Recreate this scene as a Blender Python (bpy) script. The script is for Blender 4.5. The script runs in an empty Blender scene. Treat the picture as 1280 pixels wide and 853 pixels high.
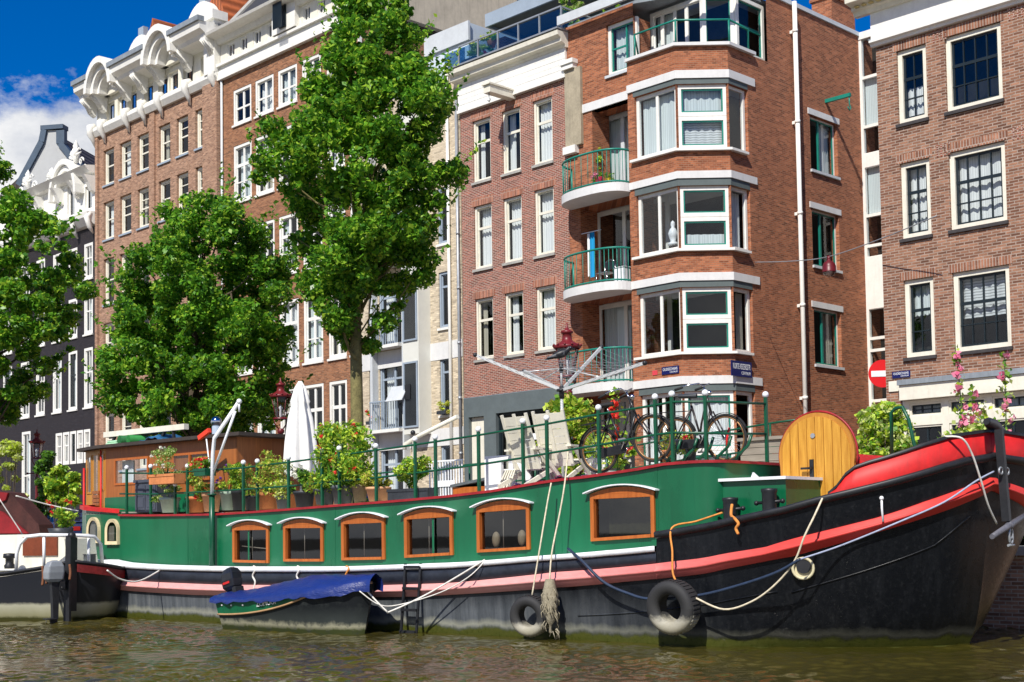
import bpy, math, random
import numpy as np
from mathutils import Vector, Matrix
random.seed(7); RNG = np.random.default_rng(7)
scene = bpy.context.scene
COL = scene.collection
R = math.radians
# ---------------------------------------------------------------- camera model
FPX, CXP, CYP, EYE = 1680.0, 640.0, 577.0, 1.6
RC = Matrix.Rotation(math.pi/2 + R(3.0), 3, 'X') @ Matrix.Rotation(R(-0.9), 3, 'Z')
CAM = Vector((0, 0, EYE))
def ray(px, py):
    return RC @ Vector(((px-CXP)/FPX, -(py-CYP)/FPX, -1.0))
def at(px, py, Y):
    d = ray(px, py); return CAM + d*(Y/d.y)
class Frame:
    """vertical working frame: x along u, y inwards (away from the canal side), z up"""
    def __init__(s, ox, oy, ux, uy, oz=0.0):
        l = math.hypot(ux, uy); s.o = Vector((ox, oy, oz)); s.u = Vector((ux/l, uy/l, 0)); s.w = Vector((-uy/l, ux/l, 0))
        s.ang = math.atan2(uy, ux)
    def loc(s, P):
        d = P - s.o; return Vector((d.dot(s.u), d.dot(s.w), d.z))
    def glob(s, x, y, z):
        return s.o + s.u*x + s.w*y + Vector((0, 0, z))
    def hy(s, px, py, y=0.0):                       # hit the plane local y = const
        d = ray(px, py); k = (y - (CAM-s.o).dot(s.w))/d.dot(s.w); return s.loc(CAM + d*k)
    def hx(s, px, py, x=0.0):
        d = ray(px, py); k = (x - (CAM-s.o).dot(s.u))/d.dot(s.u); return s.loc(CAM + d*k)
    def hz(s, px, py, z=0.0):
        d = ray(px, py); k = (z + s.o.z - CAM.z)/d.z; return s.loc(CAM + d*k)
    def hv(s, px, py, A, B):                         # vertical plane through local points A, B -> (distance from A, z)
        A3 = s.glob(A[0], A[1], 0); D = s.u*(B[0]-A[0]) + s.w*(B[1]-A[1]); L = D.length; D.normalize()
        n = Vector((-D.y, D.x, 0)); d = ray(px, py); k = (A3-CAM).dot(n)/d.dot(n); P = CAM + d*k
        return (P-A3).dot(D), s.loc(P).z
# ---------------------------------------------------------------- mesh builder
class MB:
    def __init__(s, M=None):
        s.v = []; s.f = []; s.mi = []; s.sm = []; s.M = M; s.cm = 0
    def add(s, vs, fs, smooth=False):
        n = len(s.v); M = s.M
        if M is not None: vs = [M @ Vector(v) for v in vs]
        s.v.extend([tuple(v) for v in vs])
        for f in fs:
            s.f.append(tuple(i+n for i in f)); s.mi.append(s.cm); s.sm.append(smooth)
        return s
    def box(s, x0, x1, y0, y1, z0, z1):
        vs = [(x0,y0,z0),(x1,y0,z0),(x1,y1,z0),(x0,y1,z0),(x0,y0,z1),(x1,y0,z1),(x1,y1,z1),(x0,y1,z1)]
        return s.add(vs, [(0,3,2,1),(4,5,6,7),(0,1,5,4),(1,2,6,5),(2,3,7,6),(3,0,4,7)])
    def boxm(s, M, sx, sy, sz):
        vs = [M @ Vector((a*sx/2, b*sy/2, c*sz/2)) for c in (-1,1) for a, b in ((-1,-1),(1,-1),(1,1),(-1,1))]
        return s.add(vs, [(0,3,2,1),(4,5,6,7),(0,1,5,4),(1,2,6,5),(2,3,7,6),(3,0,4,7)])
    def bar(s, p, q, w, h, up=(0,0,1)):              # square bar from p to q
        p = Vector(p); q = Vector(q); d = (q-p); L = d.length; d.normalize(); up = Vector(up)
        if abs(d.dot(up)) > .98: up = Vector((0,1,0))
        x = d.cross(up).normalized(); z = x.cross(d)
        vs = [c + x*a*w/2 + z*b*h/2 for c in (p, q) for a, b in ((-1,-1),(1,-1),(1,1),(-1,1))]
        return s.add(vs, [(0,1,2,3),(7,6,5,4),(0,4,5,1),(1,5,6,2),(2,6,7,3),(3,7,4,0)])
    def quad(s, a, b, c, d, smooth=False): return s.add([a,b,c,d], [(0,1,2,3)], smooth)
    def tube(s, pts, r, n=8, closed=False, caps=True):
        pts = [Vector(p) for p in pts]; N = len(pts)
        rs = list(r) if isinstance(r, (list, tuple)) else [r]*N
        vs = []; prev = None
        for i, p in enumerate(pts):
            if closed: d = pts[(i+1) % N] - pts[i-1]
            else: d = pts[min(i+1, N-1)] - pts[max(i-1, 0)]
            d.normalize()
            if prev is None:
                a = Vector((0,0,1)) if abs(d.z) < .9 else Vector((1,0,0)); x = d.cross(a).normalized()
            else:
                x = (prev - d*prev.dot(d)); x = x.normalized() if x.length > 1e-6 else d.orthogonal().normalized()
            prev = x; y = d.cross(x)
            for k in range(n):
                t = 2*math.pi*k/n; vs.append(p + (x*math.cos(t) + y*math.sin(t))*rs[i])
        fs = []
        for i in range(N if closed else N-1):
            j = (i+1) % N
            for k in range(n):
                l = (k+1) % n; fs.append((i*n+k, i*n+l, j*n+l, j*n+k))
        s.add(vs, fs, True)
        if caps and not closed:
            b = len(s.v)-N*n
            for ring, rev in ((0, True), (N-1, False)):
                idx = [b+ring*n+k for k in range(n)]
                s.f.append(tuple(reversed(idx)) if rev else tuple(idx)); s.mi.append(s.cm); s.sm.append(False)
        return s
    def cyl(s, p, q, r, n=12, r2=None): return s.tube([p, q], [r, r if r2 is None else r2], n)
    def lathe(s, prof, n=16, c=(0,0,0), smooth=True):
        vs = [(c[0]+r*math.cos(2*math.pi*k/n), c[1]+r*math.sin(2*math.pi*k/n), c[2]+z) for r, z in prof for k in range(n)]
        fs = [(i*n+k, i*n+(k+1) % n, (i+1)*n+(k+1) % n, (i+1)*n+k) for i in range(len(prof)-1) for k in range(n)]
        return s.add(vs, fs, smooth)
    def sphere(s, c, r, n=12, m=8, sc=(1,1,1)):
        prof = [(max(1e-4, r*math.sin(math.pi*i/m)), -r*math.cos(math.pi*i/m)) for i in range(m+1)]
        vs = [(c[0]+a*sc[0]*math.cos(2*math.pi*k/n), c[1]+a*sc[1]*math.sin(2*math.pi*k/n), c[2]+z*sc[2]) for a, z in prof for k in range(n)]
        fs = [(i*n+k, i*n+(k+1) % n, (i+1)*n+(k+1) % n, (i+1)*n+k) for i in range(m) for k in range(n)]
        return s.add(vs, fs, True)
    def ext(s, poly, d0, d1, axis='y'):              # extrude a 2-D polygon; axis y: (x,z), x: (y,z), z: (x,y)
        P = {'y': lambda a,b,d: (a,d,b), 'x': lambda a,b,d: (d,a,b), 'z': lambda a,b,d: (a,b,d)}[axis]
        n = len(poly)
        vs = [P(a,b,d0) for a,b in poly] + [P(a,b,d1) for a,b in poly]
        fs = [tuple(range(n)), tuple(range(2*n-1, n-1, -1))] + [(i, i+n, (i+1) % n + n, (i+1) % n) for i in range(n)]
        return s.add(vs, fs)
    def grid(s, rows, smooth=True, close=False):     # rows: list of equal-length vertex lists
        m = len(rows[0]); vs = [p for r_ in rows for p in r_]; fs = []
        for i in range(len(rows)-1):
            for k in range(m if close else m-1):
                l = (k+1) % m; fs.append((i*m+k, i*m+l, (i+1)*m+l, (i+1)*m+k))
        return s.add(vs, fs, smooth)
    def build(s, name, mats, parent=None, bevel=0, loc=None, solid=0, fix=True):
        me = bpy.data.meshes.new(name); me.from_pydata(s.v, [], s.f)
        if not isinstance(mats, (list, tuple)): mats = [mats]
        for m in mats: me.materials.append(m)
        me.polygons.foreach_set('material_index', s.mi); me.polygons.foreach_set('use_smooth', s.sm)
        me.update()
        o = bpy.data.objects.new(name, me); COL.objects.link(o)
        if fix:
            import bmesh
            bm = bmesh.new(); bm.from_mesh(me); bmesh.ops.recalc_face_normals(bm, faces=bm.faces); bm.to_mesh(me); bm.free()
        if parent is not None: o.parent = parent
        if loc is not None: o.location = loc
        if solid:
            md = o.modifiers.new('solid', 'SOLIDIFY'); md.thickness = solid; md.offset = 0
        if bevel:
            md = o.modifiers.new('bevel', 'BEVEL'); md.width = bevel; md.segments = 2; md.limit_method = 'ANGLE'; md.angle_limit = R(40)
        return o
def tag(o, label=None, cat=None, group=None, kind=None):
    if label: o['label'] = label
    if cat: o['category'] = cat
    if group: o['group'] = group
    if kind: o['kind'] = kind
    return o
def empty(name, label, cat, loc=(0,0,0), rz=0.0, group=None):
    o = bpy.data.objects.new(name, None); COL.objects.link(o); o.location = loc; o.rotation_euler = (0,0,rz); o.empty_display_size = .2
    return tag(o, label, cat, group)
def copy_tree(o, parent=None):
    c = o.copy(); COL.objects.link(c)
    if parent is not None: c.parent = parent
    for ch in list(o.children): copy_tree(ch, c)
    return c
def lerp(a, b, t): return a + (b-a)*t
def interp(x, pts):                                 # piecewise-linear table [(x, y), ...]
    if x <= pts[0][0]: return pts[0][1]
    for (x0, y0), (x1, y1) in zip(pts, pts[1:]):
        if x <= x1: return y0 + (y1-y0)*(x-x0)/(x1-x0)
    return pts[-1][1]
# ---------------------------------------------------------------- materials
class NT:
    def __init__(s, name):
        s.m = bpy.data.materials.new(name); s.m.use_nodes = True; s.t = s.m.node_tree; s.t.nodes.clear()
        s.out = s.n('ShaderNodeOutputMaterial')
    def n(s, typ, **kw):
        nd = s.t.nodes.new(typ)
        for k, v in kw.items():
            if k in nd.inputs: s.set(nd, k, v)
            else: setattr(nd, k, v)
        return nd
    def set(s, nd, k, v):
        if isinstance(v, bpy.types.NodeSocket): s.t.links.new(v, nd.inputs[k])
        else:
            if isinstance(v, tuple) and len(v) == 3 and nd.inputs[k].type == 'RGBA': v = (*v, 1)
            nd.inputs[k].default_value = v
    def math(s, op, a, b=0.0, clamp=False):
        nd = s.t.nodes.new('ShaderNodeMath'); nd.operation = op; nd.use_clamp = clamp; s.set(nd, 0, a); s.set(nd, 1, b); return nd.outputs[0]
    def mix(s, fac, a, b, blend='MIX'):
        nd = s.t.nodes.new('ShaderNodeMix'); nd.data_type = 'RGBA'; nd.blend_type = blend
        for i, v in ((0, fac), (6, a), (7, b)):
            if isinstance(v, bpy.types.NodeSocket): s.t.links.new(v, nd.inputs[i])
            else: nd.inputs[i].default_value = (*v, 1) if isinstance(v, tuple) and len(v) == 3 else v
        return nd.outputs[2]
    def ramp(s, fac, stops):
        nd = s.t.nodes.new('ShaderNodeValToRGB'); s.set(nd, 0, fac); el = nd.color_ramp.elements
        while len(el) < len(stops): el.new(.5)
        for e, (p, c) in zip(el, stops):
            e.position = p; e.color = (*c, 1) if len(c) == 3 else c
        return nd.outputs[0]
    def noise(s, vec, scale, detail=4, rough=.55):
        nd = s.n('ShaderNodeTexNoise'); nd.inputs['Scale'].default_value = scale; nd.inputs['Detail'].default_value = detail
        nd.inputs['Roughness'].default_value = rough; s.t.links.new(vec, nd.inputs['Vector']); return nd.outputs[0]
    def obj(s): return s.n('ShaderNodeTexCoord').outputs['Object']
    def scalev(s, vec, sc):
        nd = s.n('ShaderNodeMapping'); s.t.links.new(vec, nd.inputs[0]); nd.inputs['Scale'].default_value = sc; return nd.outputs[0]
    def pbr(s, col, rough=.5, metal=0.0, spec=.5, bump=None, bstr=.3, bdist=.01, **kw):
        p = s.n('ShaderNodeBsdfPrincipled'); s.set(p, 'Base Color', col); s.set(p, 'Roughness', rough); s.set(p, 'Metallic', metal); s.set(p, 'Specular IOR Level', spec)
        for k, v in kw.items(): s.set(p, k.replace('_', ' '), v)
        if bump is not None:
            b = s.n('ShaderNodeBump'); b.inputs['Strength'].default_value = bstr; b.inputs['Distance'].default_value = bdist
            s.t.links.new(bump, b.inputs['Height']); s.t.links.new(b.outputs[0], p.inputs['Normal'])
        s.t.links.new(p.outputs[0], s.out.inputs[0]); return p
def paint(name, c, rough=.5, var=.12, scale=3.0, metal=0.0, spec=.4, dirt=0.0, bump=0.0, streak=False):
    """painted / plain surface with mottling and optional dirt streaks"""
    t = NT(name); v = t.obj()
    n1 = t.noise(v, scale, 5); n2 = t.noise(t.scalev(v, (6, 6, .5)) if streak else v, scale*(1 if streak else 5), 4, .6)
    k = t.math('ADD', t.math('MULTIPLY', n1, .6), t.math('MULTIPLY', n2, .4))
    lo = tuple(x*(1-var*1.6) for x in c); hi = tuple(min(1, x*(1+var*1.6)) for x in c)
    col = t.ramp(k, [(.32, lo), (.68, hi)])
    if dirt:
        d = t.ramp(t.noise(t.scalev(v, (3, 3, .35)), 2.3, 6, .65), [(.5, (0,0,0)), (.75, (1,1,1))])
        col = t.mix(t.math('MULTIPLY', d, dirt), col, (.06, .05, .04))
    t.pbr(col, rough, metal, spec, bump=n2 if bump else None, bstr=bump, bdist=.01)
    return t.m
def brick(name, c1, c2, mortar, var=.25, bw=.205, rh=.06, ms=.009, dark=(.05,.03,.02), rough=.9):
    t = NT(name); v = t.obj(); sp = t.n('ShaderNodeSeparateXYZ'); t.t.links.new(v, sp.inputs[0])
    cb = t.n('ShaderNodeCombineXYZ'); t.t.links.new(t.math('ADD', sp.outputs[0], sp.outputs[1]), cb.inputs[0]); t.t.links.new(sp.outputs[2], cb.inputs[1])
    b = t.n('ShaderNodeTexBrick'); t.t.links.new(cb.outputs[0], b.inputs['Vector'])
    b.inputs['Scale'].default_value = 1; b.inputs['Brick Width'].default_value = bw; b.inputs['Row Height'].default_value = rh
    b.inputs['Mortar Size'].default_value = ms; b.inputs['Mortar Smooth'].default_value = .2; b.inputs['Bias'].default_value = 0
    b.inputs['Color1'].default_value = (0, 0, 0, 1); b.inputs['Color2'].default_value = (1, 1, 1, 1); b.inputs['Mortar'].default_value = (.5, .5, .5, 1)
    each = t.ramp(b.outputs['Color'], [(0, tuple(x*.6 for x in c2)), (.14, tuple(x*.85 for x in c2)), (.34, c2), (.66, c1), (.88, tuple(x*1.14 for x in c1)), (1, tuple(x*1.32+.01 for x in c1))])
    brk = t.mix(b.outputs['Fac'], each, mortar)
    big = t.noise(v, .45, 6, .6); mid = t.noise(t.scalev(v, (1.2, 1.2, 3)), 3.0, 5, .7)
    col = t.mix(t.ramp(mid, [(.42, (0,0,0)), (.72, (var*1.6,)*3)]), brk, dark)
    col = t.mix(t.ramp(big, [(.35, (0,0,0)), (.75, (var,)*3)]), col, tuple(min(1, x*1.35) for x in c2))
    # pale salts and soot streaks
    st = t.ramp(t.noise(t.scalev(v, (1.5, 1.5, .18)), 1.6, 5, .7), [(.55, (0,0,0)), (.8, (.35,)*3)])
    col = t.mix(st, col, tuple(x*.55 for x in c1))
    inv = t.math('SUBTRACT', 1.0, b.outputs['Fac'])
    t.pbr(col, rough, 0, .25, bump=inv, bstr=.5, bdist=.008)
    return t.m
def glass(name='window_glass', tint=(.80,.84,.86), boost=.01, ior=1.5):
    t = NT(name); lw = t.n('ShaderNodeLayerWeight'); lw.inputs[0].default_value = .5
    fr = t.math('ADD', .04, t.math('MULTIPLY', t.math('POWER', lw.outputs['Facing'], 5.0), .96))
    v = t.obj(); nz = t.noise(v, .7, 2)
    bp = t.n('ShaderNodeBump'); bp.inputs['Strength'].default_value = .05; bp.inputs['Distance'].default_value = .02; t.t.links.new(nz, bp.inputs['Height'])
    g = t.n('ShaderNodeBsdfGlossy'); g.inputs['Roughness'].default_value = .02; g.inputs['Color'].default_value = (1,1,1,1); t.t.links.new(bp.outputs[0], g.inputs['Normal'])
    tr = t.n('ShaderNodeBsdfTransparent'); tr.inputs[0].default_value = (*tint, 1)
    mx = t.n('ShaderNodeMixShader'); t.t.links.new(t.math('ADD', fr, boost, True), mx.inputs[0]); t.t.links.new(tr.outputs[0], mx.inputs[1]); t.t.links.new(g.outputs[0], mx.inputs[2])
    t.t.links.new(mx.outputs[0], t.out.inputs[0]); return t.m
def leafmat(name, c, c2, trans=.35, rough=.45):
    """leaf faces: colour per leaf island, part of the light passes through"""
    t = NT(name); geo = t.n('ShaderNodeNewGeometry')
    col = t.ramp(geo.outputs['Random Per Island'], [(0, c), (.55, tuple(lerp(a, b, .5) for a, b in zip(c, c2))), (1, c2)])
    big = t.noise(t.obj(), .5, 3)
    col = t.mix(t.ramp(big, [(.35, (0,0,0)), (.7, (.55,)*3)]), col, tuple(min(1, x*1.5) for x in c2))
    p = t.n('ShaderNodeBsdfPrincipled'); t.set(p, 'Base Color', col); p.inputs['Roughness'].default_value = rough; p.inputs['Specular IOR Level'].default_value = .35
    tl = t.n('ShaderNodeBsdfTranslucent'); t.set(tl, 'Color', t.mix(.5, col, tuple(min(1, x*2.2) for x in c2)))
    mx = t.n('ShaderNodeMixShader'); mx.inputs[0].default_value = trans
    t.t.links.new(p.outputs[0], mx.inputs[1]); t.t.links.new(tl.outputs[0], mx.inputs[2]); t.t.links.new(mx.outputs[0], t.out.inputs[0]); return t.m
def wood(name, c1, c2, scale=1.0, axis=2, rough=.45):
    t = NT(name); v = t.obj(); sc = [14*scale]*3; sc[axis] = 1.2*scale
    n = t.noise(t.scalev(v, tuple(sc)), 1.5, 6, .6); n2 = t.noise(v, 1.3, 3)
    col = t.mix(t.math('MULTIPLY', n2, .4), t.ramp(n, [(.3, c1), (.7, c2)]), tuple(x*.6 for x in c1))
    t.pbr(col, rough, 0, .4, bump=n, bstr=.15); return t.m
# ---------------------------------------------------------------- leaves
def leaf_mesh(name, pts, size, mats, parent=None, up=.5, jit=.5, aspect=.6, loc=None, outward=None, weights=None):
    """many small leaf-shaped faces, each a little folded, spread over the given points"""
    n = len(pts); P = np.asarray(pts, dtype=float)
    nr = RNG.normal(size=(n, 3)); nr /= np.linalg.norm(nr, axis=1)[:, None]
    nr[:, 2] = np.abs(nr[:, 2])*(1-up) + up
    if outward is not None:
        nr += outward*.8
    nr /= np.linalg.norm(nr, axis=1)[:, None]
    a = RNG.normal(size=(n, 3)); a -= nr*np.sum(a*nr, axis=1)[:, None]; a /= np.linalg.norm(a, axis=1)[:, None]
    b = np.cross(nr, a)
    L = size*(1 + jit*(RNG.random(n)*2-1))[:, None]; W = L*aspect
    v = np.empty((n, 4, 3))
    v[:, 0] = P - a*L*.5; v[:, 1] = P + b*W*.5 + nr*L*.08; v[:, 2] = P + a*L*.5 - nr*L*.12; v[:, 3] = P - b*W*.5 + nr*L*.08
    me = bpy.data.meshes.new(name)
    me.vertices.add(n*4); me.vertices.foreach_set('co', v.ravel())
    me.loops.add(n*4); me.loops.foreach_set('vertex_index', np.arange(n*4))
    me.polygons.add(n); me.polygons.foreach_set('loop_start', np.arange(n)*4)
    if not isinstance(mats, (list, tuple)): mats = [mats]
    for m in mats: me.materials.append(m)
    if len(mats) > 1:
        w = np.asarray(weights if weights is not None else [1/len(mats)]*len(mats)); w = w/w.sum()
        me.polygons.foreach_set('material_index', RNG.choice(len(mats), size=n, p=w).astype(np.int32))
    me.update(); me.validate()
    o = bpy.data.objects.new(name, me); COL.objects.link(o)
    if parent is not None: o.parent = parent
    if loc is not None: o.location = loc
    return o
def clumps(centres, radii, per):
    """leaf positions: every clump is a fuzzy flattened ball"""
    out = []
    for c, r in zip(centres, radii):
        n = max(3, int(per*(r**2))); d = RNG.normal(size=(n, 3)); d /= np.linalg.norm(d, axis=1)[:, None]
        rr = r*RNG.random(n)**.45
        out.append(np.asarray(c) + d*rr[:, None]*np.array([1, 1, .75]))
    return np.concatenate(out)
# ================================================================ camera, light, sky, ground, water
cam = bpy.data.cameras.new('camera'); co = bpy.data.objects.new('camera', cam); COL.objects.link(co)
cam.sensor_width = 36; cam.lens = 36*FPX/1280; cam.clip_start = .1; cam.clip_end = 2000
cam.shift_y = (CYP-426.5)/1280
co.matrix_world = Matrix.Translation(CAM) @ RC.to_4x4(); scene.camera = co
scene.view_settings.view_transform = 'Standard'; scene.view_settings.look = 'None'; scene.view_settings.exposure = 0; scene.view_settings.gamma = 1
scene.cycles.use_denoising = True; scene.cycles.max_bounces = 8; scene.cycles.transparent_max_bounces = 12
scene.cycles.sample_clamp_indirect = 6.0
# the sun stands behind the camera, a little to its left
SUN = Vector((-.424, -1.044, 1.16)).normalized()
sl = bpy.data.lights.new('sun', 'SUN'); so = bpy.data.objects.new('sun', sl); COL.objects.link(so)
sl.energy = 5.9; sl.angle = R(.53); sl.color = (1, .95, .86)
so.rotation_euler = SUN.to_track_quat('Z', 'Y').to_euler()
W = bpy.data.worlds.new('World'); scene.world = W; W.use_nodes = True
wt = W.node_tree; wt.nodes.clear()
def wn(t): return wt.nodes.new(t)
def wl(a, b): wt.links.new(a, b)
sky = wn('ShaderNodeTexSky'); sky.sky_type = 'NISHITA'; sky.sun_disc = False
sky.sun_elevation = math.asin(SUN.z); sky.sun_rotation = math.atan2(SUN.x, SUN.y)
sky.air_density = 1.0; sky.dust_density = .3; sky.ozone_density = 4.0
hs = wn('ShaderNodeHueSaturation'); hs.inputs['Saturation'].default_value = 1.55; hs.inputs['Value'].default_value = 1.0; wl(sky.outputs[0], hs.inputs['Color'])
tc = wn('ShaderNodeTexCoord')
def wmap(sc, loc=(0,0,0)):
    m = wn('ShaderNodeMapping'); m.inputs['Scale'].default_value = sc; m.inputs['Location'].default_value = loc; wl(tc.outputs['Generated'], m.inputs[0]); return m.outputs[0]
def wnoise(vec, s, d=8, r=.6):
    n = wn('ShaderNodeTexNoise'); n.inputs['Scale'].default_value = s; n.inputs['Detail'].default_value = d; n.inputs['Roughness'].default_value = r; wl(vec, n.inputs['Vector']); return n.outputs[0]
def wm(op, a, b, cl=False):
    n = wn('ShaderNodeMath'); n.operation = op; n.use_clamp = cl
    for i, x in enumerate((a, b)):
        if isinstance(x, bpy.types.NodeSocket): wl(x, n.inputs[i])
        else: n.inputs[i].default_value = x
    return n.outputs[0]
def wramp(f, st):
    n = wn('ShaderNodeValToRGB'); wl(f, n.inputs[0]); el = n.color_ramp.elements
    while len(el) < len(st): el.new(.5)
    for e, (p, c) in zip(el, st): e.position = p; e.color = (*c, 1)
    return n.outputs[0]
def wmix(f, a, b):
    n = wn('ShaderNodeMix'); n.data_type = 'RGBA'
    for i, x in ((0, f), (6, a), (7, b)):
        if isinstance(x, bpy.types.NodeSocket): wl(x, n.inputs[i])
        else: n.inputs[i].default_value = (*x, 1) if isinstance(x, tuple) else x
    return n.outputs[2]
sep = wn('ShaderNodeSeparateXYZ'); wl(tc.outputs['Generated'], sep.inputs[0])
# cumulus bank low over the houses, thin wisps higher
cn = wnoise(wmap((1, 1, 1.5), (.35, .1, .0)), 5.2, 10, .62)
band = wramp(sep.outputs[2], [(.0, (1,1,1)), (.255, (.95,)*3), (.32, (.5,)*3), (.365, (.0,)*3)])
cl = wm('ADD', cn, wm('MULTIPLY', wm('SUBTRACT', band, .5), .55))
cf = wramp(cl, [(.53, (0,0,0)), (.63, (1,1,1))])
shade = wramp(wnoise(wmap((1, 1, 1.8), (.4, .12, .05)), 6.5, 7), [(.36, (4.2, 4.7, 5.8)), (.62, (9.8, 9.8, 9.8))])
ws = wramp(wnoise(wmap((2.2, 2.2, 7), (.2, 0, .1)), 3.2, 8, .68), [(.60, (0,0,0)), (.78, (.4,)*3)])
tn = wn('ShaderNodeMix'); tn.data_type = 'RGBA'; tn.blend_type = 'MULTIPLY'; tn.inputs[0].default_value = 1; wl(hs.outputs[0], tn.inputs[6]); tn.inputs[7].default_value = (.85, .80, 1.12, 1)
c1 = wmix(ws, tn.outputs[2], (7.5, 7.8, 8.4)); c2 = wmix(cf, c1, shade)
bg = wn('ShaderNodeBackground'); bg.inputs[1].default_value = .10; wl(c2, bg.inputs[0])
wo = wn('ShaderNodeOutputWorld'); wl(bg.outputs[0], wo.inputs[0])
# ---------------------------------------------------------------- frames
G = 1.2                                            # street level above the canal
FAC = Frame(-1.43, 48.0, .701, -.713, G)           # the row of house fronts
QUAY = Frame(7.63, 20.7, .701, -.713, 0)           # edge of the quay
M_COBBLE = paint('street_bricks', (.16,.11,.09), .9, .25, 2.5, bump=.3)
# ground sheet, street, water
mb = MB(); mb.add([(-1500,-1500,-3),(1500,-1500,-3),(1500,1500,-3),(-1500,1500,-3)], [(0,1,2,3)])
tag(mb.build('ground', paint('canal_bed', (.05,.045,.03), .9)), kind='structure')
mb = MB(); f = lambda x, y, z: tuple(QUAY.glob(x, y, z))
mb.add([f(-900,.3,G), f(300,.3,G), f(300,900,G), f(-900,900,G)], [(0,1,2,3)])
tag(mb.build('street', M_COBBLE), kind='structure')
M_QB = brick('quay_brick', (.36,.21,.14), (.27,.15,.10), (.42,.38,.32), .35)
mb = MB(); mb.box(-160, 60, 0, .3, -3, G-.08)
qw = mb.build('quay_wall', M_QB); qw.location = QUAY.o; qw.rotation_euler[2] = QUAY.ang
tag(qw, 'long red brick canal quay wall seen past the bow of the green houseboat', 'quay wall')
mb = MB()
for i in range(110): mb.box(-160+i*2+.004, -160+i*2+1.996, -.06, .4, G-.08, G+.06)
tag(mb.build('coping', paint('coping_stone', (.34,.33,.30), .85), qw))
# water: real ripples where the camera sees it, flat sheet beyond
t = NT('canal_water'); v = t.obj()
n1 = t.noise(t.scalev(v, (1.0, 2.0, 1)), 5.5, 5, .6); n2 = t.noise(t.scalev(v, (1, 1.6, 1)), 16, 4, .6)
col = t.ramp(t.noise(v, .35, 3), [(.35, (.040,.034,.005)), (.7, (.080,.066,.011))])
t.pbr(col, .03, 0, .5, bump=t.math('ADD', t.math('MULTIPLY', n1, .7), t.math('MULTIPLY', n2, .22)), bstr=.3, bdist=.015, IOR=1.5)
M_WATER = t.m
def ripple(x, y):
    z = np.zeros_like(x); rg = np.random.default_rng(3)
    for i in range(46):
        wl_ = rg.uniform(.15, .55); ang = rg.normal(.85, .65) + math.pi/2; k = 2*math.pi/wl_
        ph = k*(x*math.cos(ang)+y*math.sin(ang)) + rg.uniform(0, 6.28) + 1.1*np.sin(1.3*x*rg.uniform(.3,1)+1.1*y*rg.uniform(.3,1)+rg.uniform(0, 6)); z += .0040*wl_**.8*(np.sin(ph) + .28*np.cos(2*ph+1.5708*0))
    mod = .85 + .45*np.sin(.55*x+.9*np.sin(.4*y)+1)*np.sin(.8*y+.7*np.sin(.5*x)) + .35*np.sin(1.7*x+.4)*np.sin(2.1*y+np.sin(x))
    return z*np.clip(mod, .25, 1.8)
xs = np.concatenate([[-120, -40, -22, -13], np.arange(-11.5, 9, .042), [10, 14, 30, 80]]); ys = np.concatenate([[-60, -10, 8], np.arange(13, 27, .042), np.arange(27, 44, .5), [60, 140]])
X, Y = np.meshgrid(xs, ys); Z = ripple(X, Y); edge = (X < -11.51) | (X > 9.01) | (Y < 12.9) | (Y > 27.1); Z[edge] *= .2
nx, ny = len(xs), len(ys); idx = np.arange(nx*ny).reshape(ny, nx)
fc = np.stack([idx[:-1,:-1], idx[:-1,1:], idx[1:,1:], idx[1:,:-1]], -1).reshape(-1, 4)
me = bpy.data.meshes.new('water'); me.vertices.add(nx*ny); me.vertices.foreach_set('co', np.stack([X,Y,Z],-1).ravel())
me.loops.add(fc.size); me.loops.foreach_set('vertex_index', fc.ravel()); me.polygons.add(len(fc)); me.polygons.foreach_set('loop_start', np.arange(len(fc))*4)
me.polygons.foreach_set('use_smooth', np.ones(len(fc), bool)); me.materials.append(M_WATER); me.update(); me.validate()
wo_ = bpy.data.objects.new('water', me); COL.objects.link(wo_); tag(wo_, kind='structure')
# ================================================================ buildings
M_WHITE = paint('white_paint', (.78,.77,.72), .5, .05, 2, dirt=.12)
M_CREAM = paint('cream_paint', (.74,.71,.60), .5, .06, 2, dirt=.15)
M_GREYW = paint('grey_white_paint', (.55,.58,.60), .5, .06, 2, dirt=.1)
M_STONE = paint('sill_stone', (.36,.35,.32), .8, .15, 4)
M_CONC = paint('pale_concrete', (.66,.66,.65), .8, .05, 2, dirt=.1)
M_TEAL = paint('teal_paint', (.01,.20,.15), .4, .1, 3)
M_DARKW = paint('dark_sash_paint', (.012,.02,.025), .35, .1, 3)
M_LEAD = paint('lead_sheet', (.23,.26,.29), .6, .15, 3, streak=True)
M_GREYB = paint('slate_grey_paint', (.11,.135,.14), .6, .08, 1.5, dirt=.1)
M_STEELB = paint('blue_grey_metal', (.30,.36,.43), .45, .06, 2)
M_DIM = paint('room_darkness', (.016,.017,.016), .9, .5, .9)  # near-black board colour paints the darkness of rooms behind the panes
M_ZINC = paint('zinc', (.34,.36,.38), .4, .12, 3, metal=.4)
M_GLASS = glass()
M_BLUEGLASS = glass('blue_glass', (.55,.70,.80), .04)
def fabric(name, c, trans=.25):
    t = NT(name); v = t.obj(); w = t.n('ShaderNodeTexWave'); t.t.links.new(t.scalev(v, (1, .2, .05)), w.inputs[0]); w.inputs['Scale'].default_value = 5; w.inputs['Distortion'].default_value = 2.5; w.inputs['Detail'].default_value = 2
    col = t.ramp(w.outputs[1], [(0, tuple(x*.80 for x in c)), (.6, c)]); t.pbr(col, .9, 0, .1, bump=w.outputs[1], bstr=.2, bdist=.01); return t.m
M_CURT = fabric('white_curtain', (.86,.86,.84)); M_CURT2 = fabric('beige_curtain', (.55,.50,.40))
M_NET = fabric('pale_blind', (.70,.75,.74))
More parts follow.
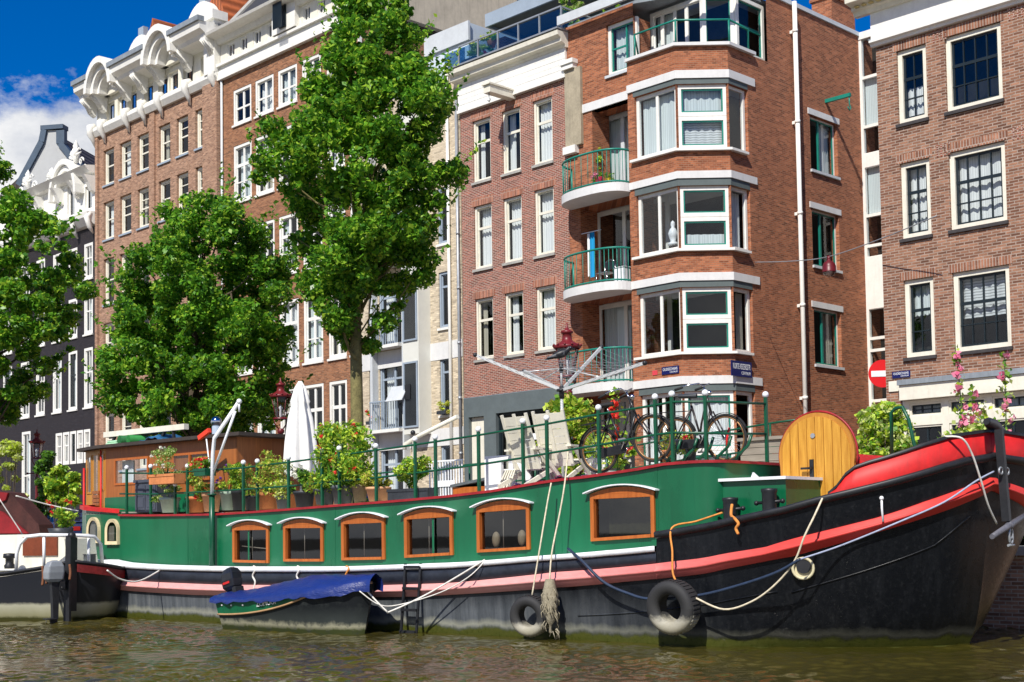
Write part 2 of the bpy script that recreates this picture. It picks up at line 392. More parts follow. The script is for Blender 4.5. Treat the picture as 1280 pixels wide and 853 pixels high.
def slatmat(name, c):
    t = NT(name); v = t.obj(); w = t.n('ShaderNodeTexWave'); w.bands_direction = 'Z'; t.t.links.new(v, w.inputs[0]); w.inputs['Scale'].default_value = 4.2
    t.pbr(t.ramp(w.outputs[1], [(.1, tuple(x*.45 for x in c)), (.5, c)]), .6); return t.m
M_BLIND = slatmat('slatted_blind', (.70,.72,.72))
B_MID = brick('dark_red_brick', (.30,.088,.055), (.205,.062,.042), (.46,.36,.30), .2, ms=.012)
B_COR = brick('orange_red_brick', (.38,.130,.058), (.285,.090,.042), (.33,.22,.15), .22, ms=.007)
B_RGT = brick('brown_brick', (.31,.155,.095), (.20,.09,.055), (.42,.34,.28), .35, bw=.25, rh=.075, ms=.012)
B_LFT = brick('weathered_brown_brick', (.40,.225,.14), (.30,.155,.095), (.42,.33,.26), .3)
B_BRN = brick('warm_brown_brick', (.35,.15,.07), (.25,.10,.047), (.30,.215,.15), .3)
B_SOL = brick('soldier_brick', (.40,.15,.085), (.30,.10,.055), (.46,.36,.30), .2, bw=.07, rh=.3, ms=.01)
B_SOLR = brick('brown_soldier_brick', (.33,.15,.09), (.24,.10,.06), (.44,.36,.30), .2, bw=.08, rh=.3, ms=.012); M_SILLSHADE = paint('sill_shadow', (.05,.045,.045), .6, .2, 4)  # near-black sills paint the shadow line under the right house windows
B_YEL = brick('yellow_brick', (.60,.51,.37), (.54,.45,.32), (.50,.44,.35), .15)
B_DRK = brick('black_painted_brick', (.022,.02,.024), (.03,.026,.03), (.018,.017,.02), .15, rough=.6)
def tiles(name, c):
    t = NT(name); v = t.obj(); w = t.n('ShaderNodeTexWave'); w.bands_direction = 'X'; t.t.links.new(v, w.inputs[0]); w.inputs['Scale'].default_value = 1.3
    w2 = t.n('ShaderNodeTexWave'); w2.bands_direction = 'Z'; w2.wave_profile = 'SAW'; t.t.links.new(v, w2.inputs[0]); w2.inputs['Scale'].default_value = 1.0
    h = t.math('ADD', w.outputs[1], t.math('MULTIPLY', w2.outputs[1], .8))
    col = t.mix(t.noise(v, 5, 4), tuple(x*.6 for x in c), tuple(min(1, x*1.4) for x in c)); col = t.mix(t.math('MULTIPLY', t.math('SUBTRACT', 1.0, w.outputs[1]), .6), col, tuple(x*.25 for x in c))
    t.pbr(col, .6, 0, .4, bump=h, bstr=.9, bdist=.06); return t.m
M_SLATE = tiles('dark_roof_tiles', (.045,.047,.055)); M_PANT = tiles('orange_pantiles', (.48,.13,.04)); M_SLB = tiles('brown_grey_tiles', (.075,.06,.055))

def PM(x, y, dx=1, dy=0):
    l = math.hypot(dx, dy); dx /= l; dy /= l
    return Matrix(((dx, -dy, 0, x), (dy, dx, 0, y), (0, 0, 1, 0), (0, 0, 0, 1)))
def wall(parent, M, a0, a1, z0, z1, ops, mat, name='wall', depth=.2):
    """wall sheet with real openings and their reveals"""
    ops = [(max(a0, o[0]), min(a1, o[1]), max(z0, o[2]), min(z1, o[3])) for o in ops]
    A = sorted({a0, a1, *[o[0] for o in ops], *[o[1] for o in ops]}); Z = sorted({z0, z1, *[o[2] for o in ops], *[o[3] for o in ops]})
    mb = MB(M)
    for x0, x1 in zip(A, A[1:]):
        for y0, y1 in zip(Z, Z[1:]):
            cx, cz = (x0+x1)/2, (y0+y1)/2
            if any(o[0] < cx < o[1] and o[2] < cz < o[3] for o in ops): continue
            mb.quad((x0,0,y0), (x1,0,y0), (x1,0,y1), (x0,0,y1))
    for o in ops:
        b = depth
        mb.quad((o[0],0,o[2]), (o[0],b,o[2]), (o[0],b,o[3]), (o[0],0,o[3])); mb.quad((o[1],0,o[2]), (o[1],0,o[3]), (o[1],b,o[3]), (o[1],b,o[2]))
        mb.quad((o[0],0,o[3]), (o[0],b,o[3]), (o[1],b,o[3]), (o[1],0,o[3])); mb.quad((o[0],0,o[2]), (o[1],0,o[2]), (o[1],b,o[2]), (o[0],b,o[2]))
    return mb.build(name, mat, parent, fix=False)
def win(parent, M, o, bars=(), fm=None, sm=None, fw=.08, rec=.03, dp=.12, sill=M_STONE, cur=None, arch=None, name='window', gl=None, lintel=None, sw=.04):
    """one window: frame with glazing bars, pane, sill, curtain. bars: (x0,z0,x1,z1,width) as fractions of the opening"""
    a0, a1, z0, z1 = o; fm = fm or M_WHITE; sm = sm or fm; e = .003
    mb = MB(M); y0, y1 = rec, rec+dp
    mb.box(a0+e, a0+fw, y0, y1, z0+e, z1-e); mb.box(a1-fw, a1-e, y0, y1, z0+e, z1-e); mb.box(a0+fw, a1-fw, y0, y1, z1-fw, z1-e); mb.box(a0+fw, a1-fw, y0, y1, z0+e, z0+fw)
    mb.cm = 1
    i0, i1, k0, k1 = a0+fw, a1-fw, z0+fw, z1-fw; g = y1-.05
    if sw:
        mb.box(i0, i0+sw, g-.02, g+.03, k0, k1); mb.box(i1-sw, i1, g-.02, g+.03, k0, k1); mb.box(i0+sw, i1-sw, g-.02, g+.03, k1-sw, k1); mb.box(i0+sw, i1-sw, g-.02, g+.03, k0, k0+sw)
    for n, (x0, q0, x1, q1, w) in enumerate(bars):
        X0, X1, Z0, Z1 = lerp(i0, i1, x0), lerp(i0, i1, x1), lerp(k0, k1, q0), lerp(k0, k1, q1)
        d = .028 + .0017*n
        if abs(x1-x0) < 1e-6: mb.box(X0-w/2, X0+w/2, g-d, g+d, Z0, Z1)
        else: mb.box(X0, X1, g-d, g+d, Z0-w/2, Z0+w/2)
    fr = mb.build(name, [fm, sm], parent)
    pm = MB(M); pm.quad((i0,g,k0), (i1,g,k0), (i1,g,k1), (i0,g,k1)); pm.build('pane', gl or M_GLASS, fr, fix=False)
    if sill:
        s = MB(M); s.box(a0-.04, a1+.04, -.07, rec, z0-.09, z0-.003); s.build('sill', sill, fr)
    if lintel:
        s = MB(M); s.box(a0-.12, a1+.12, -.03, .05, z1+.004, z1+lintel[1]); s.build('lintel', lintel[0], fr)
    if cur:
        kind, mt = cur[0], (cur[1] if len(cur) > 1 else M_CURT); c = MB(M); yc = y1+.12
        sp = {'full': [(0,1,0,1)], 'top': [(0,1,.55,1)], 'low': [(0,1,0,.5)], 'sides': [(0,.27,0,1), (.73,1,0,1)], 'left': [(0,.4,0,1)], 'right': [(.55,1,0,1)], 'blind': [(0,1,.3,1)], 'half': [(0,1,.42,1)]}[kind]
        for x0, x1, q0, q1 in sp:
            X0, X1 = lerp(i0, i1, x0), lerp(i0, i1, x1); n = 14
            top = []; bot = []
            for i in range(n+1):
                x = lerp(X0, X1, i/n); y = yc + (.03*math.sin(i*2.3+x) if kind not in ('blind',) else 0)
                bot.append((x, y, lerp(k0, k1, q0))); top.append((x, y, lerp(k0, k1, q1)))
            c.grid([bot, top], True)
        c.build('curtain', mt, fr, fix=False)
    if arch:
        s = MB(M); n = 9; h = arch[1]
        for i in range(n):
            s.box(lerp(a0-.1, a1+.1, i/n)+.006, lerp(a0-.1, a1+.1, (i+1)/n)-.006, -.012, .0, z1+.004, z1+h)
        s.build('brick_lintel', arch[0], fr)
    return fr
H2 = lambda f=.55, w=.07: (0, f, 1, f, w)
V2 = lambda f=.5, w=.06, a=0, b=1: (f, a, f, b, w)
def shell(parent, x0, x1, z1, depth, smat, board_y=.9, roof=True, zb=0):
    m = MB(); m.box(x0+.02, x1-.02, board_y, board_y+.05, zb, z1-.05); m.build('dark_room_board', M_DIM, parent)
    m = MB(); m.box(x0+.004, x0+.2, .004, depth, zb, z1-.02); m.box(x1-.2, x1-.004, .004, depth, zb, z1-.02); m.box(x0+.2, x1-.2, depth-.2, depth, zb, z1-.02); m.build('side_wall', smat, parent)
    if roof:
        m = MB(); m.box(x0+.01, x1-.01, .01, depth, z1-.02, z1+.05); m.build('roof', M_LEAD, parent)
class Bld:
    def __init__(s, name, label, cat, px, py=330):
        s.x0 = FAC.hy(px, py).x; P = FAC.glob(s.x0, 0, 0); s.fr = Frame(P.x, P.y, .701, -.713, G); s.root = empty(name, label, cat, P, FAC.ang)
    def X(s, px, py=330, y=0): return s.fr.hy(px, py, y).x
    def Z(s, px, py, y=0): return s.fr.hy(px, py, y).z
    def O(s, pl, pr, yt, yb, xr=None, y=0):     # opening from left/right columns and top/bottom rows read at column xr (default left)
        xr = pl if xr is None else xr; ym = (yt+yb)/2
        return (s.X(pl, ym, y), s.X(pr, ym, y), s.Z(xr, yb, y), s.Z(xr, yt, y))
I4 = Matrix.Identity(4)
# ---------------------------------------------------------------- red brick house with white cornice (middle)
b = Bld('brick_house', 'dark red brick house with white plank frieze, roof terrace and grey painted ground floor', 'house', 578)
r = b.root; xe = b.X(713); zt = b.Z(578, 139); zp = b.Z(578, 499); ops = []
cols = [(592.5, 615), (629.5, 652.7), (668.5, 693)]; rows = [(152, 229), (259, 338), (375, 451)]
ref = 593
curt = [[('sides',), ('left',), ('full',)], [('full',), ('full',), ('full',)], [('sides', M_CURT2), ('left',), ('full',)]]
wins = []
for j, (yt, yb) in enumerate(rows):
    for i, (pl, pr) in enumerate(cols):
        z0, z1 = b.Z(ref, yb), b.Z(ref, yt); o = (b.X(pl, 300), b.X(pr, 300), z0, z1); ops.append(o); wins.append((o, curt[j][i]))
xd0, xd1 = b.X(587, 540), b.X(606, 540); xs0, xs1 = b.X(621, 540), b.X(700, 540); zd = b.Z(588, 522); zs = b.Z(621, 517)
wall(r, I4, 0, xe, zp, zt, ops, B_MID)
for o, c in wins: win(r, I4, o, [H2(.66, .09)], M_CREAM, fw=.09, cur=c, arch=(B_SOL, .30), dp=.14, rec=.07)
gops = [(xd0, xd1, .05, zd), (xs0, xs1, .55, zs)]
wall(r, PM(0, -.04), 0, xe, 0, zp, gops, M_GREYB, 'plinth_wall', .3)
m = MB(); m.box(0, xe, -.04, 0, zp, zp+.02); m.build('ledge', M_LEAD, r)
win(r, PM(0, -.04), gops[1], [V2(.2), V2(.4), V2(.6), V2(.8)], M_DARKW, rec=.14, sill=M_GREYW, cur=('sides', M_CURT2))
m = MB(); o = gops[0]; m.box(o[0]+.01, o[1]-.01, .1, .16, .05, o[3]-.01); m.box(o[0]+.12, o[1]-.12, .085, .1, .3, 1.1); d = m.build('door', M_CREAM, r)
m = MB(); m.cyl((o[1]-.12, .05, 1.15), (o[1]-.12, .1, 1.15), .03); m.build('handle', M_ZINC, d)
shell(r, 0, xe, b.Z(578, 98), 11, B_MID)
# frieze, cornice, hoist beam
zc0, zc1, zc2 = b.Z(578, 139), b.Z(578, 108), b.Z(578, 95)
m = MB(); n = 5
for i in range(n): m.box(-.02, xe, -.09-.004*(i % 2), .02, lerp(zc0, zc1, i/n)+.004, lerp(zc0, zc1, (i+1)/n)-.004)
m.box(-.02, xe+.03, -.16, 0, zc0-.12, zc0); m.build('frieze', M_WHITE, r)
m = MB(); prof = [(0, zc1), (-.12, zc1), (-.16, zc1+.1), (-.34, zc1+.14), (-.36, zc1+.26), (-.5, zc1+.34), (-.52, zc2+.1), (0, zc2+.14)]
m.ext(prof, -.15, xe+.08, 'x'); m.build('cornice', M_CREAM, r)
m = MB(); m.box(-.16, xe+.1, -.55, .3, zc2+.145, zc2+.2); m.build('cornice_flashing', M_ZINC, r)
hb = b.fr.hy(641, 122); m = MB(); m.box(hb.x-.16, hb.x+.16, -1.25, 0, hb.z-.1, hb.z+.16); m.box(hb.x-.2, hb.x+.2, -1.32, -.05, hb.z+.16, hb.z+.22); h = m.build('hoist_beam', M_CREAM, r)
m = MB(); m.tube([(hb.x, -1.15, hb.z-.1), (hb.x, -1.15, hb.z-.25), (hb.x+.06, -1.15, hb.z-.32), (hb.x, -1.15, hb.z-.4), (hb.x-.07, -1.15, hb.z-.33)], .02); m.build('hook', M_ZINC, h)
m = MB(); m.cyl((-.12, -.1, 0), (-.12, -.1, zc0+.6), .055)
for k in range(7): m.cyl((-.12, -.1, 1.2+k*2), (-.12, -.1, 1.3+k*2), .07)
m.build('drainpipe', M_ZINC, r)
# roof terrace
zr = zc2+.2
m = MB()
for i in range(6): x = lerp(.15, xe-.05, i/5); m.box(x-.025, x+.025, -.2, -.15, zr, zr+.8)
m.box(.15, xe-.05, -.205, -.145, zr+.8, zr+.85); m.box(xe-.1, xe-.05, -.15, 1.8, zr+.8, zr+.85); m.box(xe-.1, xe-.05, 1.75, 1.8, zr, zr+.8)
bl = m.build('balustrade', M_ZINC, r)
m = MB()
for i in range(5): m.box(lerp(.15, xe-.05, i/5)+.05, lerp(.15, xe-.05, (i+1)/5)-.05, -.18, -.17, zr+.1, zr+.75)
m.box(xe-.08, xe-.07, -.1, 1.7, zr+.1, zr+.75); m.build('glass_panel', M_BLUEGLASS, bl)
zp1 = zr+1.75
m = MB(); m.box(.9, xe-.2, 2.6, 7, zr, zp1); ph = m.build('penthouse', M_GREYB, r)
m = MB(); m.box(1.6, xe-.5, 2.55, 2.6, zr+.2, zp1-.3); m.build('pane', M_BLUEGLASS, ph)
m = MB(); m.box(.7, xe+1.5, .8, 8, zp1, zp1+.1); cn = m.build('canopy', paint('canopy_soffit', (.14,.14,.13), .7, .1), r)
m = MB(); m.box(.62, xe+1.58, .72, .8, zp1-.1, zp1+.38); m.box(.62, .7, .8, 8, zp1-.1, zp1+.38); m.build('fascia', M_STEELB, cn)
m = MB(); m.box(.5, .95, 1.4, 2.5, zr, zr+1.4); m.build('terrace_screen', B_MID, r)
MID = b; MID_ZR = zr; MID_XE = xe
# ---------------------------------------------------------------- corner building with bays and curved balconies
b = Bld('corner_building', 'orange red brick corner apartment building with white bands, angled bay windows and curved balconies', 'apartment building', 712.5)
r = b.root; COR = b
xl = b.X(726, 300)                                   # end of the pier
xb = b.X(786, 200, -.35); xc = b.X(848, 260, -.35)   # bay front
cl_ = 1.62; xd = xc + cl_*.7071; yd = -.35 + cl_*.7071
Mf = PM(0, -.35); Mc = PM(xc, -.35, 1, 1); Ms = PM(xd, yd, 0, 1)
def cz(py): return b.fr.hv(876, py, (xc, -.35), (xd, yd))[1]
def sx(px, py): return b.fr.hx(px, py, xd).x  # placeholder
def sside(px, py, F_=b.fr, X_=xd, Y_=yd):
    q = F_.hx(px, py, X_); return q.y-Y_, q.z
lint = [88, 214, 341, 470]; lbot = [98, 223, 351, 480]; wtop = [105, 232, 359, 489]; wbot = [186, 311, 440, 640]
sE = sside(1085, 300)[0]; sW = sside(931, 270)[0]; sR = sside(938, 270)[0]
ztop = b.Z(729, 27); zpar = cz(58)
ribs = [(cz(wbot[i]), cz(wtop[i])) for i in range(4)]
fl = [cz(y) for y in lint]
# side wall: openings of ribbon end + three casements + ground
sops = [(-.01, sR, z0, z1) for z0, z1 in ribs]; swin = []
for yt, yb, xx in ((143, 211, 1012), (260, 331, 1014.5), (384, 455, 1017)):
    a0, zt_ = sside(xx, yt); _, zb_ = sside(xx, yb); a1 = sside(xx+34, yt+10)[0]; swin.append((a0, a1, zb_, zt_))
top_side = ztop+.15
wall(r, Ms, 0, sE+3, 0, zpar, sops+swin, B_COR, 'side_wall', .3)
wall(r, Ms, sside(958, 30)[0], sE+3, zpar, top_side, [], B_COR, 'side_wall', .3)
for i, o in enumerate(swin):
    win(r, Ms, o, [V2(.42, .09)], M_WHITE, M_TEAL, fw=.06, rec=.14, dp=.08, sill=M_GREYW, lintel=(M_CONC, .2), cur=[('right', M_NET), None, ('right', M_CURT2)][i])
# chamfer and bay front
zl = [(cz(lbot[i])) for i in range(4)]
wall(r, Mc, 0, cl_, 0, zpar, [(-.01, cl_+.01, z0, z1) for z0, z1 in ribs], B_COR, 'bay_wall', .3)
xw = b.X(795.5, 260, -.35)
wall(r, Mf, xb, xc, 0, zpar, [(xw, xc+.01, z0, z1) for z0, z1 in ribs], B_COR, 'bay_wall', .3)
wall(r, PM(xb, 1.4, 0, -1), 0, 1.75, 0, zpar, [], B_COR, 'bay_wall', .3)
# concrete bands over the windows (three faces), coping of the roof terrace
M_SOFFSHADE = paint('soffit_shade', (.10,.125,.125), .7, .08)
def band(z0, z1, out, mat, name, xs_=None, send=None, parent=r):
    xs_ = xb if xs_ is None else xs_; send = sside(945, 220)[0] if send is None else send
    k = out*math.tan(R(22.5))
    pl = [(xs_, -.35-out), (xc+k, -.35-out), (xd+out, yd-k), (xd+out, yd+send), (xd-.02, yd+send), (xd-.02, yd+.0), (xc, -.33), (xs_, -.33)]
    m = MB(); m.ext(pl, z0, z1, 'z'); return m.build(name, mat, parent)
for i in range(4):
    band(cz(lbot[i]), fl[i], .05, M_CONC, 'concrete_band')
    if i < 3: band(cz(wbot[i])-.08, cz(wbot[i])-.003, .14, M_WHITE, 'bay_sill', xs_=xw-.12, send=sW+.12)
    band(ribs[i][1]+.003, cz(lbot[i])-.003, .012, M_SOFFSHADE, 'soffit_shade_strip', xs_=xw-.05, send=sR)  # upright dark strip stands for the shaded underside of the band
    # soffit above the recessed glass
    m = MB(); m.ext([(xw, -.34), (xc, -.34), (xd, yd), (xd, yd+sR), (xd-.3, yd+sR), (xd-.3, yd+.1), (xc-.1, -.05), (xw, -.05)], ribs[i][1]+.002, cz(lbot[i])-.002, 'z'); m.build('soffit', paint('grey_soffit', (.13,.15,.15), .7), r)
band(zpar, zpar+.1, .12, M_CONC, 'coping')
band(ztop-.02, ztop+.28, .08, M_GREYW, 'roof_edge', xs_=0)
for i, (z0, z1) in enumerate(ribs):
    zg = max(z0, .4)
    cu = [('full', M_NET), ('right', M_CURT), None, ('full', M_CURT)][i]
    win(r, Mf, (xw, xc-.02, zg, z1), [V2(.5, .1)], M_WHITE, fw=.11, rec=.1, dp=.1, sill=None, cur=[('full', M_NET), None, None, ('sides', M_CURT)][i], sw=0)
    zm = lerp(zg, z1, .5)
    for za_, zb_, cc in ((zg, zm+.02, [('full', M_BLIND), ('low', M_NET), None, ('full', M_CURT)][i]), (zm-.02+.043, z1, [('full', M_NET), None, None, ('full', M_CURT)][i])): win(r, Mc, (.04, cl_-.04, za_, zb_), [], M_WHITE, M_TEAL, fw=.13, rec=.07, dp=.1, sill=None, sw=.045, cur=cc)
    win(r, Ms, (.03, sR-.02, zg, z1), [], M_WHITE, fw=.1, rec=.1, dp=.1, sill=None, cur=[None, ('full', M_CURT), ('right', M_CURT2), ('left', M_CURT2)][i], sw=0)
# top storey set back behind the parapet
za = zpar+.1
win(r, PM(xb-.1, .95), (0, xc-xb+.2, za, ztop-.1), [V2(.18, .12), V2(.45, .12), V2(.7, .12)], M_WHITE, fw=.12, sill=None, cur=('left', M_NET))
win(r, PM(xc+.1, .95, 1, 1), (.0, 1.0, za, ztop-.1), [], M_WHITE, M_TEAL, fw=.12, sill=None, sw=.03)
win(r, PM(xd-.25, yd+.9, 0, 1), (0, 1.5, za, ztop-.1), [H2(.5, .1)], M_WHITE, M_TEAL, fw=.12, sill=None)
# pier with a window in the top storey, loggia openings below
o1 = b.O(758, 794, 32, 96)
lop = [(xl, xb, fl[i+1]+.004, fl[i]-.28) for i in range(3)] + [(xl, xb, .05, fl[3]-.28)]
lop[0] = (b.X(741, 200), xb, lop[0][2], lop[0][3])
wall(r, I4, 0, xb, 0, ztop, [o1]+lop, B_COR, 'pier_wall', .85)
win(r, I4, o1, [V2(.64, .05), (0, .52, .64, .52, .05)], M_WHITE, M_TEAL, fw=.12, rec=.1, sill=M_GREYW, cur=('full', M_NET))
m = MB(); m.box(b.X(741, 130)-.5, xb-.004, -.05, .3, fl[0]-.28, fl[0]); m.build('concrete_band', M_CONC, r)
for i, o in enumerate(lop):
    xq = b.X(745 if i else 748, 300, .83); z0 = o[2]
    win(r, PM(0, .85), (xq, xb+.6, z0+.02, o[3]-.02), [V2((b.X(779, 300, .83)-xq)/(xb+.6-xq), .14)], M_WHITE if i else M_GREYW, fw=.11, sill=None, rec=0, dp=.08, cur=[('full', M_NET), None, ('left', M_NET), ('sides', M_CURT2)][i], name='balcony_door')
    if i == 0: wall(r, PM(0, .852), o[0]-.4, xq, z0, o[3], [], B_COR, 'loggia_wall', .1)
# curved balconies
for i in range(3):
    z = fl[i+1]; x0 = .1; x1 = xb+.05; n = 22; xm = (x0+x1)/2; hw = (x1-x0)/2
    def bal(t, rr=1.0):
        a = math.pi*t; c, s_ = math.cos(a), math.sin(a)
        return (xm - hw*rr*math.copysign(abs(c)**.8, c), -.0 - .98*rr*abs(s_)**.75 - .25*t)
    pl = [bal(k/n) for k in range(n+1)]
    m = MB(); m.ext(pl + [(x1, .02), (x0, .02)], z-.27, z+.004, 'z'); bb = m.build('balcony', M_CONC, r)
    m = MB(); q = [bal(k/n, .96) for k in range(n+1)]
    m.tube([(a, c, z+1.08) for a, c in q], .035, 6); m.tube([(a, c, z+.06) for a, c in q], .03, 6)
    for k in range(0, n+1): m.cyl((q[k][0], q[k][1], z+.0), (q[k][0], q[k][1], z+1.07), .012 if k not in (0, n) else .035, 5)
    m.build('railing', M_TEAL, bb)
# terrace railing on the parapet
m = MB(); pts = [(xb+.15, .1, za+.0), (xb+.3, -.3, za+.75), (xc, -.3, za+.75), (xd, yd+.1, za+.75), (xd, yd+1.1, za+.7), (xd, yd+1.1, za)]
m.tube(pts, .035, 6)
for p in pts[1:4]: m.cyl((p[0], p[1], za), p, .03, 6)
m.build('terrace_railing', M_TEAL, r)
# pilaster, coping and drain pipes
m = MB(); zt_ = b.Z(720, 75); zb_ = b.Z(720, 183); m.box(.0, b.X(728.5, 120), -.12, -.003, zb_, zt_-.3); m.build('pilaster', paint('beige_render', (.36,.31,.22), .85, .15, 3, dirt=.3), r)
m = MB(); m.box(-.06, .5, -.2, 0, zb_-.25, zb_); m.build('pilaster_base', M_WHITE, r); m = MB(); m.box(-.05, .48, -.22, 0, zt_-.3, zt_-.14); m.box(-.08, .52, -.27, 0, zt_-.14, zt_); m.build('pilaster_cap', M_WHITE, r)
m = MB(Ms); m.box(sside(958, 30)[0], sE+3, -.06, .3, top_side, top_side+.14); m.build('roof_coping', M_GREYW, r)
m = MB(Ms); pa = sside(989, 100)[0]; m.cyl((pa, -.2, .1), (pa, -.2, top_side+.05), .075, 10)
for k in range(6): m.cyl((pa, -.2, 1.5+k*3), (pa, -.2, 1.6+k*3), .09, 10); m.box(pa-.02, pa+.02, -.14, -.003, 1.5+k*3, 1.6+k*3)
m.build('drainpipe', M_WHITE, r)
ca = sside(1056, 25)[0]; m = MB(Ms); m.box(ca, ca+1.5, .5, 1.3, top_side-.5, top_side+1.35); m.box(ca-.06, ca+1.56, .44, 1.36, top_side+1.35, top_side+1.45); chm = m.build('chimney', B_COR, r); m = MB(Ms); m.lathe([(.3, 0), (.38, .3), (.34, .55)], 14, (ca+.9, .9, top_side+1.45)); m.build('chimney_pot', M_LEAD, chm)
# hook bracket over the upper side window
a_, z_ = sside(1032, 127); m = MB(Ms); m.box(a_-.05, a_+.05, -.95, .0, z_-.06, z_+.06); m.tube([(a_, -.9, z_-.06), (a_, -.9, z_-.3), (a_+.09, -.9, z_-.42), (a_, -.9, z_-.52), (a_-.1, -.9, z_-.42)], .022)
m.build('hook_bracket', M_TEAL, r)
# rest of the body
m = MB(); m.box(xl+.1, xd-1.0, 2.3, 2.35, 0, ztop); m.box(.2, xb, 2.0, 2.05, 0, ztop); m.box(xd-1.05, xd-1.0, 2.3, yd+sE+3, 0, ztop); m.build('dark_room_board', M_DIM, r)
m = MB(); m.ext([(0, .1), (xb, .1), (xc, .95), (xd-.3, yd+.6), (xd-.1, yd+sE+3), (0, yd+sE+3)], ztop+.0, ztop+.1, 'z'); m.build('roof', M_LEAD, r)
for z in [fl[i]-.05 for i in range(4)]:
    m = MB(); m.ext([(xl+.02, .1), (xb, .1), (xc, -.2), (xd-.15, yd), (xd-.15, yd+sE), (xl+.02, yd+sE)], z-.2, z, 'z'); m.build('floor_slab', M_CONC, r)
m = MB(); m.box(0, .2, .02, yd+sE+3, 0, ztop-.05); m.build('party_wall', B_COR, r)
COR_S = (Ms, sside, sE, xd, yd)
# ---------------------------------------------------------------- glass link at the end of the alley
al = Frame(*b.fr.glob(xd, yd+sE-.25, 0).xy, .701, -.713, G)
r = empty('glass_link', 'narrow white framed glass stair block between the two brick corners', 'glass block', al.o, FAC.ang)
zt_ = al.hy(1085, 38).z; wA, wB = 0, al.hy(1122, 300).x
ys_ = [47, 96, 158, 193, 208, 270, 308, 323, 386, 424, 439, 502]; m = MB(); pan = MB(); zz = [al.hy(1085, y).z for y in ys_]
m.box(wA, wA+.1, 0, .15, 0, zt_); m.box(wB-.1, wB, 0, .15, 0, zt_); m.box(wA, wB, -.03, .2, zz[0], zt_)
for i, z in enumerate(zz[1:]): m.box(wA+.1, wB-.1, .01, .14, z-.05, z+.05)
for i in (3, 7): m.box(wA+.1, wB-.1, -.005, .1, zz[i+1]-.03, zz[i]+.03)
m.build('frame', M_WHITE, r); lastz = zz[0]
mats_ = [M_BLUEGLASS, None, None]
for i in range(len(zz)-1):
    if i in (3, 7): continue
    p = MB(); p.quad((wA+.1, .08, zz[i+1]), (wB-.1, .08, zz[i+1]), (wB-.1, .08, zz[i]), (wA+.1, .08, zz[i])); p.build('pane', M_GLASS, r, fix=False)
    if i in (1, 4): p = MB(); p.quad((wA+.1, .2, zz[i+1]), (wB-.1, .2, zz[i+1]), (wB-.1, .2, zz[i]), (wA+.1, .2, zz[i])); p.build('curtain', M_NET, r, fix=False)
m = MB(); m.box(wA, wB+2, .9, 6, 0, zt_-.1); m.build('dark_room_board', M_DIM, r)
# ---------------------------------------------------------------- brown brick house at the right
b = Bld('brick_house', 'brown brick house with cream dentil cornice and black sashes in white casings', 'house', 1103)
r = b.root; xe = b.X(1420, 300); RGT = b
zf = b.Z(1100, 482); zt = b.Z(1100, 58); ops = []; W_ = []
dc = [b.X(1191, 390)-b.X(1130.5, 400)]
c1 = (b.X(1130.5, 400), b.X(1168, 400)); c2 = (b.X(1191.5, 390), b.X(1263, 385)); c3 = (c2[0]+(c2[0]-c1[0])+.95, c2[1]+(c2[0]-c1[0])+.95)
rz = [(b.Z(1120, 157), b.Z(1120, 65)), (b.Z(1126, 300), b.Z(1126, 205)), (b.Z(1131, 448), b.Z(1131, 351))]
for j, (z0, z1) in enumerate(rz):
    for i, c in enumerate((c1, c2, c3)): ops.append((c[0], c[1], z0-(.0 if i == 0 else -.0), z1)); W_.append((i, j))
wall(r, I4, 0, xe, zf, zt, ops, B_RGT)
cu = {(0,0): ('low', M_CURT), (1,0): None, (0,1): ('full', M_CURT), (1,1): ('full', M_CURT), (0,2): ('top', M_NET), (1,2): ('half', M_BLIND), (2,0): None, (2,1): ('full', M_CURT), (2,2): None}
for o, (i, j) in zip(ops, W_):
    if i == 0: bars = [H2(.62, .08), V2(.5, .03), (0, .31, 1, .31, .03)]
    else: bars = [H2(.62, .08), V2(.25, .03), V2(.5, .03), V2(.75, .03), (0, .31, 1, .31, .03)]
    win(r, I4, o, bars, M_CREAM, M_DARKW, fw=.13, rec=.075, dp=.14, cur=cu[(i, j)], arch=(B_SOLR, .24), sill=M_SILLSHADE, sw=.06)
zfl = b.Z(1128, 482); x0 = b.X(1128, 480)
m = MB(); m.box(x0, xe, -.3, -.003, zfl-.02, zfl+.12); m.build('lead_flashing', M_LEAD, r)
m = MB(); m.box(x0+.03, xe, -.24, -.003, zfl-.42, zfl-.025); m.build('fascia', M_CREAM, r)
gt = zfl-.43; gops = []; xs_ = [b.X(1137, 508), b.X(1178, 508), b.X(1186, 504), b.X(1232, 500), b.X(1240, 498), b.X(1290, 495), b.X(1298, 495), b.X(1345, 495)]
zb1 = b.Z(1140, 521)
for i in range(4): gops += [(xs_[2*i], xs_[2*i+1], zb1, gt-.08), (xs_[2*i], xs_[2*i+1], .4, zb1-.25)]
wall(r, I4, 0, x0, 0, zf, [], B_RGT, 'plinth_wall')
wall(r, PM(0, -.02), x0, xe, 0, gt, gops, M_CREAM, 'shopfront', .2)
m = MB(); m.box(b.X(1112, 490), x0-.05, -.04, -.003, b.Z(1115, 490), b.Z(1115, 477)); m.build('stone_block', M_CREAM, r)
for k, o in enumerate(gops): win(r, PM(0, -.02), o, ([V2(.33, .03), V2(.66, .03)] + ([H2(.5, .03)] if k == 0 else [])) if k % 2 == 0 else [V2(.5, .05)], M_CREAM, M_DARKW, fw=.05, sill=None, cur=('full', M_NET) if k % 2 == 0 else None)
shell(r, 0, xe, zt, 10, B_RGT)
zk = [zt, zt+.16, zt+.95, zt+1.15, zt+1.5]
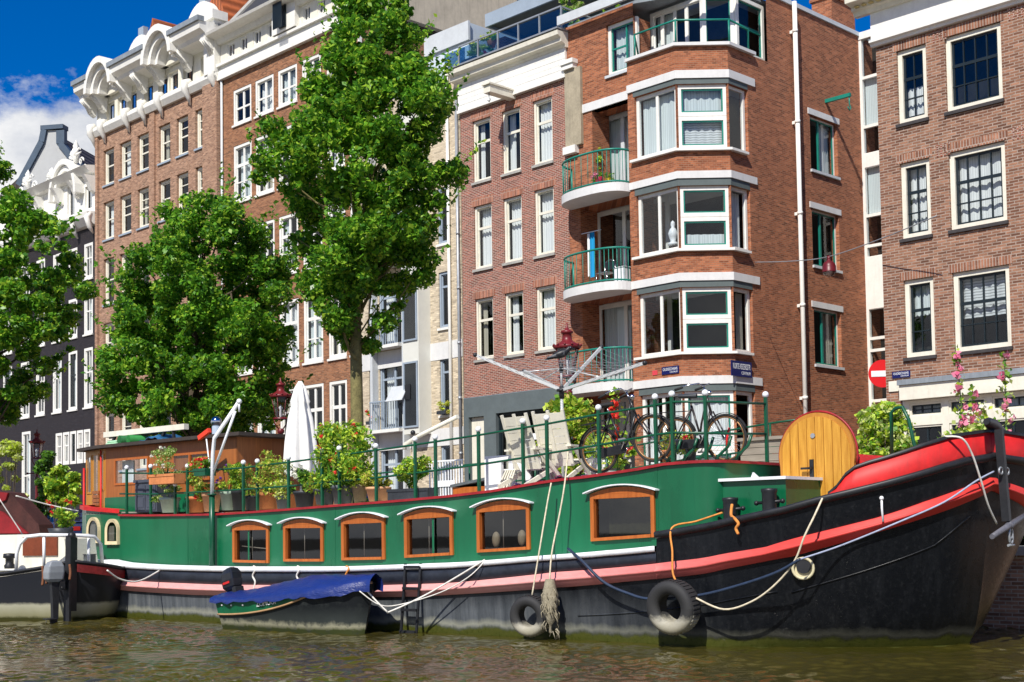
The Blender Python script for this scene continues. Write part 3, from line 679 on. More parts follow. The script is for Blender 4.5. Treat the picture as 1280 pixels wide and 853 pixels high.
m = MB(); m.ext([(0, zk[0]), (-.1, zk[0]), (-.13, zk[0]+.06), (-.2, zk[0]+.1), (-.2, zk[1]), (-.08, zk[1]+.02), (-.08, zk[2]), (0, zk[2])], -.1, xe, 'x'); m.build('frieze', M_WHITE, r)
m = MB(); m.ext([(0, zk[2]), (-.16, zk[2]), (-.2, zk[2]+.1), (-.3, zk[2]+.13), (-.3, zk[3]+.02), (-.62, zk[3]+.06), (-.64, zk[3]+.2), (-.8, zk[4]), (0, zk[4]+.05)], -.55, xe, 'x'); cr = m.build('cornice', M_CREAM, r)
m = MB(); x = -.4
while x < xe: m.box(x, x+.11, -.4, -.3, zk[2]+.17, zk[3]); x += .22
m.build('dentils', paint('ochre_paint', (.55,.45,.2), .6), cr)
for j in range(2):
    for i, c in enumerate((c1, c2)):
        m = MB(); xx = c[1]+.22
        for k in range(4): m.box(xx+k*.11, xx+k*.11+.05, -.012, .0, rz[j][1]-.05, rz[j][1]+.28)
        m.build('brick_ornament', B_MID, r)
m = MB(); m.box(.2, 1.6, 4, 5.2, zt, zt+1.4); ch = m.build('chimney', B_COR, r)
m = MB(); m.lathe([(.3, 0), (.36, .3), (.28, .5)], 14, (.9, 4.6, zt+1.4)); m.build('chimney_pot', M_LEAD, ch)
# ---------------------------------------------------------------- yellow brick house with white bays
b = Bld('brick_house', 'narrow pale yellow brick house with white box bays and blue grey window frames', 'house', 451, 450)
r = b.root; xe = MID.x0-b.x0-.05; YEL = b
zt = b.Z(570, 95)
ops = []; rw = [(235, 306), (341, 411), (447, 520), (556, 640)]
rz = [(b.Z(549, yb), b.Z(549, yt)) for yt, yb in rw]
wc = (b.X(548.5, 380), b.X(563, 380)); fd = (b.X(474, 430), b.X(509, 430)); lw = (b.X(461.5, 500), b.X(471, 500))
for z0, z1 in rz: ops += [(wc[0], wc[1], z0, z1)]
for z0, z1 in rz: ops += [(fd[0], fd[1], z0-.35, z1+.1)]
for z0, z1 in rz[1:]: ops += [(lw[0], lw[1], z0, z1)]
wall(r, I4, 0, xe, 0, zt, ops, B_YEL)
for k, o in enumerate(ops):
    if k < 4: win(r, I4, o, [H2(.76, .08)], M_STEELB, fw=.09, rec=.05, sill=M_WHITE)
    elif k < 8: win(r, I4, o, [H2(.78, .08), V2(.5, .1)], M_STEELB, fw=.09, rec=.05, sill=None, cur=('left', M_CURT))
    else: win(r, I4, o, [H2(.76, .08)], M_STEELB, fw=.08, rec=.05, sill=M_WHITE)
for zz_ in (b.Z(549, 430), b.Z(549, 322)-.0):
    pass
for z in (b.Z(570, 436), b.Z(570, 545)): m = MB(); m.box(0, xe, -.02, -.003, z-.32, z+.32); m.build('render_band', M_CONC, r)
# the projecting box bay
bx0, bx1 = b.X(512, 400), b.X(538, 400); m = MB(); zb0 = b.Z(512, 545); pr = -.55
m.ext([(bx0, 0), (bx0+.25, pr), (bx1-.05, pr), (bx1, 0)], zb0, zt-.2, 'z'); bay = m.build('bay', paint('bay_panel', (.66,.66,.60), .55, .04, 1), r)
for z0, z1 in rz[:3]:
    for (p, q) in (((bx0, 0), (bx0+.25, pr)), ((bx0+.25, pr), (bx1-.05, pr))):
        L = math.hypot(q[0]-p[0], q[1]-p[1]); win(bay, PM(p[0], p[1], q[0]-p[0], q[1]-p[1]), (.04, L-.04, z0-.4, z1-.1), [], M_STEELB, fw=.07, rec=-.05, dp=.06, sill=None, name='bay_window', sw=0)
        mm = MB(PM(p[0], p[1], q[0]-p[0], q[1]-p[1])); mm.quad((.1, -.012, z0-.33), (L-.1, -.012, z0-.33), (L-.1, -.012, z1-.17), (.1, -.012, z1-.17)); mm.build('dark_room_board', M_DIM, bay, fix=False)
for k, (z0, z1) in enumerate(rz[:3]):
    m = MB(); zb_ = z0-.35; m.box(fd[0]-.05, fd[1]+.05, -.5, -.03, zb_-.12, zb_); bb = m.build('balcony', M_WHITE, r)
    m = MB(); n = 12
    for i in range(n+1): x = lerp(fd[0], fd[1], i/n); m.box(x-.012, x+.012, -.49, -.465, zb_, zb_+1.05)
    m.box(fd[0]-.03, fd[1]+.03, -.5, -.455, zb_+1.05, zb_+1.1); m.box(fd[0]-.03, fd[0], -.455, -.02, zb_+1.05, zb_+1.1)
    m.build('railing', M_STEELB, bb)
m = MB(); m.box(fd[0]-.2, fd[0]-.06, -.3, -.003, 0, zt-.3); m.box(fd[1]+.03, fd[1]+.12, -.3, -.003, 0, zt-.3); m.build('white_post', M_GREYW, r)
m = MB(); x = b.X(564.5, 400); m.cyl((x, -.09, 0), (x, -.09, zt+.5), .06, 8); m.build('drainpipe', M_WHITE, r)
shell(r, 0, xe, zt, 10, B_YEL)
px0 = b.X(535, 90, .6); m = MB(); zq = b.Z(585, 28, .6); m.box(px0, xe-.1, .6, 6, zt, zq); pb = m.build('penthouse', paint('pale_blue_panel', (.55,.62,.68), .5, .04), r)
m = MB(); m.box(px0+1.0, xe-.3, .55, .6, zt+.5, zq-.9); m.build('pane', M_BLUEGLASS, pb); m = MB(); m.box(px0-.1, xe, .5, .6, zq-.7, zq+.02); m.build('fascia', M_GREYW, pb)
# ---------------------------------------------------------------- tall house behind
Pq = Frame(*FAC.glob(b.x0+.5, 12, 0).xy, .701, -.713, G)
r = empty('rear_house', 'tall bare concrete rear building with dark tiled roof above the yellow house', 'house', Pq.o, FAC.ang)
xa, xb_ = Pq.hy(470, 10).x, Pq.hy(561, 10).x; zc = Pq.hy(540, 20).z; zt_ = Pq.hy(561, -20).z
m = MB(); m.box(xa, xb_, 0, 6, 0, zt_+3); m.build('wall', paint('grey_render', (.42,.38,.32), .9, .1, 1.2, dirt=.3), r)
xr = Pq.hy(640, 30).x; z0 = Pq.hy(600, 26).z; m = MB(); m.ext([(0, z0), (4, z0+4), (4, 0), (0, 0)], xb_+.02, xr, 'x'); m.build('roof', M_SLATE, r)
m = MB(); m.box(xb_, xr, -.35, -.003, z0-.35, z0+.02); m.build('gutter', M_WHITE, r)
m = MB(); xw_ = Pq.hy(575, 5).x; m.box(xw_, xw_+1.2, .3, 1.6, z0+.5, z0+2.2); m.build('dormer', M_DARKW, r)
m = MB(); m.box(xb_+.3, xr, .003, .3, 0, z0-.36); m.build('rear_wall', M_WHITE, r)
# ---------------------------------------------------------------- warm brown house with broad white frieze
b = Bld('brick_house', 'warm brown brick house with paired white windows and broad frieze of attic windows', 'house', 278)
r = b.root; xe = YEL.x0-b.x0-.02; BRN = b
zt = b.Z(278, 99); cols = [(292, 314.5), (319.5, 342.5), (348, 372), (378, 402), (409, 431), (437, 450)]
rows = [(89, 135), (162, 236), (272, 345), (378, 460), (487, 575)]; ops = []
for yt, yb in rows:
    for pl, pr in cols: ops.append((b.X(pl, 200), b.X(pr, 200), b.Z(348, yb), b.Z(348, yt)))
wall(r, I4, 0, xe, 0, zt, ops, B_BRN)
for k, o in enumerate(ops):
    j = k // len(cols)
    bars = [V2(.5, .12), H2(.45 if j == 0 else .66, .08 if j == 0 else .14)] + ([H2(.33, .05)] if j else [])
    win(r, I4, o, bars, M_WHITE, fw=.13, rec=.02, dp=.14, sill=M_WHITE, cur=[None, ('full', M_CURT2), ('sides', M_NET), ('full', M_NET), None, ('full', M_CURT), None][(k*5+j) % 7])
    if j in (0, 3, 4): pass
shell(r, 0, xe, zt, 9, B_BRN)
h1, h2_, h3 = b.Z(278, 82), b.Z(278, 57), b.Z(278, 46)
m = MB(); m.box(-.05, xe, -.12, -.003, zt-.1, h1); m.box(-.08, xe, -.2, -.12, zt-.1, zt+.05); m.box(-.08, xe, -.25, -.003, h1-.12, h1); m.build('frieze', M_WHITE, r)
aops = [(b.X(p, 70), b.X(p+9.5, 70), h1+.18, h2_-.1) for p in (285, 301, 318, 335, 380, 399, 417, 434)]
wall(r, PM(0, -.05), 0, xe, h1, h2_, aops, M_CREAM, 'attic_wall', .15)
for o in aops: win(r, PM(0, -.05), o, [V2(.5, .06)], M_WHITE, fw=.06, sill=None, sw=.02)
m = MB(); m.ext([(0, h2_), (-.2, h2_), (-.3, h2_+.2), (-.75, h2_+.3), (-.8, h3), (0, h3+.05)], -.3, xe, 'x'); m.build('cornice', M_WHITE, r)
# steep roof and the gabled hoist dormer
m = MB(); m.ext([(-.4, h3+.02), (4, h3+5), (8.6, h3+.02)], 1.2, xe-.3, 'x'); m.build('roof', M_SLATE, r)
m = MB(); m.ext([(-.1, h1), (-.1, h3+1.4), (2.2, h3+4.2), (9, h3+4.2), (9, h1)], xe-.28, xe+.02, 'x'); m.build('gable_wall', paint('bare_concrete', (.50,.44,.34), .9, .1, 1.2, dirt=.3), r)
m = MB(); m.ext([(-.45, h3+.05), (4, h3+5.25), (8.7, h3+.05)], .7, 1.2, 'x'); m.build('parapet', M_STONE, r)
d0, d1 = b.X(347, 40), b.X(376, 40); m = MB(); m.box(d0, d1, -.3, 4, h1+.05, h3+4); dm = m.build('dormer', M_WHITE, r)
m = MB(); m.box(d0+.6, d1-.6, -.36, -.302, h1+.2, h3+1.6); m.build('hoist_door', M_DARKW, dm)
m = MB()
for i in range(9): x = lerp(d0+.55, d1-.55, i/8); m.box(x-.02, x+.02, -.62, -.58, h1+.1, h1+1.4)
m.box(d0+.5, d1-.5, -.63, -.57, h1+1.4, h1+1.46); m.build('railing', M_DARKW, dm)
m = MB(); x = b.X(284.5, 300)-.9; m.cyl((.12, -.08, 0), (.12, -.08, zt), .06, 6); m.build('drainpipe', M_GREYW, r)
# ---------------------------------------------------------------- left brown house with bracketed cornice
b = Bld('brick_house', 'tall brown brick house with white bracketed cornice, two arches and orange tiles', 'house', 121.3)
r = b.root; xe = BRN.x0-b.x0-.03; LFT = b
cols = [(129.5, 142.5), (150, 164), (172, 186), (198.5, 213), (221, 235.5), (244.5, 260)]
rows = [(189, 233), (254, 301), (325, 382), (405, 458), (517, 590)]; zt = b.Z(125, 169); ops = []
for yt, yb in rows:
    for pl, pr in cols: ops.append((b.X(pl, 250), b.X(pr, 250), b.Z(130, yb), b.Z(130, yt)))
wall(r, I4, 0, xe, 0, zt, ops, B_LFT, depth=.3)
for k, o in enumerate(ops): win(r, I4, o, [H2(.5, .07), (.0, .75, 1, .75, .04)] if k % 3 else [H2(.55, .07)], M_CREAM, fw=.12, rec=.12, dp=.12, sill=M_STEELB, cur=[None, ('left',), None, ('sides', M_CURT2), None][k % 5], arch=(B_LFT, .3), sw=.05)
m = MB(); m.box(xe-1.2, xe-.02, -.25, 0, 0, zt-.1); m.box(-.0, .25, -.12, 0, 0, zt-.1); xm = b.X(192, 250); m.box(xm-.22, xm+.22, -.1, 0, 0, zt-.1); m.build('brick_pier', B_LFT, r)
shell(r, 0, xe, zt, 9, B_LFT)
zA, zB, zC = zt, b.Z(122, 150), b.Z(122, 127)   # string course, attic, cornice
m = MB(); m.ext([(0, zA-.1), (-.15, zA-.1), (-.3, zA+.15), (-.3, zA+.3), (-.12, zA+.45), (0, zA+.45)], -.2, xe, 'x'); m.build('string_course', M_WHITE, r)
aops = []; ap = [133, 147, 160, 180, 198, 211, 229, 251]
for p in ap: x = b.X(p, 140); aops.append((x, x+.85, zA+.55, zC-.35))
wall(r, I4, 0, xe, zA+.4, zC, aops, M_CREAM, 'attic_wall', .3)
for o in aops: win(r, I4, o, [V2(.5, .05)], M_WHITE, M_DARKW, fw=.08, rec=.15, sill=None)
# cornice in stretches, interrupted by two arches
arcs = [b.X(148, 100), b.X(222, 60)]; ra = 1.15; m = MB()
prof = [(0, zC-.1), (-.75, zC), (-.85, zC+.15), (-1.1, zC+.3), (-1.15, zC+.62), (0, zC+.75)]
xs_ = [-.35, arcs[0]-ra, arcs[0]+ra, arcs[1]-ra, arcs[1]+ra, xe]
for i in (0, 2, 4): m = MB(); m.ext(prof, xs_[i], xs_[i+1], 'x'); m.build('cornice', M_WHITE, r)
for i in (0, 2, 4): m = MB(); m.box(xs_[i]-.05, xs_[i+1]+.05, -1.25, -.9, zC+.62, zC+.85); m.build('gutter', M_LEAD, r)
for ax in arcs:
    m = MB(); n = 14
    for k, (r0, r1, y0) in enumerate(((ra-.05, ra+.22, -1.2), (ra-.3, ra-.05, -.95), (ra-.5, ra-.3, -.7))):
        for i in range(n):
            a0, a1 = math.pi*i/n, math.pi*(i+1)/n
            m.ext([(ax-r0*math.cos(a0), zC-.1+r0*math.sin(a0)*1.15), (ax-r1*math.cos(a0), zC-.1+r1*math.sin(a0)*1.15), (ax-r1*math.cos(a1), zC-.1+r1*math.sin(a1)*1.15), (ax-r0*math.cos(a1), zC-.1+r0*math.sin(a1)*1.15)], y0, 0, 'y')
    m.build('arch', M_WHITE, r)
    m = MB(); pts = [(ax-(ra)*math.cos(math.pi*i/16), zC-.1+ra*1.1*math.sin(math.pi*i/16)) for i in range(17)]; m.ext(pts, -.25, -.05, 'y'); m.build('tympanum', M_CREAM, r)
    # dormer behind: rounded white gable with orange tiles
    gx = ax+1.5; m = MB(); pts = [(gx-1.5*math.cos(math.pi*i/18), zC+.6+1.9*math.sin(math.pi*i/18)) for i in range(19)]; m.ext(pts, .3, .6, 'y'); g = m.build('round_gable', M_WHITE, r)
    m = MB(); pts = [(gx+.25-1.3*math.cos(math.pi*i/12), zC+.9+2.0*math.sin(math.pi*i/12)) for i in range(13)]; m.ext([(gx-.6, zC+.6), (gx+.75, zC+3.25), (gx+2.1, zC+.6)], .62, 5, 'y'); m.build('tiled_roof', M_PANT, g)
    m = MB(); m.box(gx-.15, gx+.35, .35, .62, zC+2.3, zC+2.9); m.build('finial', M_STEELB, g)
for bx in [arcs[0]-ra-.05, arcs[0]+ra+.1, arcs[1]-ra-.1, arcs[1]+ra+.1, xe-.25, -.05, (arcs[0]+arcs[1])/2]:
    m = MB(); m.ext([(-.1, zC-.85), (-.30, zC-.75), (-.42, zC-.45), (-.8, zC-.15), (-.85, zC+.1), (-.0, zC+.1)], bx-.18, bx+.18, 'x')
    m.tube([(bx-.2, -.38, zC-.36), (bx+.2, -.38, zC-.36)], .15, 10); m.tube([(bx-.2, -.66, zC-.02), (bx+.2, -.66, zC-.02)], .13, 10)
    for k in range(3): m.tube([(bx-.14+.14*k, -.34, zC-.7), (bx-.14+.14*k, -.52, zC-.38), (bx-.14+.14*k, -.86, zC-.1)], .045, 6)
    m.tube([(bx, -.1, zA+.5), (bx, -.36, zA+.38), (bx, -.36, zA+.05), (bx, -.18, zA-.25), (bx, -.08, zA-.6)], [.16, .2, .18, .12, .03], 8)
    m.build('bracket', M_WHITE, r)
m = MB(); m.box(xe-.9, xe-.0, -.35, .3, zA+.3, zC+.9); m.box(xe-1.1, xe+.1, -.5, .3, zC+.9, zC+1.3); m.build('end_block', M_WHITE, r)
# ---------------------------------------------------------------- dark painted house, left
P0 = FAC.hy(-60, 400).x; b = Bld('brick_house', 'black painted brick house with ornate white gable parapet and white sashes', 'house', -60, 400)
r = b.root; xe = LFT.x0-b.x0-.03; DRK = b
zt = b.Z(120, 278); cols = [(4, 15), (26, 37), (45, 56), (66, 77), (85.5, 96.5), (105, 116)]; ops = []
rows = [(306, 350), (370, 419), (436, 510)]
for yt, yb in rows:
    for pl, pr in cols: ops.append((b.X(pl, 430), b.X(pr, 430), b.Z(105, yb), b.Z(105, yt)))
gx = [b.X(p, 560) for p in (69, 78, 87, 95.5, 104, 113)]
for a, c in zip(gx, gx[1:]): ops.append((a+.03, c-.03, b.Z(113, 578), b.Z(113, 536)))
ops.append((b.X(27, 580), b.X(38, 580), .3, b.Z(30, 540)))
wall(r, I4, 0, xe, 0, zt, ops, B_DRK)
for k, o in enumerate(ops): win(r, I4, o, [H2(.6, .07), V2(.5, .04)], M_WHITE, M_WHITE if k % 4 else M_DARKW, fw=.15, rec=.01, dp=.12, sill=M_WHITE if k < 18 else None, cur=[('full',), ('sides',), None, ('full', M_NET)][k % 4])
shell(r, 0, xe, zt, 9, B_DRK)
m = MB(); m.ext([(0, zt-.15), (-.2, zt-.1), (-.5, zt+.25), (-.55, zt+.5), (0, zt+.55)], 0, xe, 'x'); m.build('cornice', M_WHITE, r)
zw = zt+.5; pops = [(b.X(108, 268), b.X(117, 268), zw+.3, zw+1.5), (b.X(86, 270), b.X(95, 270), zw+.3, zw+1.9)]
wall(r, PM(0, -.08), 0, xe, zw, zw+2.0, pops, M_WHITE, 'attic_wall', .3)
for o in pops: win(r, PM(0, -.08), o, [], M_WHITE, M_DARKW, fw=.08, rec=.12, sill=None)
m = MB(); m.ext([(0, zw+2.0), (-.4, zw+2.05), (-.7, zw+2.35), (0, zw+2.45)], 0, xe, 'x'); m.build('upper_cornice', M_WHITE, r)
m = MB(); ax = b.X(90, 260)
for k, (rr, y0) in enumerate(((1.55, -.6), (1.3, -.45))):
    for i in range(14):
        a0, a1 = math.pi*i/14, math.pi*(i+1)/14; q = rr-.22
        m.ext([(ax-q*math.cos(a0), zw+1.2+q*math.sin(a0)*1.3), (ax-rr*math.cos(a0), zw+1.2+rr*math.sin(a0)*1.3), (ax-rr*math.cos(a1), zw+1.2+rr*math.sin(a1)*1.3), (ax-q*math.cos(a1), zw+1.2+q*math.sin(a1)*1.3)], y0, 0, 'y')
m.build('arch', M_WHITE, r)
rg = random.Random(5)
def scroll(cx, cz_, rad, turn, sgn, y=-.22):
    m = MB(); P = []; n = 40
    for i in range(n+1):
        t_ = i/n; a = turn*2*math.pi*t_; q = rad*(1-.82*t_); P.append((cx+sgn*q*math.cos(a), y-.1*t_, cz_+q*math.sin(a)))
    m.tube(P, [rad*.22*(1-.45*i/n) for i in range(n+1)], 7)
    return m
def carving(cx, cz_, wd, hg, name='carving'):
    """one carved relief: scrolls and acanthus fronds round a central shell"""
    m = MB()
    for sg in (-1, 1):
        for (dx, dz, rr, tn) in ((.55, -.30, .34, 1.4), (.28, .12, .26, 1.3), (.85, -.55, .24, 1.2)):
            q = scroll(cx+sg*dx*wd, cz_+dz*hg, rr*wd*.55, tn, sg); m.add(q.v, q.f, True)
        for j in range(5):
            a = R(20+28*j); L = hg*(.55-.04*j); P = [(cx+sg*.08, -.2, cz_-.15*hg), (cx+sg*(.08+.4*L*math.cos(a)), -.34, cz_-.15*hg+.55*L*math.sin(a)), (cx+sg*(.08+.75*L*math.cos(a)), -.26, cz_-.15*hg+L*math.sin(a)*.95)]
            m.tube(P, [.07, .10, .02], 6)
    m.lathe([(.001, -.3*hg), (.14, -.25*hg), (.20, 0), (.12, .2*hg), (.17, .32*hg), (.06, .46*hg), (.001, .55*hg)], 10, (cx, -.22, cz_))
    return m.build(name, M_WHITE, r)
carving(b.X(100, 240), zw+3.3, 1.15, 1.5); carving(b.X(40, 250), zw+3.0, 1.5, 1.3); carving(b.X(70, 250), zw+2.8, .9, .8); carving(b.X(14, 250), zw+2.9, 1.2, 1.0)
for bx in (b.X(120, 265), b.X(101, 265), b.X(80, 268), b.X(55, 270), b.X(30, 275)):
    m = MB(); m.ext([(-.1, zt+1.5), (-.3, zt+1.6), (-.5, zt+2.0), (-.75, zt+2.35), (0, zt+2.35)], bx-.16, bx+.16, 'x'); m.build('console', M_WHITE, r); m = MB(); m.tube([(bx, -.3, zt+.45), (bx, -.5, zt+.2), (bx, -.35, zt-.3), (bx, -.15, zt-.6)], [.12, .17, .13, .03], 8); m.build('drop_ornament', M_WHITE, r)
# grey gabled house behind it
_p = at(66, 200, 76); Pg = Frame(_p.x, _p.y, .985, -.17, G)
r = empty('gabled_house', 'pale grey gabled house with chimney top and brown tiled roof behind the black house', 'house', Pg.o, Pg.ang)
q = [Pg.hy(*p) for p in ((24, 232), (53, 178), (56, 163), (76, 163), (76, 180), (118, 232))]
m = MB(); poly = [(q[0].x, q[0].z-6)] + [(p.x, p.z) for p in q] + [(q[-1].x, q[-1].z-6)]; m.ext(poly, 0, .4, 'y'); m.build('gable', paint('grey_render_gable', (.42,.43,.43), .85, .05, 1), r)
m = MB(); e_ = .22
for A, B in ((q[0], q[1]), (q[1], q[2]), (q[3], q[4]), (q[4], q[5])): m.bar((A.x, .1, A.z), (B.x, .1, B.z), .5, .35)
m.box(q[2].x-.2, q[3].x+.2, -.15, .5, q[2].z, q[2].z+.25); m.build('gable_edge', paint('dark_blue_edge', (.06,.09,.13), .5), r)
m = MB(); rid = q[1]; m.ext([(q[0].x, q[0].z-.3), ((q[1].x+q[4].x)/2, q[1].z+.6), (q[5].x, q[5].z-.3)], .45, 14, 'y'); m.build('roof', M_SLB, r)
m = MB(); p1 = Pg.hy(-12, 215); m.ext([(q[0].x-6, q[0].z-3.5), (q[1].x-.3, q[1].z-.1), (q[1].x-.3, q[0].z-3.5)], 1.2, 6, 'y'); m.build('roof', M_SLB, r)
# ================================================================ the green houseboat
BF = Frame(2.44, 18.6, .76, -.65, 0)
HB = empty('houseboat', 'long green houseboat with black hull, pink and red rubbing band and raised red bow', 'houseboat', BF.o, BF.ang)
BEAM = 4.2
WL = [(-16.2, 2.1), (-16.1, 1.3), (-15.6, .55), (-14.6, .1), (-13, -.12), (-6.5, -.06), (-2, -.02), (0, 0), (.6, .13), (1.06, .33), (1.7, .66), (2.33, 1.07), (2.8, 1.55), (3.05, 2.1)]
TP = [(-16.9, 2.1), (-16.75, 1.2), (-16.1, .35), (-14.9, -.06), (-13, -.2), (-6.5, -.14), (-2, -.12), (0, -.12), (.8, -.1), (1.5, .0), (2.3, .26), (2.95, .68), (3.36, 1.22), (3.55, 1.85)]
FTP = [*[(x, 4.2-y) for x, y in TP[:9]], (2.0, 4.27), (3.1, 4.12), (3.68, 3.5), (3.80, 2.6), (3.55, 1.85)]
def resample(C, n):
    C = [Vector(c) for c in C]; P = []
    # Catmull-Rom through the station points
    for i in range(len(C)-1):
        p0, p1, p2, p3 = C[max(i-1, 0)], C[i], C[i+1], C[min(i+2, len(C)-1)]
        for k in range(n):
            t = k/n; P.append(.5*((2*p1) + (p2-p0)*t + (2*p0-5*p1+4*p2-p3)*t*t + (3*p1-p0-3*p2+p3)*t**3))
    P.append(C[-1]); return P
NS = 6
WLC = resample(WL, NS); TPC = resample(TP, NS); FTC = resample(FTP, NS)
def top_hit(px, py, C=TPC):
    """a picture point on the curved upright side wall -> (station index, height)"""
    best = None
    for i in range(len(C)-1):
        A, B = C[i], C[i+1]
        d = ray(px, py); A3 = BF.glob(A.x, A.y, 0); D = BF.glob(B.x, B.y, 0)-A3; n = Vector((-D.y, D.x, 0))
        den = d.dot(n)
        if abs(den) < 1e-9: continue
        k = (A3-CAM).dot(n)/den; P = CAM+d*k; u = (P-A3).dot(D)/D.length_squared
        if k > 0 and -1e-6 <= u <= (3 if i == len(C)-2 else 1+1e-6) and (best is None or k < best[0]): best = (k, i+u, P.z)
    return best[1:]
def table(pts): return sorted(top_hit(*p) for p in pts)
SHEER_B = table([(130,702),(150,706),(200,709),(280,711),(415,711),(527,707),(560,706),(670,697),(760,690),(819,684.5)])
SHEER_BOW = table([(822,666),(870,658),(927,646),(980,635),(1032,620.5),(1100,604),(1126,597),(1180,581),(1206,573.5),(1243,567)])
BTOP = table([(141,724),(200,728),(275,731),(462,732),(527,730),(560,729),(695,715),(780,708.5),(840,702),(897,694),(960,684),(1005,671),(1060,657.5),(1100,647.5),(1160,627),(1205,611),(1240,597)])
BBOT = table([(142,737),(240,744),(350,746.5),(462,747),(527,746),(560,744),(695,735),(780,727.5),(825,723.5),(900,713.5),(960,702.5),(997,696),(1060,679),(1100,667),(1160,648),(1201,633),(1239,614)])
REDT = table([(1033,619),(1044,609),(1054,594),(1065,585),(1085,578),(1100,574),(1153,557),(1190,546),(1232,540),(1244,540)])
NI = len(TPC)
KB = top_hit(820.5, 676)[0]
def zs_(k): return interp(k, SHEER_B) if k < KB else interp(k, SHEER_BOW)
def side(k, z, off=0.0, mirror=False):
    """point on the hull skin at station k and height z"""
    i = min(int(k), NI-2); f = k-i; W_, T_ = WLC[i].lerp(WLC[i+1], f), TPC[i].lerp(TPC[i+1], f)
    if mirror: T_ = FTC[i].lerp(FTC[i+1], f); T_ = Vector((T_.x, BEAM-T_.y))
    zt = interp(k, SHEER_BOW) if k > KB else max(interp(k, SHEER_B), .3)
    q = max(0, min(1.15, z/zt)); g = q**.62
    P = W_.lerp(T_, g) if z >= 0 else W_.lerp(Vector((W_.x, 2.1)), min(1, -z*.25))
    C_ = FTC if mirror else TPC; d = C_[i+1]-C_[i]
    if mirror: d.y = -d.y
    d.normalize(); P = P + Vector((d.y, -d.x))*off
    return (P.x, BEAM-P.y if mirror else P.y, z)
KS = [i*.5 for i in range(2*(NI-1)+1)]
KS = sorted(set(KS + [KB-.01, KB+.01]))
# hull paint: weed at the waterline, dusty grey boot-top, black above, glossier to the bow
t = NT('hull_black_paint'); v = t.obj(); sp = t.n('ShaderNodeSeparateXYZ'); t.t.links.new(v, sp.inputs[0])
nz = t.noise(t.scalev(v, (1, 1, .6)), 2.2, 7, .68); nf = t.noise(v, 17, 6, .75); st = t.noise(t.scalev(v, (5, 5, .25)), 1.3, 6, .7)
aft = t.math('MULTIPLY', t.math('SUBTRACT', .6, sp.outputs[0]), .22, True)
h = t.math('ADD', sp.outputs[2], t.math('MULTIPLY', t.math('SUBTRACT', nz, .5), .25))
black = t.mix(t.ramp(st, [(.5, (0,0,0)), (.85, (.4,)*3)]), (.004,.005,.007), (.03,.033,.037))
black = t.mix(t.ramp(nf, [(.55, (0,0,0)), (.75, (.5,)*3)]), black, (.028,.03,.033))
dust = t.ramp(st, [(.3, (.07,.08,.09)), (.55, (.14,.155,.17)), (.8, (.27,.28,.275))])
kd = t.math('MULTIPLY', t.ramp(h, [(.38, (1,1,1)), (.74, (0,0,0))]), t.math('ADD', t.math('MULTIPLY', aft, .7), .0))
col = t.mix(kd, black, dust)
pale = t.ramp(h, [(.10, (0,0,0)), (.17, (1,1,1)), (.26, (0,0,0))])
col = t.mix(t.math('MULTIPLY', pale, t.math('ADD', t.math('MULTIPLY', aft, .4), .12)), col, (.40,.40,.30))
alg = t.mix(nf, (.02,.035,.004), (.10,.10,.02))
col = t.mix(t.ramp(h, [(.08, (1,1,1)), (.14, (0,0,0))]), col, alg)
rust = t.ramp(t.noise(v, 5.5, 8, .75), [(.66, (0,0,0)), (.74, (.55,)*3)]); col = t.mix(rust, col, (.10,.055,.03))
t.pbr(col, t.ramp(nf, [(.3, (.22,)*3), (.7, (.45,)*3)]), 0, .3, bump=nf, bstr=.25, bdist=.01); M_HULL = t.m
M_HULLTOP = paint('hull_band_black', (.020,.024,.034), .4, .3, 3, dirt=0, bump=.1)
t = NT('rubbing_band_paint'); v = t.obj(); sp = t.n('ShaderNodeSeparateXYZ'); t.t.links.new(v, sp.inputs[0])
nz = t.noise(t.scalev(v, (2, 2, 8)), 2.5, 6, .7); fx = t.math('MULTIPLY', t.math('ADD', sp.outputs[0], 3.0), .22, True)
col = t.mix(fx, t.mix(nz, (.60,.22,.21), (.78,.42,.39)), t.mix(nz, (.52,.025,.02), (.66,.06,.05)))
col = t.mix(t.ramp(t.noise(t.scalev(v, (3, 3, 3)), 3, 7, .75), [(.62, (0,0,0)), (.76, (.7,)*3)]), col, (.25,.1,.08))
t.pbr(col, .5, 0, .4, bump=nz, bstr=.1); M_BANDP = t.m
M_RED = paint('bow_red_paint', (.56,.02,.02), .5, .18, 1.5, spec=.3, dirt=.3, bump=.08)
t = NT('cabin_green_paint'); v = t.obj()
n1 = t.noise(t.scalev(v, (1, 1, .25)), 1.1, 5, .6); n2 = t.noise(t.scalev(v, (9, 9, .35)), 1.0, 5, .65); n3 = t.noise(v, 26, 4, .7); n4 = t.noise(t.scalev(v, (.5, 1, .8)), 1.6, 3)
col = t.ramp(n1, [(.3, (.002,.078,.030)), (.7, (.005,.135,.056))])
col = t.mix(t.ramp(n2, [(.58, (0,0,0)), (.8, (.55,)*3)]), col, (.003,.050,.022))
col = t.mix(t.ramp(n2, [(.22, (.4,)*3), (.40, (0,0,0))]), col, (.02,.19,.10))
col = t.mix(t.ramp(n4, [(.62, (0,0,0)), (.74, (.30,)*3)]), col, (.07,.22,.12))
col = t.mix(t.ramp(n3, [(.70, (0,0,0)), (.76, (.6,)*3)]), col, (.10,.075,.03))
t.pbr(col, t.ramp(n1, [(.3, (.22,)*3), (.7, (.42,)*3)]), 0, .5, bump=n4, bstr=.12, bdist=.05); M_GREEN = t.m
M_GREEND = paint('rail_green_paint', (.004,.075,.035), .35, .15, 4)
M_TRIMW = paint('trim_white', (.78,.80,.82), .45, .08, 4, dirt=.15)
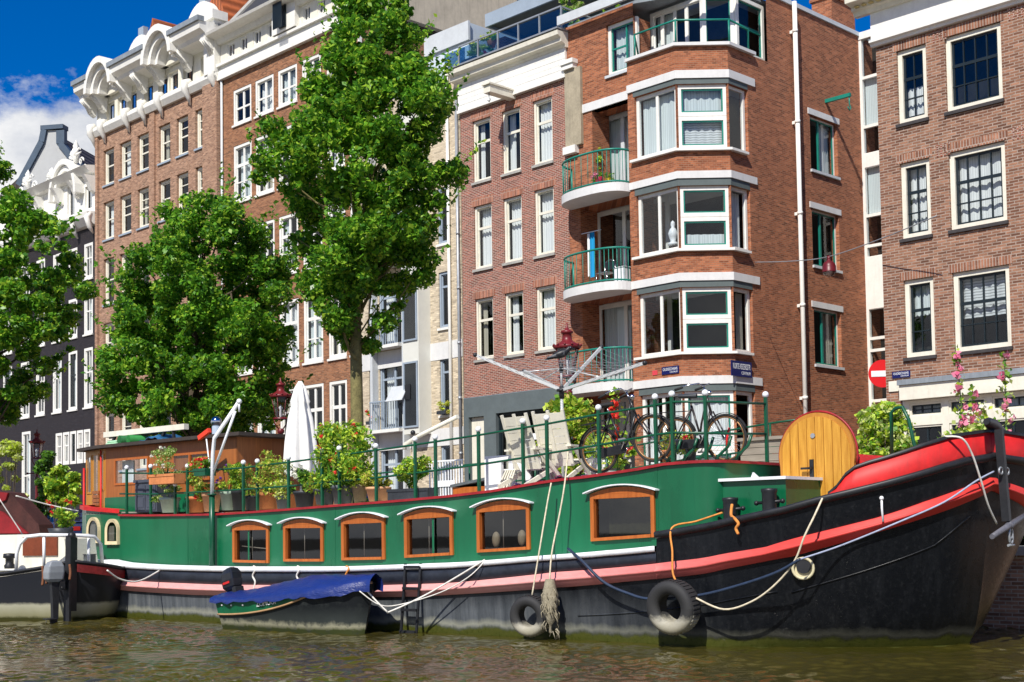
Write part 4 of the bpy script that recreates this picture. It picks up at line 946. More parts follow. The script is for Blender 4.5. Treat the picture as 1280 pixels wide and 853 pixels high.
M_REDT = paint('roof_edge_red', (.30,.015,.02), .45, .2, 4)
M_BLACK = paint('black_iron', (.016,.017,.02), .45, .25, 6)
M_VARN = wood('varnished_window_wood', (.34,.085,.014), (.52,.15,.028), 1, 2)
M_CABW = wood('wheelhouse_wood', (.24,.075,.018), (.42,.14,.032), 1, 2)
M_ORW = wood('golden_wheelhouse_wood', (.42,.17,.02), (.60,.28,.05), 1, 2)
M_DOORW = wood('golden_door_wood', (.42,.17,.015), (.78,.42,.06), .8, 2)
M_DGLASS = glass('cabin_glass', (.42,.40,.36), .03)
M_DECK = paint('deck_paint', (.55,.52,.44), .7, .12, 2, dirt=.2)
M_ROPE = paint('pale_rope', (.62,.55,.40), .9, .2, 14, bump=.4); M_ROPEW = paint('white_rope', (.72,.70,.64), .8, .12, 14, bump=.3)
M_ORROPE = paint('orange_rope', (.62,.24,.05), .85, .2, 14, bump=.4); M_BLUEROPE = paint('blue_black_hose', (.02,.035,.07), .5, .2, 8)
# hull skin, both sides
def skin(zfun, mirror, n, off=0.0, ks=KS): 
    rows = []
    for k in ks:
        zz = zfun(k); rows.append([side(k, lerp(zz[0], zz[1], j/n), off, mirror) for j in range(n+1)])
    return rows
m = MB()
for mir in (False, True):
    m.grid(skin(lambda k: (-.9, 0), mir, 3)); m.grid(skin(lambda k: (0, interp(k, BBOT)), mir, 8)); m.grid(skin(lambda k: (interp(k, BBOT), zs_(k)), mir, 5))
m.build('hull', M_HULL, HB)
def ribbon(z0f, z1f, mat, name, prof, ks=KS):
    m = MB()
    for mir in (False, True):
        rows = []
        for k in ks:
            a, c = z0f(k), z1f(k); rows.append([side(k, lerp(a, c, q), o, mir) for q, o in prof])
        m.grid(rows)
    return m.build(name, mat, HB)
KA = [k for k in KS if k >= 8]
band = ribbon(lambda k: interp(k, BBOT), lambda k: interp(k, BTOP), M_BANDP, 'rubbing_band', [(0, 0), (.02, .05), (.4, .055), (.43, .075), (.52, .085), (.6, .075), (.63, .05), (.97, .045), (1, 0)], KA)
KL = [k for k in KA if k <= KB]
ribbon(lambda k: zs_(k)-.06, lambda k: zs_(k)+.03, M_TRIMW, 'gunwale', [(0, 0), (.05, .05), (.9, .05), (1, -.35)], KL)
ribbon(lambda k: interp(k, BTOP)+.002, lambda k: zs_(k)-.062, M_HULLTOP, 'sheer_strake', [(0, .0), (.05, .02), (.95, .02), (1, 0)], KL)
KU = [k for k in KS if k >= KB+.005]
ribbon(lambda k: zs_(k)-.09, lambda k: zs_(k)+.02, M_BLACK, 'bulwark_rail', [(0, .0), (.2, .06), (.8, .07), (1, .03), (1.0, -.12)], KU)
KR = [k for k in KS if k >= REDT[0][0]+.05]
KR = sorted(set(KR + [REDT[0][0]+.06, REDT[1][0], REDT[2][0], REDT[3][0]]))
def rz_(k): return max(interp(k, REDT), zs_(k)+.025)
ribbon(lambda k: zs_(k)+.02, rz_, M_RED, 'bow_bulwark', [(0, -.02), (1, -.05), (1, -.09), (0, -.06)], KR)
ribbon(lambda k: rz_(k)-.01, lambda k: rz_(k)+.03, M_BLACK, 'bow_rail', [(0, -.03), (1, -.03), (1, -.12), (0, -.12)], KR)
# riveted plate seams on the bow
for pts in ([(1000,742),(1090,716),(1180,682),(1225,640)], [(720,770),(870,757),(1000,738)]):
    q = [top_hit(*p) for p in pts]; P = []
    for (k0, z0), (k1, z1) in zip(q, q[1:]):
        for i in range(8): P.append(side(lerp(k0, k1, i/8), lerp(z0, z1, i/8), .004))
    m = MB(); m.tube(P, .012, 5); m.build('plate_seam', M_HULL, HB)
# hawse ring; black disc set high paints the shadow in its opening
k, z = top_hit(1013, 711); c = Vector(side(k, z, .02)); c2 = Vector(side(k+.3, z, .02)); ax = (c2-c).normalized(); nn = ax.cross(Vector((0,0,1))).normalized()
if nn.y > 0: nn = -nn
m = MB(); ring = [c + ax*math.cos(a)*.135 + Vector((0,0,1))*math.sin(a)*.135 + nn*.02 for a in [2*math.pi*i/20 for i in range(20)]]
m.tube(ring, .02, 6, closed=True); m.add([tuple(p - nn*.03) for p in ring], [tuple(range(20))]); hw = m.build('hawse_hole', paint('hawse_cream', (.55,.50,.32), .5), HB)
m = MB(); m.add([tuple(c + (p-c)*.72 + nn*.006 + Vector((0,0,.028)) + ax*.008) for p in ring], [tuple(range(20))]); m.build('hawse_shadow', M_BLACK, hw)
k, z = top_hit(1104, 623); c = Vector(side(k, z, .03)); m = MB(); m.sphere(c, .03, 8, 6); m.tube([c, c-Vector((0,0,.12)), c-Vector((-.01,0,.3))], .015); m.build('eye_bolt', M_TRIMW, HB)
# ---------------------------------------------------------------- cabin side with the six arched-hood windows
TC = .22                                          # the cabin wall stands a little inside the gunwale
def cs(px, py, t_=TC): q = BF.hy(px, py, t_); return q.x, q.z
ROOF = sorted(cs(*p) for p in [(152,645),(180,645.5),(262,644.5),(285,643.5),(345,639.5),(420,633.5),(500,627.5),(560,622),(620,615),(687,603),(740,597),(800,588),(830,582),(868,579)])
def zr(s): return interp(s, ROOF)
def zb(s):
    k = min(range(NI), key=lambda i: abs(TPC[i].x-s)); return interp(k, SHEER_B) + .0
WINS = [((292,337),(659,703)), ((355.5,405),(656,702)), ((428,482),(651,700.5)), ((506.5,567),(645,697.5)), ((597,663),(636,691)), ((739,819),(619,677))]
WQ = []
for (pl, pr), (yt, yb) in WINS:
    # top and bottom edges follow the sheer: read left and right corners
    sl_ = (zr(cs(pr, yt)[0]) - zr(cs(pl, yt)[0]))
    s0, z1 = cs(pl, yt); s1 = cs(pr, yt)[0]; z0 = cs(pl, yb)[1]; ds = .62*sl_
    WQ.append((s0, s1, z0, z0+ds*.9, z1, z1+ds))
# corrected with the right-hand corners of each frame
RC_ = [(704,658),(702,655.5),(699.5,648.5),(694,641),(687,631),(671.5,615)]
for i, (((pl, pr), _), (yb, yt)) in enumerate(zip(WINS, RC_)):
    s0, s1, z0, _a, z1, _b = WQ[i]; WQ[i] = (s0, s1, z0, cs(pr, yb)[1], z1, cs(pr, yt)[1])
S0 = cs(150, 670)[0]; S1 = cs(868, 620)[0]
m = MB(); br = sorted({S0, S1, *[q[0] for q in WQ], *[q[1] for q in WQ], *[s for s, z in ROOF if S0 < s < S1], *[lerp(S0, S1, i/24) for i in range(25)]})
for a, c in zip(br, br[1:]):
    mid = (a+c)/2; w = next((q for q in WQ if q[0] < mid < q[1]), None)
    lo = lambda s: zb(s)-.05
    if w is None: m.quad((a, TC, lo(a)), (c, TC, lo(c)), (c, TC, zr(c)), (a, TC, zr(a)))
    else:
        f = lambda s: (s-w[0])/(w[1]-w[0]); bo = lambda s: lerp(w[2], w[3], f(s)); to = lambda s: lerp(w[4], w[5], f(s))
        m.quad((a, TC, lo(a)), (c, TC, lo(c)), (c, TC, bo(c)), (a, TC, bo(a))); m.quad((a, TC, to(a)), (c, TC, to(c)), (c, TC, zr(c)), (a, TC, zr(a)))
for w in WQ:
    d = .12
    m.quad((w[0],TC,w[2]), (w[0],TC+d,w[2]), (w[0],TC+d,w[4]), (w[0],TC,w[4])); m.quad((w[1],TC,w[3]), (w[1],TC,w[5]), (w[1],TC+d,w[5]), (w[1],TC+d,w[3]))
    m.quad((w[0],TC,w[2]), (w[1],TC,w[3]), (w[1],TC+d,w[3]), (w[0],TC+d,w[2])); m.quad((w[0],TC,w[4]), (w[0],TC+d,w[4]), (w[1],TC+d,w[5]), (w[1],TC,w[5]))
# rounded front corner and front wall of the cabin
fr_ = [(S1, TC)] + [(S1+.35*math.sin(a), TC+.35*(1-math.cos(a))) for a in [math.pi/2*i/6 for i in range(1, 7)]] + [(S1+.35, 3.4)]
zf0 = zr(S1)
m.grid([[(x, y, .9), (x, y, zf0)] for x, y in fr_], True)
m.build('cabin', M_GREEN, HB, fix=False)
for q_ in (.165, .30, .47, .64, .83, .955):
    s_ = lerp(S0, S1, q_); m = MB(); m.box(s_-.02, s_+.02, TC-.004, TC+.001, zb(s_)+.04, zr(s_)-.02); m.build('plate_seam', M_GREEN, HB)
m = MB(); m.box(S0+.1, S1-.2, 1.5, 1.55, .3, 2.0); m.box(S0+.1, S1-.2, .45, 1.5, .55, .6); m.build('cabin_dark_board', paint('cabin_darkness', (.018,.014,.010), .8, .5, 1.2), HB)  # boards coloured near-black to stand for the unlit cabin inside
for i, w in enumerate(WQ):
    s0, s1, a0, a1, b0, b1 = w; fw = .065
    f = lambda s, A, B: lerp(A, B, (s-s0)/(s1-s0))
    m = MB(); y0, y1 = TC-.035, TC+.07
    def piece(x0, x1, zl0, zr0, zl1, zr1, ya=y0, yb=y1):
        vs = [(x0,ya,zl0),(x1,ya,zr0),(x1,yb,zr0),(x0,yb,zl0),(x0,ya,zl1),(x1,ya,zr1),(x1,yb,zr1),(x0,yb,zl1)]
        m.add(vs, [(0,3,2,1),(4,5,6,7),(0,1,5,4),(1,2,6,5),(2,3,7,6),(3,0,4,7)])
    B_ = lambda s: f(s, a0, a1); T_ = lambda s: f(s, b0, b1)
    piece(s0, s0+fw, B_(s0), B_(s0+fw), T_(s0), T_(s0+fw)); piece(s1-fw, s1, B_(s1-fw), B_(s1), T_(s1-fw), T_(s1))
    piece(s0+fw, s1-fw, T_(s0+fw)-fw, T_(s1-fw)-fw, T_(s0+fw), T_(s1-fw)); piece(s0+fw, s1-fw, B_(s0+fw), B_(s1-fw), B_(s0+fw)+fw*.7, B_(s1-fw)+fw*.7, y0-.02)
    # arched head above the glass
    n = 10; hd = []; 
    for j in range(n+1):
        q = j/n; s = lerp(s0-.0, s1+.0, q); arc = .085*(1-(2*q-1)**2)
        hd.append((s, T_(s), arc))
    for (sa, za, aa), (sb, zb_, ab) in zip(hd, hd[1:]): piece(sa, sb, za+.002, zb_+.002, za+.012+aa, zb_+.012+ab, TC-.03, TC+.03)
    wv = m.build('window', M_VARN, HB)
    m = MB(); ov = .075
    for j in range(n):
        q0, q1 = j/n, (j+1)/n; sa, sb = lerp(s0-ov, s1+ov, q0), lerp(s0-ov, s1+ov, q1); aa, ab = .105*(1-(2*q0-1)**2), .105*(1-(2*q1-1)**2)
        za, zb2 = T_(sa)+.015+aa, T_(sb)+.015+ab
        piece(sa, sb, za, zb2, za+.018, zb2+.018, TC-.115, TC+.02)
    m.build('hood', M_TRIMW, wv)
    m = MB(); g = TC+.03; m.quad((s0+fw, g, B_(s0+fw)+.04), (s1-fw, g, B_(s1-fw)+.04), (s1-fw, g, T_(s1-fw)-fw), (s0+fw, g, T_(s0+fw)-fw)); m.build('pane', M_DGLASS, wv, fix=False)
    if i < 5:
        m = MB(); x = lerp(s0, s1, .42); m.cyl((x, TC+.09, B_(x)+.05), (x, TC+.09, T_(x)-fw), .008, 5)
        if i == 0: m.cyl((s0+.1, TC+.12, B_(s0)+.3), (s1-.1, TC+.12, B_(s0)+.24), .012, 5)
        m.build('curtain_rail', M_TRIMW, wv)
    if i == 5:
        m = MB(); m.grid([[(lerp(s1-.16, s1-.07, j/4), TC+.1+.02*(j % 2), zz) for j in range(5)] for zz in (B_(s1)+.05, T_(s1)-.07)]); m.grid([[(lerp(s0+.1, s1-.2, j/12), TC+.3+.02*(j % 2), zz) for j in range(13)] for zz in (B_(s1)+.05, T_(s0)-.07)]); m.build('curtain', paint('dark_green_curtain', (.07,.085,.05), .9, .3, 3), wv)
    if i == 4:
        m = MB(); x = lerp(s0, s1, .84); zc = lerp(B_(x), T_(x), .62); m.sphere((x, TC+.35, zc), .17, 14, 10); m.cyl((x, TC+.35, zc), (x, TC+.35, T_(x)), .01, 5); m.build('lamp_globe', paint('lampshade', (.35,.31,.22), .7), wv)
        for fx in (.24, .73):
            m = MB(); x = lerp(s0, s1, fx); zc = lerp(B_(x), T_(x), .27); m.sphere((x, TC+.14, zc), .075, 10, 8, (1, .8, 1.75)); m.build('vase', paint('pale_vase', (.75,.72,.62), .5), wv)
# roof deck with red edge; it follows the sheer
m = MB(); SR = [lerp(S0, S1, i/30) for i in range(31)]
rows = [[(s, TC-.05, zr(s)-.005), (s, TC-.05, zr(s)+.035), (s, TC+.02, zr(s)+.035)] for s in SR]
fr2 = [(S1+.4*math.sin(a), TC-.05+.4*(1-math.cos(a))) for a in [math.pi/2*i/6 for i in range(1, 7)]] + [(S1+.4, 3.4)]
rows += [[(x, y, zf0-.005), (x, y, zf0+.035), (x-.06, y+.03, zf0+.035)] for x, y in fr2]
m.grid(rows, False); m.build('roof_edge', M_REDT, HB)
m = MB(); m.grid([[(s, TC+.02, zr(s)+.03), (s, 1.2, zr(s)+.02), (s, 2.1, zr(s)+.02), (s, 4.0, zr(s)+.03), (s, 4.0, .8)] for s in SR]); m.build('roof_deck', M_DECK, HB)
# small green locker box with a white top before the cabin front
q0 = BF.hy(874, 600, .45); q1 = BF.hy(982, 600, .45); m = MB(); m.box(q0.x, q1.x, .45, 1.6, .9, q0.z-.04); lk = m.build('deck_locker', M_GREEN, HB)
m = MB(); m.box(q0.x-.04, q1.x+.04, .38, 1.65, q0.z-.04, q0.z); m.build('locker_top', M_TRIMW, lk)
for px in (890, 944):
    q = BF.hy(px, 600, .45); m = MB(); m.ext([(q.x-.05, q0.z), (q.x+.06, q0.z), (q.x-.02, q0.z+.07)], .42, .46, 'y'); m.build('hinge_bracket', M_TRIMW, lk)
# fore deck
m = MB(); kd = [k for k in KS if k >= KB-4]; m.grid([[(side(k, zs_(k)-.35, -.05)[0], side(k, zs_(k)-.35, -.05)[1], zs_(k)-.35), (side(k, zs_(k)-.35, -.05)[0], BEAM-side(k, zs_(k)-.35, -.05)[1], zs_(k)-.35)] for k in kd]); m.build('fore_deck', M_DECK, HB)
# bollards
for px, py, w in ((906, 647, 11), (955, 638, 11)):
    q = BF.hy(px, py, .12); rr = .105; m = MB(); ztp = q.z+.27 if px < 950 else q.z+.29
    m.lathe([(rr*.94, q.z-.5), (rr*.94, q.z), (rr*.96, ztp-.06), (rr*1.06, ztp-.03), (rr*1.06, ztp), (.001, ztp+.01)], 18, (q.x, q.y+.15, 0)); bo = m.build('bollard', M_BLACK, HB)
    m = MB(); m.cyl((q.x-.2, q.y+.15, q.z+.1), (q.x+.2, q.y+.15, q.z+.12), .022, 8); m.sphere((q.x+.2, q.y+.15, q.z+.12), .035, 8, 6); m.sphere((q.x-.2, q.y+.15, q.z+.1), .035, 8, 6); m.build('cross_pin', M_BLACK, bo)
# round-topped wooden door of the fore cabin
dt = 1.45; d0 = BF.hy(975, 610, dt).x; d1 = BF.hy(1069, 590, dt).x; dz1 = BF.hy(1020, 516, dt).z; dz0 = 1.35; rx = (d1-d0)/2; cxd = (d0+d1)/2; czd = dz1-rx*1.02
poly = [(d0+.03, dz0), (d1-.03, dz0)] + [(cxd+rx*math.cos(a), czd+rx*1.02*math.sin(a)) for a in [math.pi*(i-2)/28 for i in range(0, 33)]]
m = MB(); m.ext(poly, dt, dt+.06, 'y'); dr = m.build('round_door', M_ORW, HB)
m = MB(); n = 8
for i in range(n):
    x0, x1 = lerp(d0+.06, d1-.06, i/n)+.006, lerp(d0+.06, d1-.06, (i+1)/n)-.006
    def zt_at(x): q = (x-cxd)/(rx-.055); return czd + (rx-.055)*1.02*math.sqrt(max(0, 1-q*q))
    m.ext([(x0, dz0), (x1, dz0)] + [(lerp(x1, x0, j/4), max(czd*.6, zt_at(lerp(x1, x0, j/4)))) for j in range(5)], dt-.018, dt-.001, 'y')
m.build('door_planks', M_DOORW, dr)
m = MB(); m.tube([(cxd+(rx+.02)*math.cos(a), dt+.05, czd+(rx+.02)*1.02*math.sin(a)) for a in [math.pi*(i-2)/28 for i in range(0, 33)]], .016, 8); m.build('door_rim', M_REDT, dr)
hx_, hz_ = BF.hy(1016, 587, dt).x, BF.hy(1016, 587, dt).z
m = MB(); m.box(hx_-.03, hx_+.03, dt-.04, dt-.018, hz_-.13, hz_+.14); m.box(hx_-.14, hx_+.02, dt-.1, dt-.07, hz_-.0, hz_+.03); m.cyl((hx_, dt-.1, hz_+.015), (hx_, dt-.03, hz_+.015), .018, 8); m.build('handle', M_BLACK, dr)
q = BF.hy(1017, 545, dt); m = MB(); m.cyl((q.x, dt-.035, q.z), (q.x, dt-.018, q.z), .035, 12); m.build('peephole', M_ZINC, dr)
for zz in (dz0+.25, dz0+.75): m = MB(); m.cyl((d0+.02, dt-.03, zz), (d0+.02, dt-.03, zz+.12), .022, 8); m.build('hinge', M_BLACK, dr)
m = MB(); m.ext([(d0+.1, 1.2), (d1+1.0, 1.2), (d1+1.0, 1.75), (d1-.1, czd), (d0+.1, czd)], dt+.12, dt+1.3, 'y'); m.build('fore_cabin', M_RED, HB)
# ---------------------------------------------------------------- stern quarter: lower green side, arched windows
TS = .3
ss0 = BF.hy(98, 650, 1.2).x; 
stern = [(S0+.02, TC+.03), (S0-.8, TC+.05), (S0-1.5, .36), (S0-2.2, .7), (S0-2.65, 1.4), (S0-2.8, 2.6)]
def st_hit(px, py):
    for A, B in zip(stern, stern[1:]):
        a, z = BF.hv(px, py, A, B); L = math.hypot(B[0]-A[0], B[1]-A[1])
        if -.01 <= a <= L+.01: return lerp(A[0], B[0], a/L), lerp(A[1], B[1], a/L), z
    return stern[-1][0], stern[-1][1], z
zL, zRr = st_hit(102, 633)[2], BF.hy(150, 640, TC).z
def zst(x): return lerp(zRr, zL, (S0-x)/(S0-stern[-1][0]))
m = MB(); m.grid([[(x, y, .55), (x, y, zst(x))] for x, y in stern], False); m.build('stern_side', M_GREEN, HB)
m = MB(); m.grid([[(x-.02, y-.05, zst(x)-.03), (x-.02, y-.05, zst(x)+.05), (x+.05, y+.1, zst(x)+.05)] for x, y in stern], False); m.build('stern_edge', M_RED, HB)
m = MB(); m.ext([(x, y) for x, y in stern] + [(S0, 2.6)], zRr-.03, zRr-.0, 'z'); m.build('stern_deck', M_DECK, HB)
for (pl, pr, yt, yb) in ((111.5, 126, 647, 679), (134.5, 150, 649, 681)):
    x0, y0, zt0 = st_hit(pl, yt); x1, y1, _ = st_hit(pr, yt); _, _, zb0 = st_hit(pl, yb)
    M = PM(x0, y0-.03, x1-x0, y1-y0); L = math.hypot(x1-x0, y1-y0)
    def arch(w0, w1, zlo, zhi): c = (w0+w1)/2; rr = (w1-w0)/2; return [(w0, zlo), (w1, zlo)] + [(c+rr*math.cos(a), zhi-rr+rr*math.sin(a)) for a in [math.pi*i/12 for i in range(13)]]
    m = MB(M); o_, i_ = arch(0, L, zb0, zt0), arch(.06, L-.06, zb0+.07, zt0-.07); n = len(o_)
    for j in range(n): k = (j+1) % n; m.quad((o_[j][0], -.04, o_[j][1]), (o_[k][0], -.04, o_[k][1]), (i_[k][0], -.02, i_[k][1]), (i_[j][0], -.02, i_[j][1])); m.quad((o_[j][0], -.04, o_[j][1]), (o_[j][0], .05, o_[j][1]), (o_[k][0], .05, o_[k][1]), (o_[k][0], -.04, o_[k][1]))
    w_ = m.build('arched_window', paint('cream_trim', (.66,.55,.33), .5), HB)
    m = MB(M); m.add([(x, -.005, z) for x, z in arch(.05, L-.05, zb0+.06, zt0-.06)], [tuple(range(15))]); m.build('pane', M_DGLASS, w_, fix=False)
    m = MB(M); m.box(.06, L*.55, .02, .03, zb0+.08, zt0-.15); m.build('curtain', M_NET, w_)
# ---------------------------------------------------------------- wheelhouse
t1 = 1.05; wx0 = BF.hy(132, 600, t1).x; wx1 = BF.hy(296, 590, t1).x
zf_ = zRr-.02; zw1 = BF.hy(132, 560, t1).z; lp = (wx0-1.15, t1+.22)
wh = MB(); wq = [BF.hy(p, 600, t1).x for p in (143.5, 186)]; wz0, wz1 = BF.hy(165, 606, t1).z, BF.hy(165, 572, t1).z
wall(HB, PM(0, t1), wx0, wx1, zf_, zw1, [(wq[0], wq[1], wz0, wz1)], M_CABW, 'wheelhouse', .06)
win(HB, PM(0, t1), (wq[0], wq[1], wz0, wz1), [], M_VARN, M_VARN, fw=.05, rec=-.02, dp=.06, sill=None, cur=('left', M_NET), sw=0)
win(HB, PM(0, t1), (lerp(wx0, wx1, .55), lerp(wx0, wx1, .82), wz0, wz1), [V2(.5, .04)], M_VARN, M_VARN, fw=.05, rec=-.05, dp=.045, sill=None, sw=0)
m = MB(); zg = BF.hy(180, 620, t1).z; m.box(wx0, wx1, t1-.02, t1-.003, zf_, zg); m.build('green_skirting', M_GREEN, HB)
Lc = math.hypot(wx0-lp[0], t1-lp[1]); Mc2 = PM(lp[0], lp[1], wx0-lp[0], t1-lp[1])
cops = [(.08, .38, zw1-1.0, zw1-.12), (.48, .8, zw1-1.1, zw1-.1), (.92, Lc-.07, zw1-.95, zw1-.12)]
wall(HB, Mc2, 0, Lc, .6, zw1, cops, M_ORW, 'wheelhouse_end', .05)
for o in cops: win(HB, Mc2, o, [], M_ORW, M_VARN, fw=.045, rec=-.015, dp=.05, sill=None, cur=('full', M_NET) if o is cops[2] else None, sw=0)
m = MB(Mc2)
for i in range(6): m.box(.46, .84, -.03, -.003, zf_+.02+i*.09, zf_+.09+i*.09)
m.build('louvre', M_CABW, HB)
m = MB(Mc2); m.cyl((.02, -.05, .9), (.02, -.05, zw1-.4), .025, 6); m.cyl((Lc-.12, -.06, .95), (Lc-.12, -.06, zw1-.05), .022, 6); m.box(Lc-.2, Lc-.02, -.08, -.0, 1.6, 1.72); m.build('red_pipe', M_RED, HB)
m = MB(); m.ext([(lp[0]-.2, lp[1]-.12), (wx0-.05, t1-.22), (wx1+.35, t1-.22), (wx1+.35, 3.6), (lp[0]-.2, 3.6)], zw1-.02, zw1+.05, 'z'); m.build('wheelhouse_roof', paint('roof_felt', (.045,.035,.03), .8, .2, 3), HB)
m = MB(); m.box(wx0+.1, wx1, t1+1.3, t1+1.35, zf_, zw1-.02); m.box(wx1-.05, wx1, t1+.01, 3.4, zf_, zw1-.02); m.build('wheelhouse_inner', M_CABW, HB)
# ---------------------------------------------------------------- guard rail: posts with white balls, two rails
TR = TC+.06
posts = [(158.5,640.5,585),(188.5,640.5,583.5),(219,642,606),(234.5,641.5,583),(304.5,638,578.5),(322,637,577),(361,634.5,573),(403,632,564),(424.5,630,561),(470.5,626,558),(519.5,621,549.5),(545,619,547),(599,613,537),(654.5,606,527),(684.5,601,523),(749.5,592,510),(820.5,580.5,496.5),(841.5,578.5,493),(883,577,492.5)]
rail1, rail2, PO = [], [], []
yt_tab = [(150,591.5),(190,592),(234,590),(262,588),(304,585),(361,578),(420,570),(470,563),(520,556),(599,544),(654,535),(684,530),(749,518),(820,506.5),(841,502.5),(883,502),(958,505)]
ym_tab = [(150,617.5),(190,618),(234,616),(262,614.5),(304,612),(361,608),(420,602),(470,597.5),(520,591.5),(599,581),(654,572.5),(684,567),(749,556.5),(820,543.5),(841,541),(883,541.5),(958,542.5)]
MP = MB()
pp = []
for px, yb, yt in posts:
    if px > 860: continue
    a = BF.hy(px, yb, TR); c = BF.hy(px, yt, TR); pp.append((a, c))
k883a, k883c = BF.hy(872, 577, TR+.15), BF.hy(882, 492, TR+.15)
pp.append((Vector((S1+.1, TR+.12, zf0+.03)), Vector((S1+.1, TR+.12, k883c.z))))
far = BF.hx(958, 580, S1+.36); farc = BF.hx(958, 493, S1+.36)
pp.append((Vector((far.x, far.y, zf0+.03)), Vector((far.x, far.y, farc.z)))); pp[-1] = (Vector((S1+.36, far.x, zf0+.03)), Vector((S1+.36, far.x, far.z+0)))
fy = BF.hx(958, 540, S1+.36).y; fz = BF.hx(958, 494, S1+.36).z
pp[-1] = (Vector((S1+.36, fy, zf0+.03)), Vector((S1+.36, fy, fz)))
rl = empty('guard_rail', None, None, (0,0,0)); rl.parent = HB; rl.name = 'guard_rail'
for a, c in pp:
    m = MB(); m.box(a.x-.022, a.x+.022, a.y-.022, a.y+.022, a.z-.03, c.z-.03); p_ = m.build('rail_post', M_GREEND, rl)
for a, c in pp:
    m = MB(); m.sphere((a.x, a.y, c.z+.005), .048, 12, 8); m.build('post_ball', M_TRIMW, rl)
def railpts(tab):
    P = []
    for px, y in tab:
        if px < 860: q = BF.hy(px, y, TR); P.append((q.x, TR, q.z))
    return P
for tab in (yt_tab, ym_tab):
    P = railpts(tab); zE = BF.hy(883, interp(883, tab), TR+.12).z; P += [(S1+.1, TR+.12, zE), (S1+.33, TR+.4, zE-.01)]
    zF = BF.hx(958, interp(958, tab), S1+.36).z; P.append((S1+.36, fy, zF))
    m = MB(); m.tube(P, .018, 7); m.build('rail', M_GREEND, rl)
# far-side rail
m = MB(); tf = 3.85
for i in range(16):
    s = lerp(S0+1.5, S1, i/15); m.cyl((s, tf, zr(s)), (s, tf, zr(s)+.85), .02, 6)
m.tube([(lerp(S0+1.5, S1, i/15), tf, zr(lerp(S0+1.5, S1, i/15))+.85) for i in range(16)], .018, 6); m.tube([(lerp(S0+1.5, S1, i/15), tf, zr(lerp(S0+1.5, S1, i/15))+.45) for i in range(16)], .018, 6)
m.build('far_rail', M_GREEND, rl)
# tall green pole with the white davit arm
a = BF.hy(265, 710, TC-.1); c = BF.hy(265, 622, TC-.1); m = MB(); m.cyl((a.x, a.y, a.z), (c.x, c.y, c.z+.05), .055, 10); m.cyl((c.x, c.y, c.z+.04), (c.x, c.y, c.z+.07), .085, 10); dv = m.build('davit_post', M_GREEND, HB)
e0 = BF.hy(268, 548, TC-.1); e1 = BF.hy(299, 502, TC-.1); m = MB(); m.tube([(c.x, a.y, c.z), (c.x+.03, a.y, e0.z-.3), (e0.x, a.y, e0.z), (e1.x, a.y, e1.z)], .038, 8); f0 = BF.hy(270, 585, TC-.1); m.tube([(c.x+.06, a.y, c.z+.5), (e1.x-.12, a.y, e1.z-.18)], .026, 7); m.sphere((e1.x, a.y, e1.z), .052, 8, 6); m.cyl((e1.x, a.y, e1.z), (e1.x, a.y, e1.z-.2), .02, 6)
m.build('davit_arm', M_TRIMW, dv)
# fairlead shackles with rope ends and stern ladder
tag(HB)
# ================================================================ things on and around the boat
def bhit(px, py, t): return BF.hy(px, py, t)
M_TERRA = paint('terracotta', (.55,.20,.07), .8, .15, 5, dirt=.1); M_TERRA2 = paint('pale_terracotta', (.66,.36,.19), .8, .12, 5)
M_POTBLK = paint('black_plastic', (.03,.035,.042), .5, .2, 4); M_POTGREY = paint('grey_zinc_pot', (.10,.115,.125), .5, .2, 4); M_POTGRN = paint('pale_green_glaze', (.36,.47,.38), .4, .1, 4)
M_BASKET = wood('basket_weave', (.18,.14,.08), (.32,.26,.15), 3, 0); M_SOIL = paint('potting_soil', (.03,.022,.015), 1, .3, 20)
L_GRN = leafmat('leaf_green', (.05,.17,.012), (.18,.36,.035)); L_LIME = leafmat('leaf_lime', (.24,.42,.02), (.55,.66,.07)); L_YEL = leafmat('leaf_yellow', (.38,.30,.05), (.55,.50,.12))
L_DRK = leafmat('leaf_dark', (.02,.06,.012), (.06,.14,.03)); L_PALE = leafmat('leaf_pale', (.32,.40,.10), (.60,.64,.26)); L_RED = leafmat('petal_red', (.60,.01,.015), (.75,.06,.04), .25)
L_WHT = leafmat('petal_white', (.70,.70,.55), (.85,.83,.68), .3); L_PNK = leafmat('petal_pink', (.60,.06,.18), (.80,.30,.40), .3); L_PUR = leafmat('petal_purple', (.16,.04,.30), (.30,.10,.45), .3)
M_STEM = paint('green_stem', (.06,.13,.03), .7, .2, 5)
rp = random.Random(11)
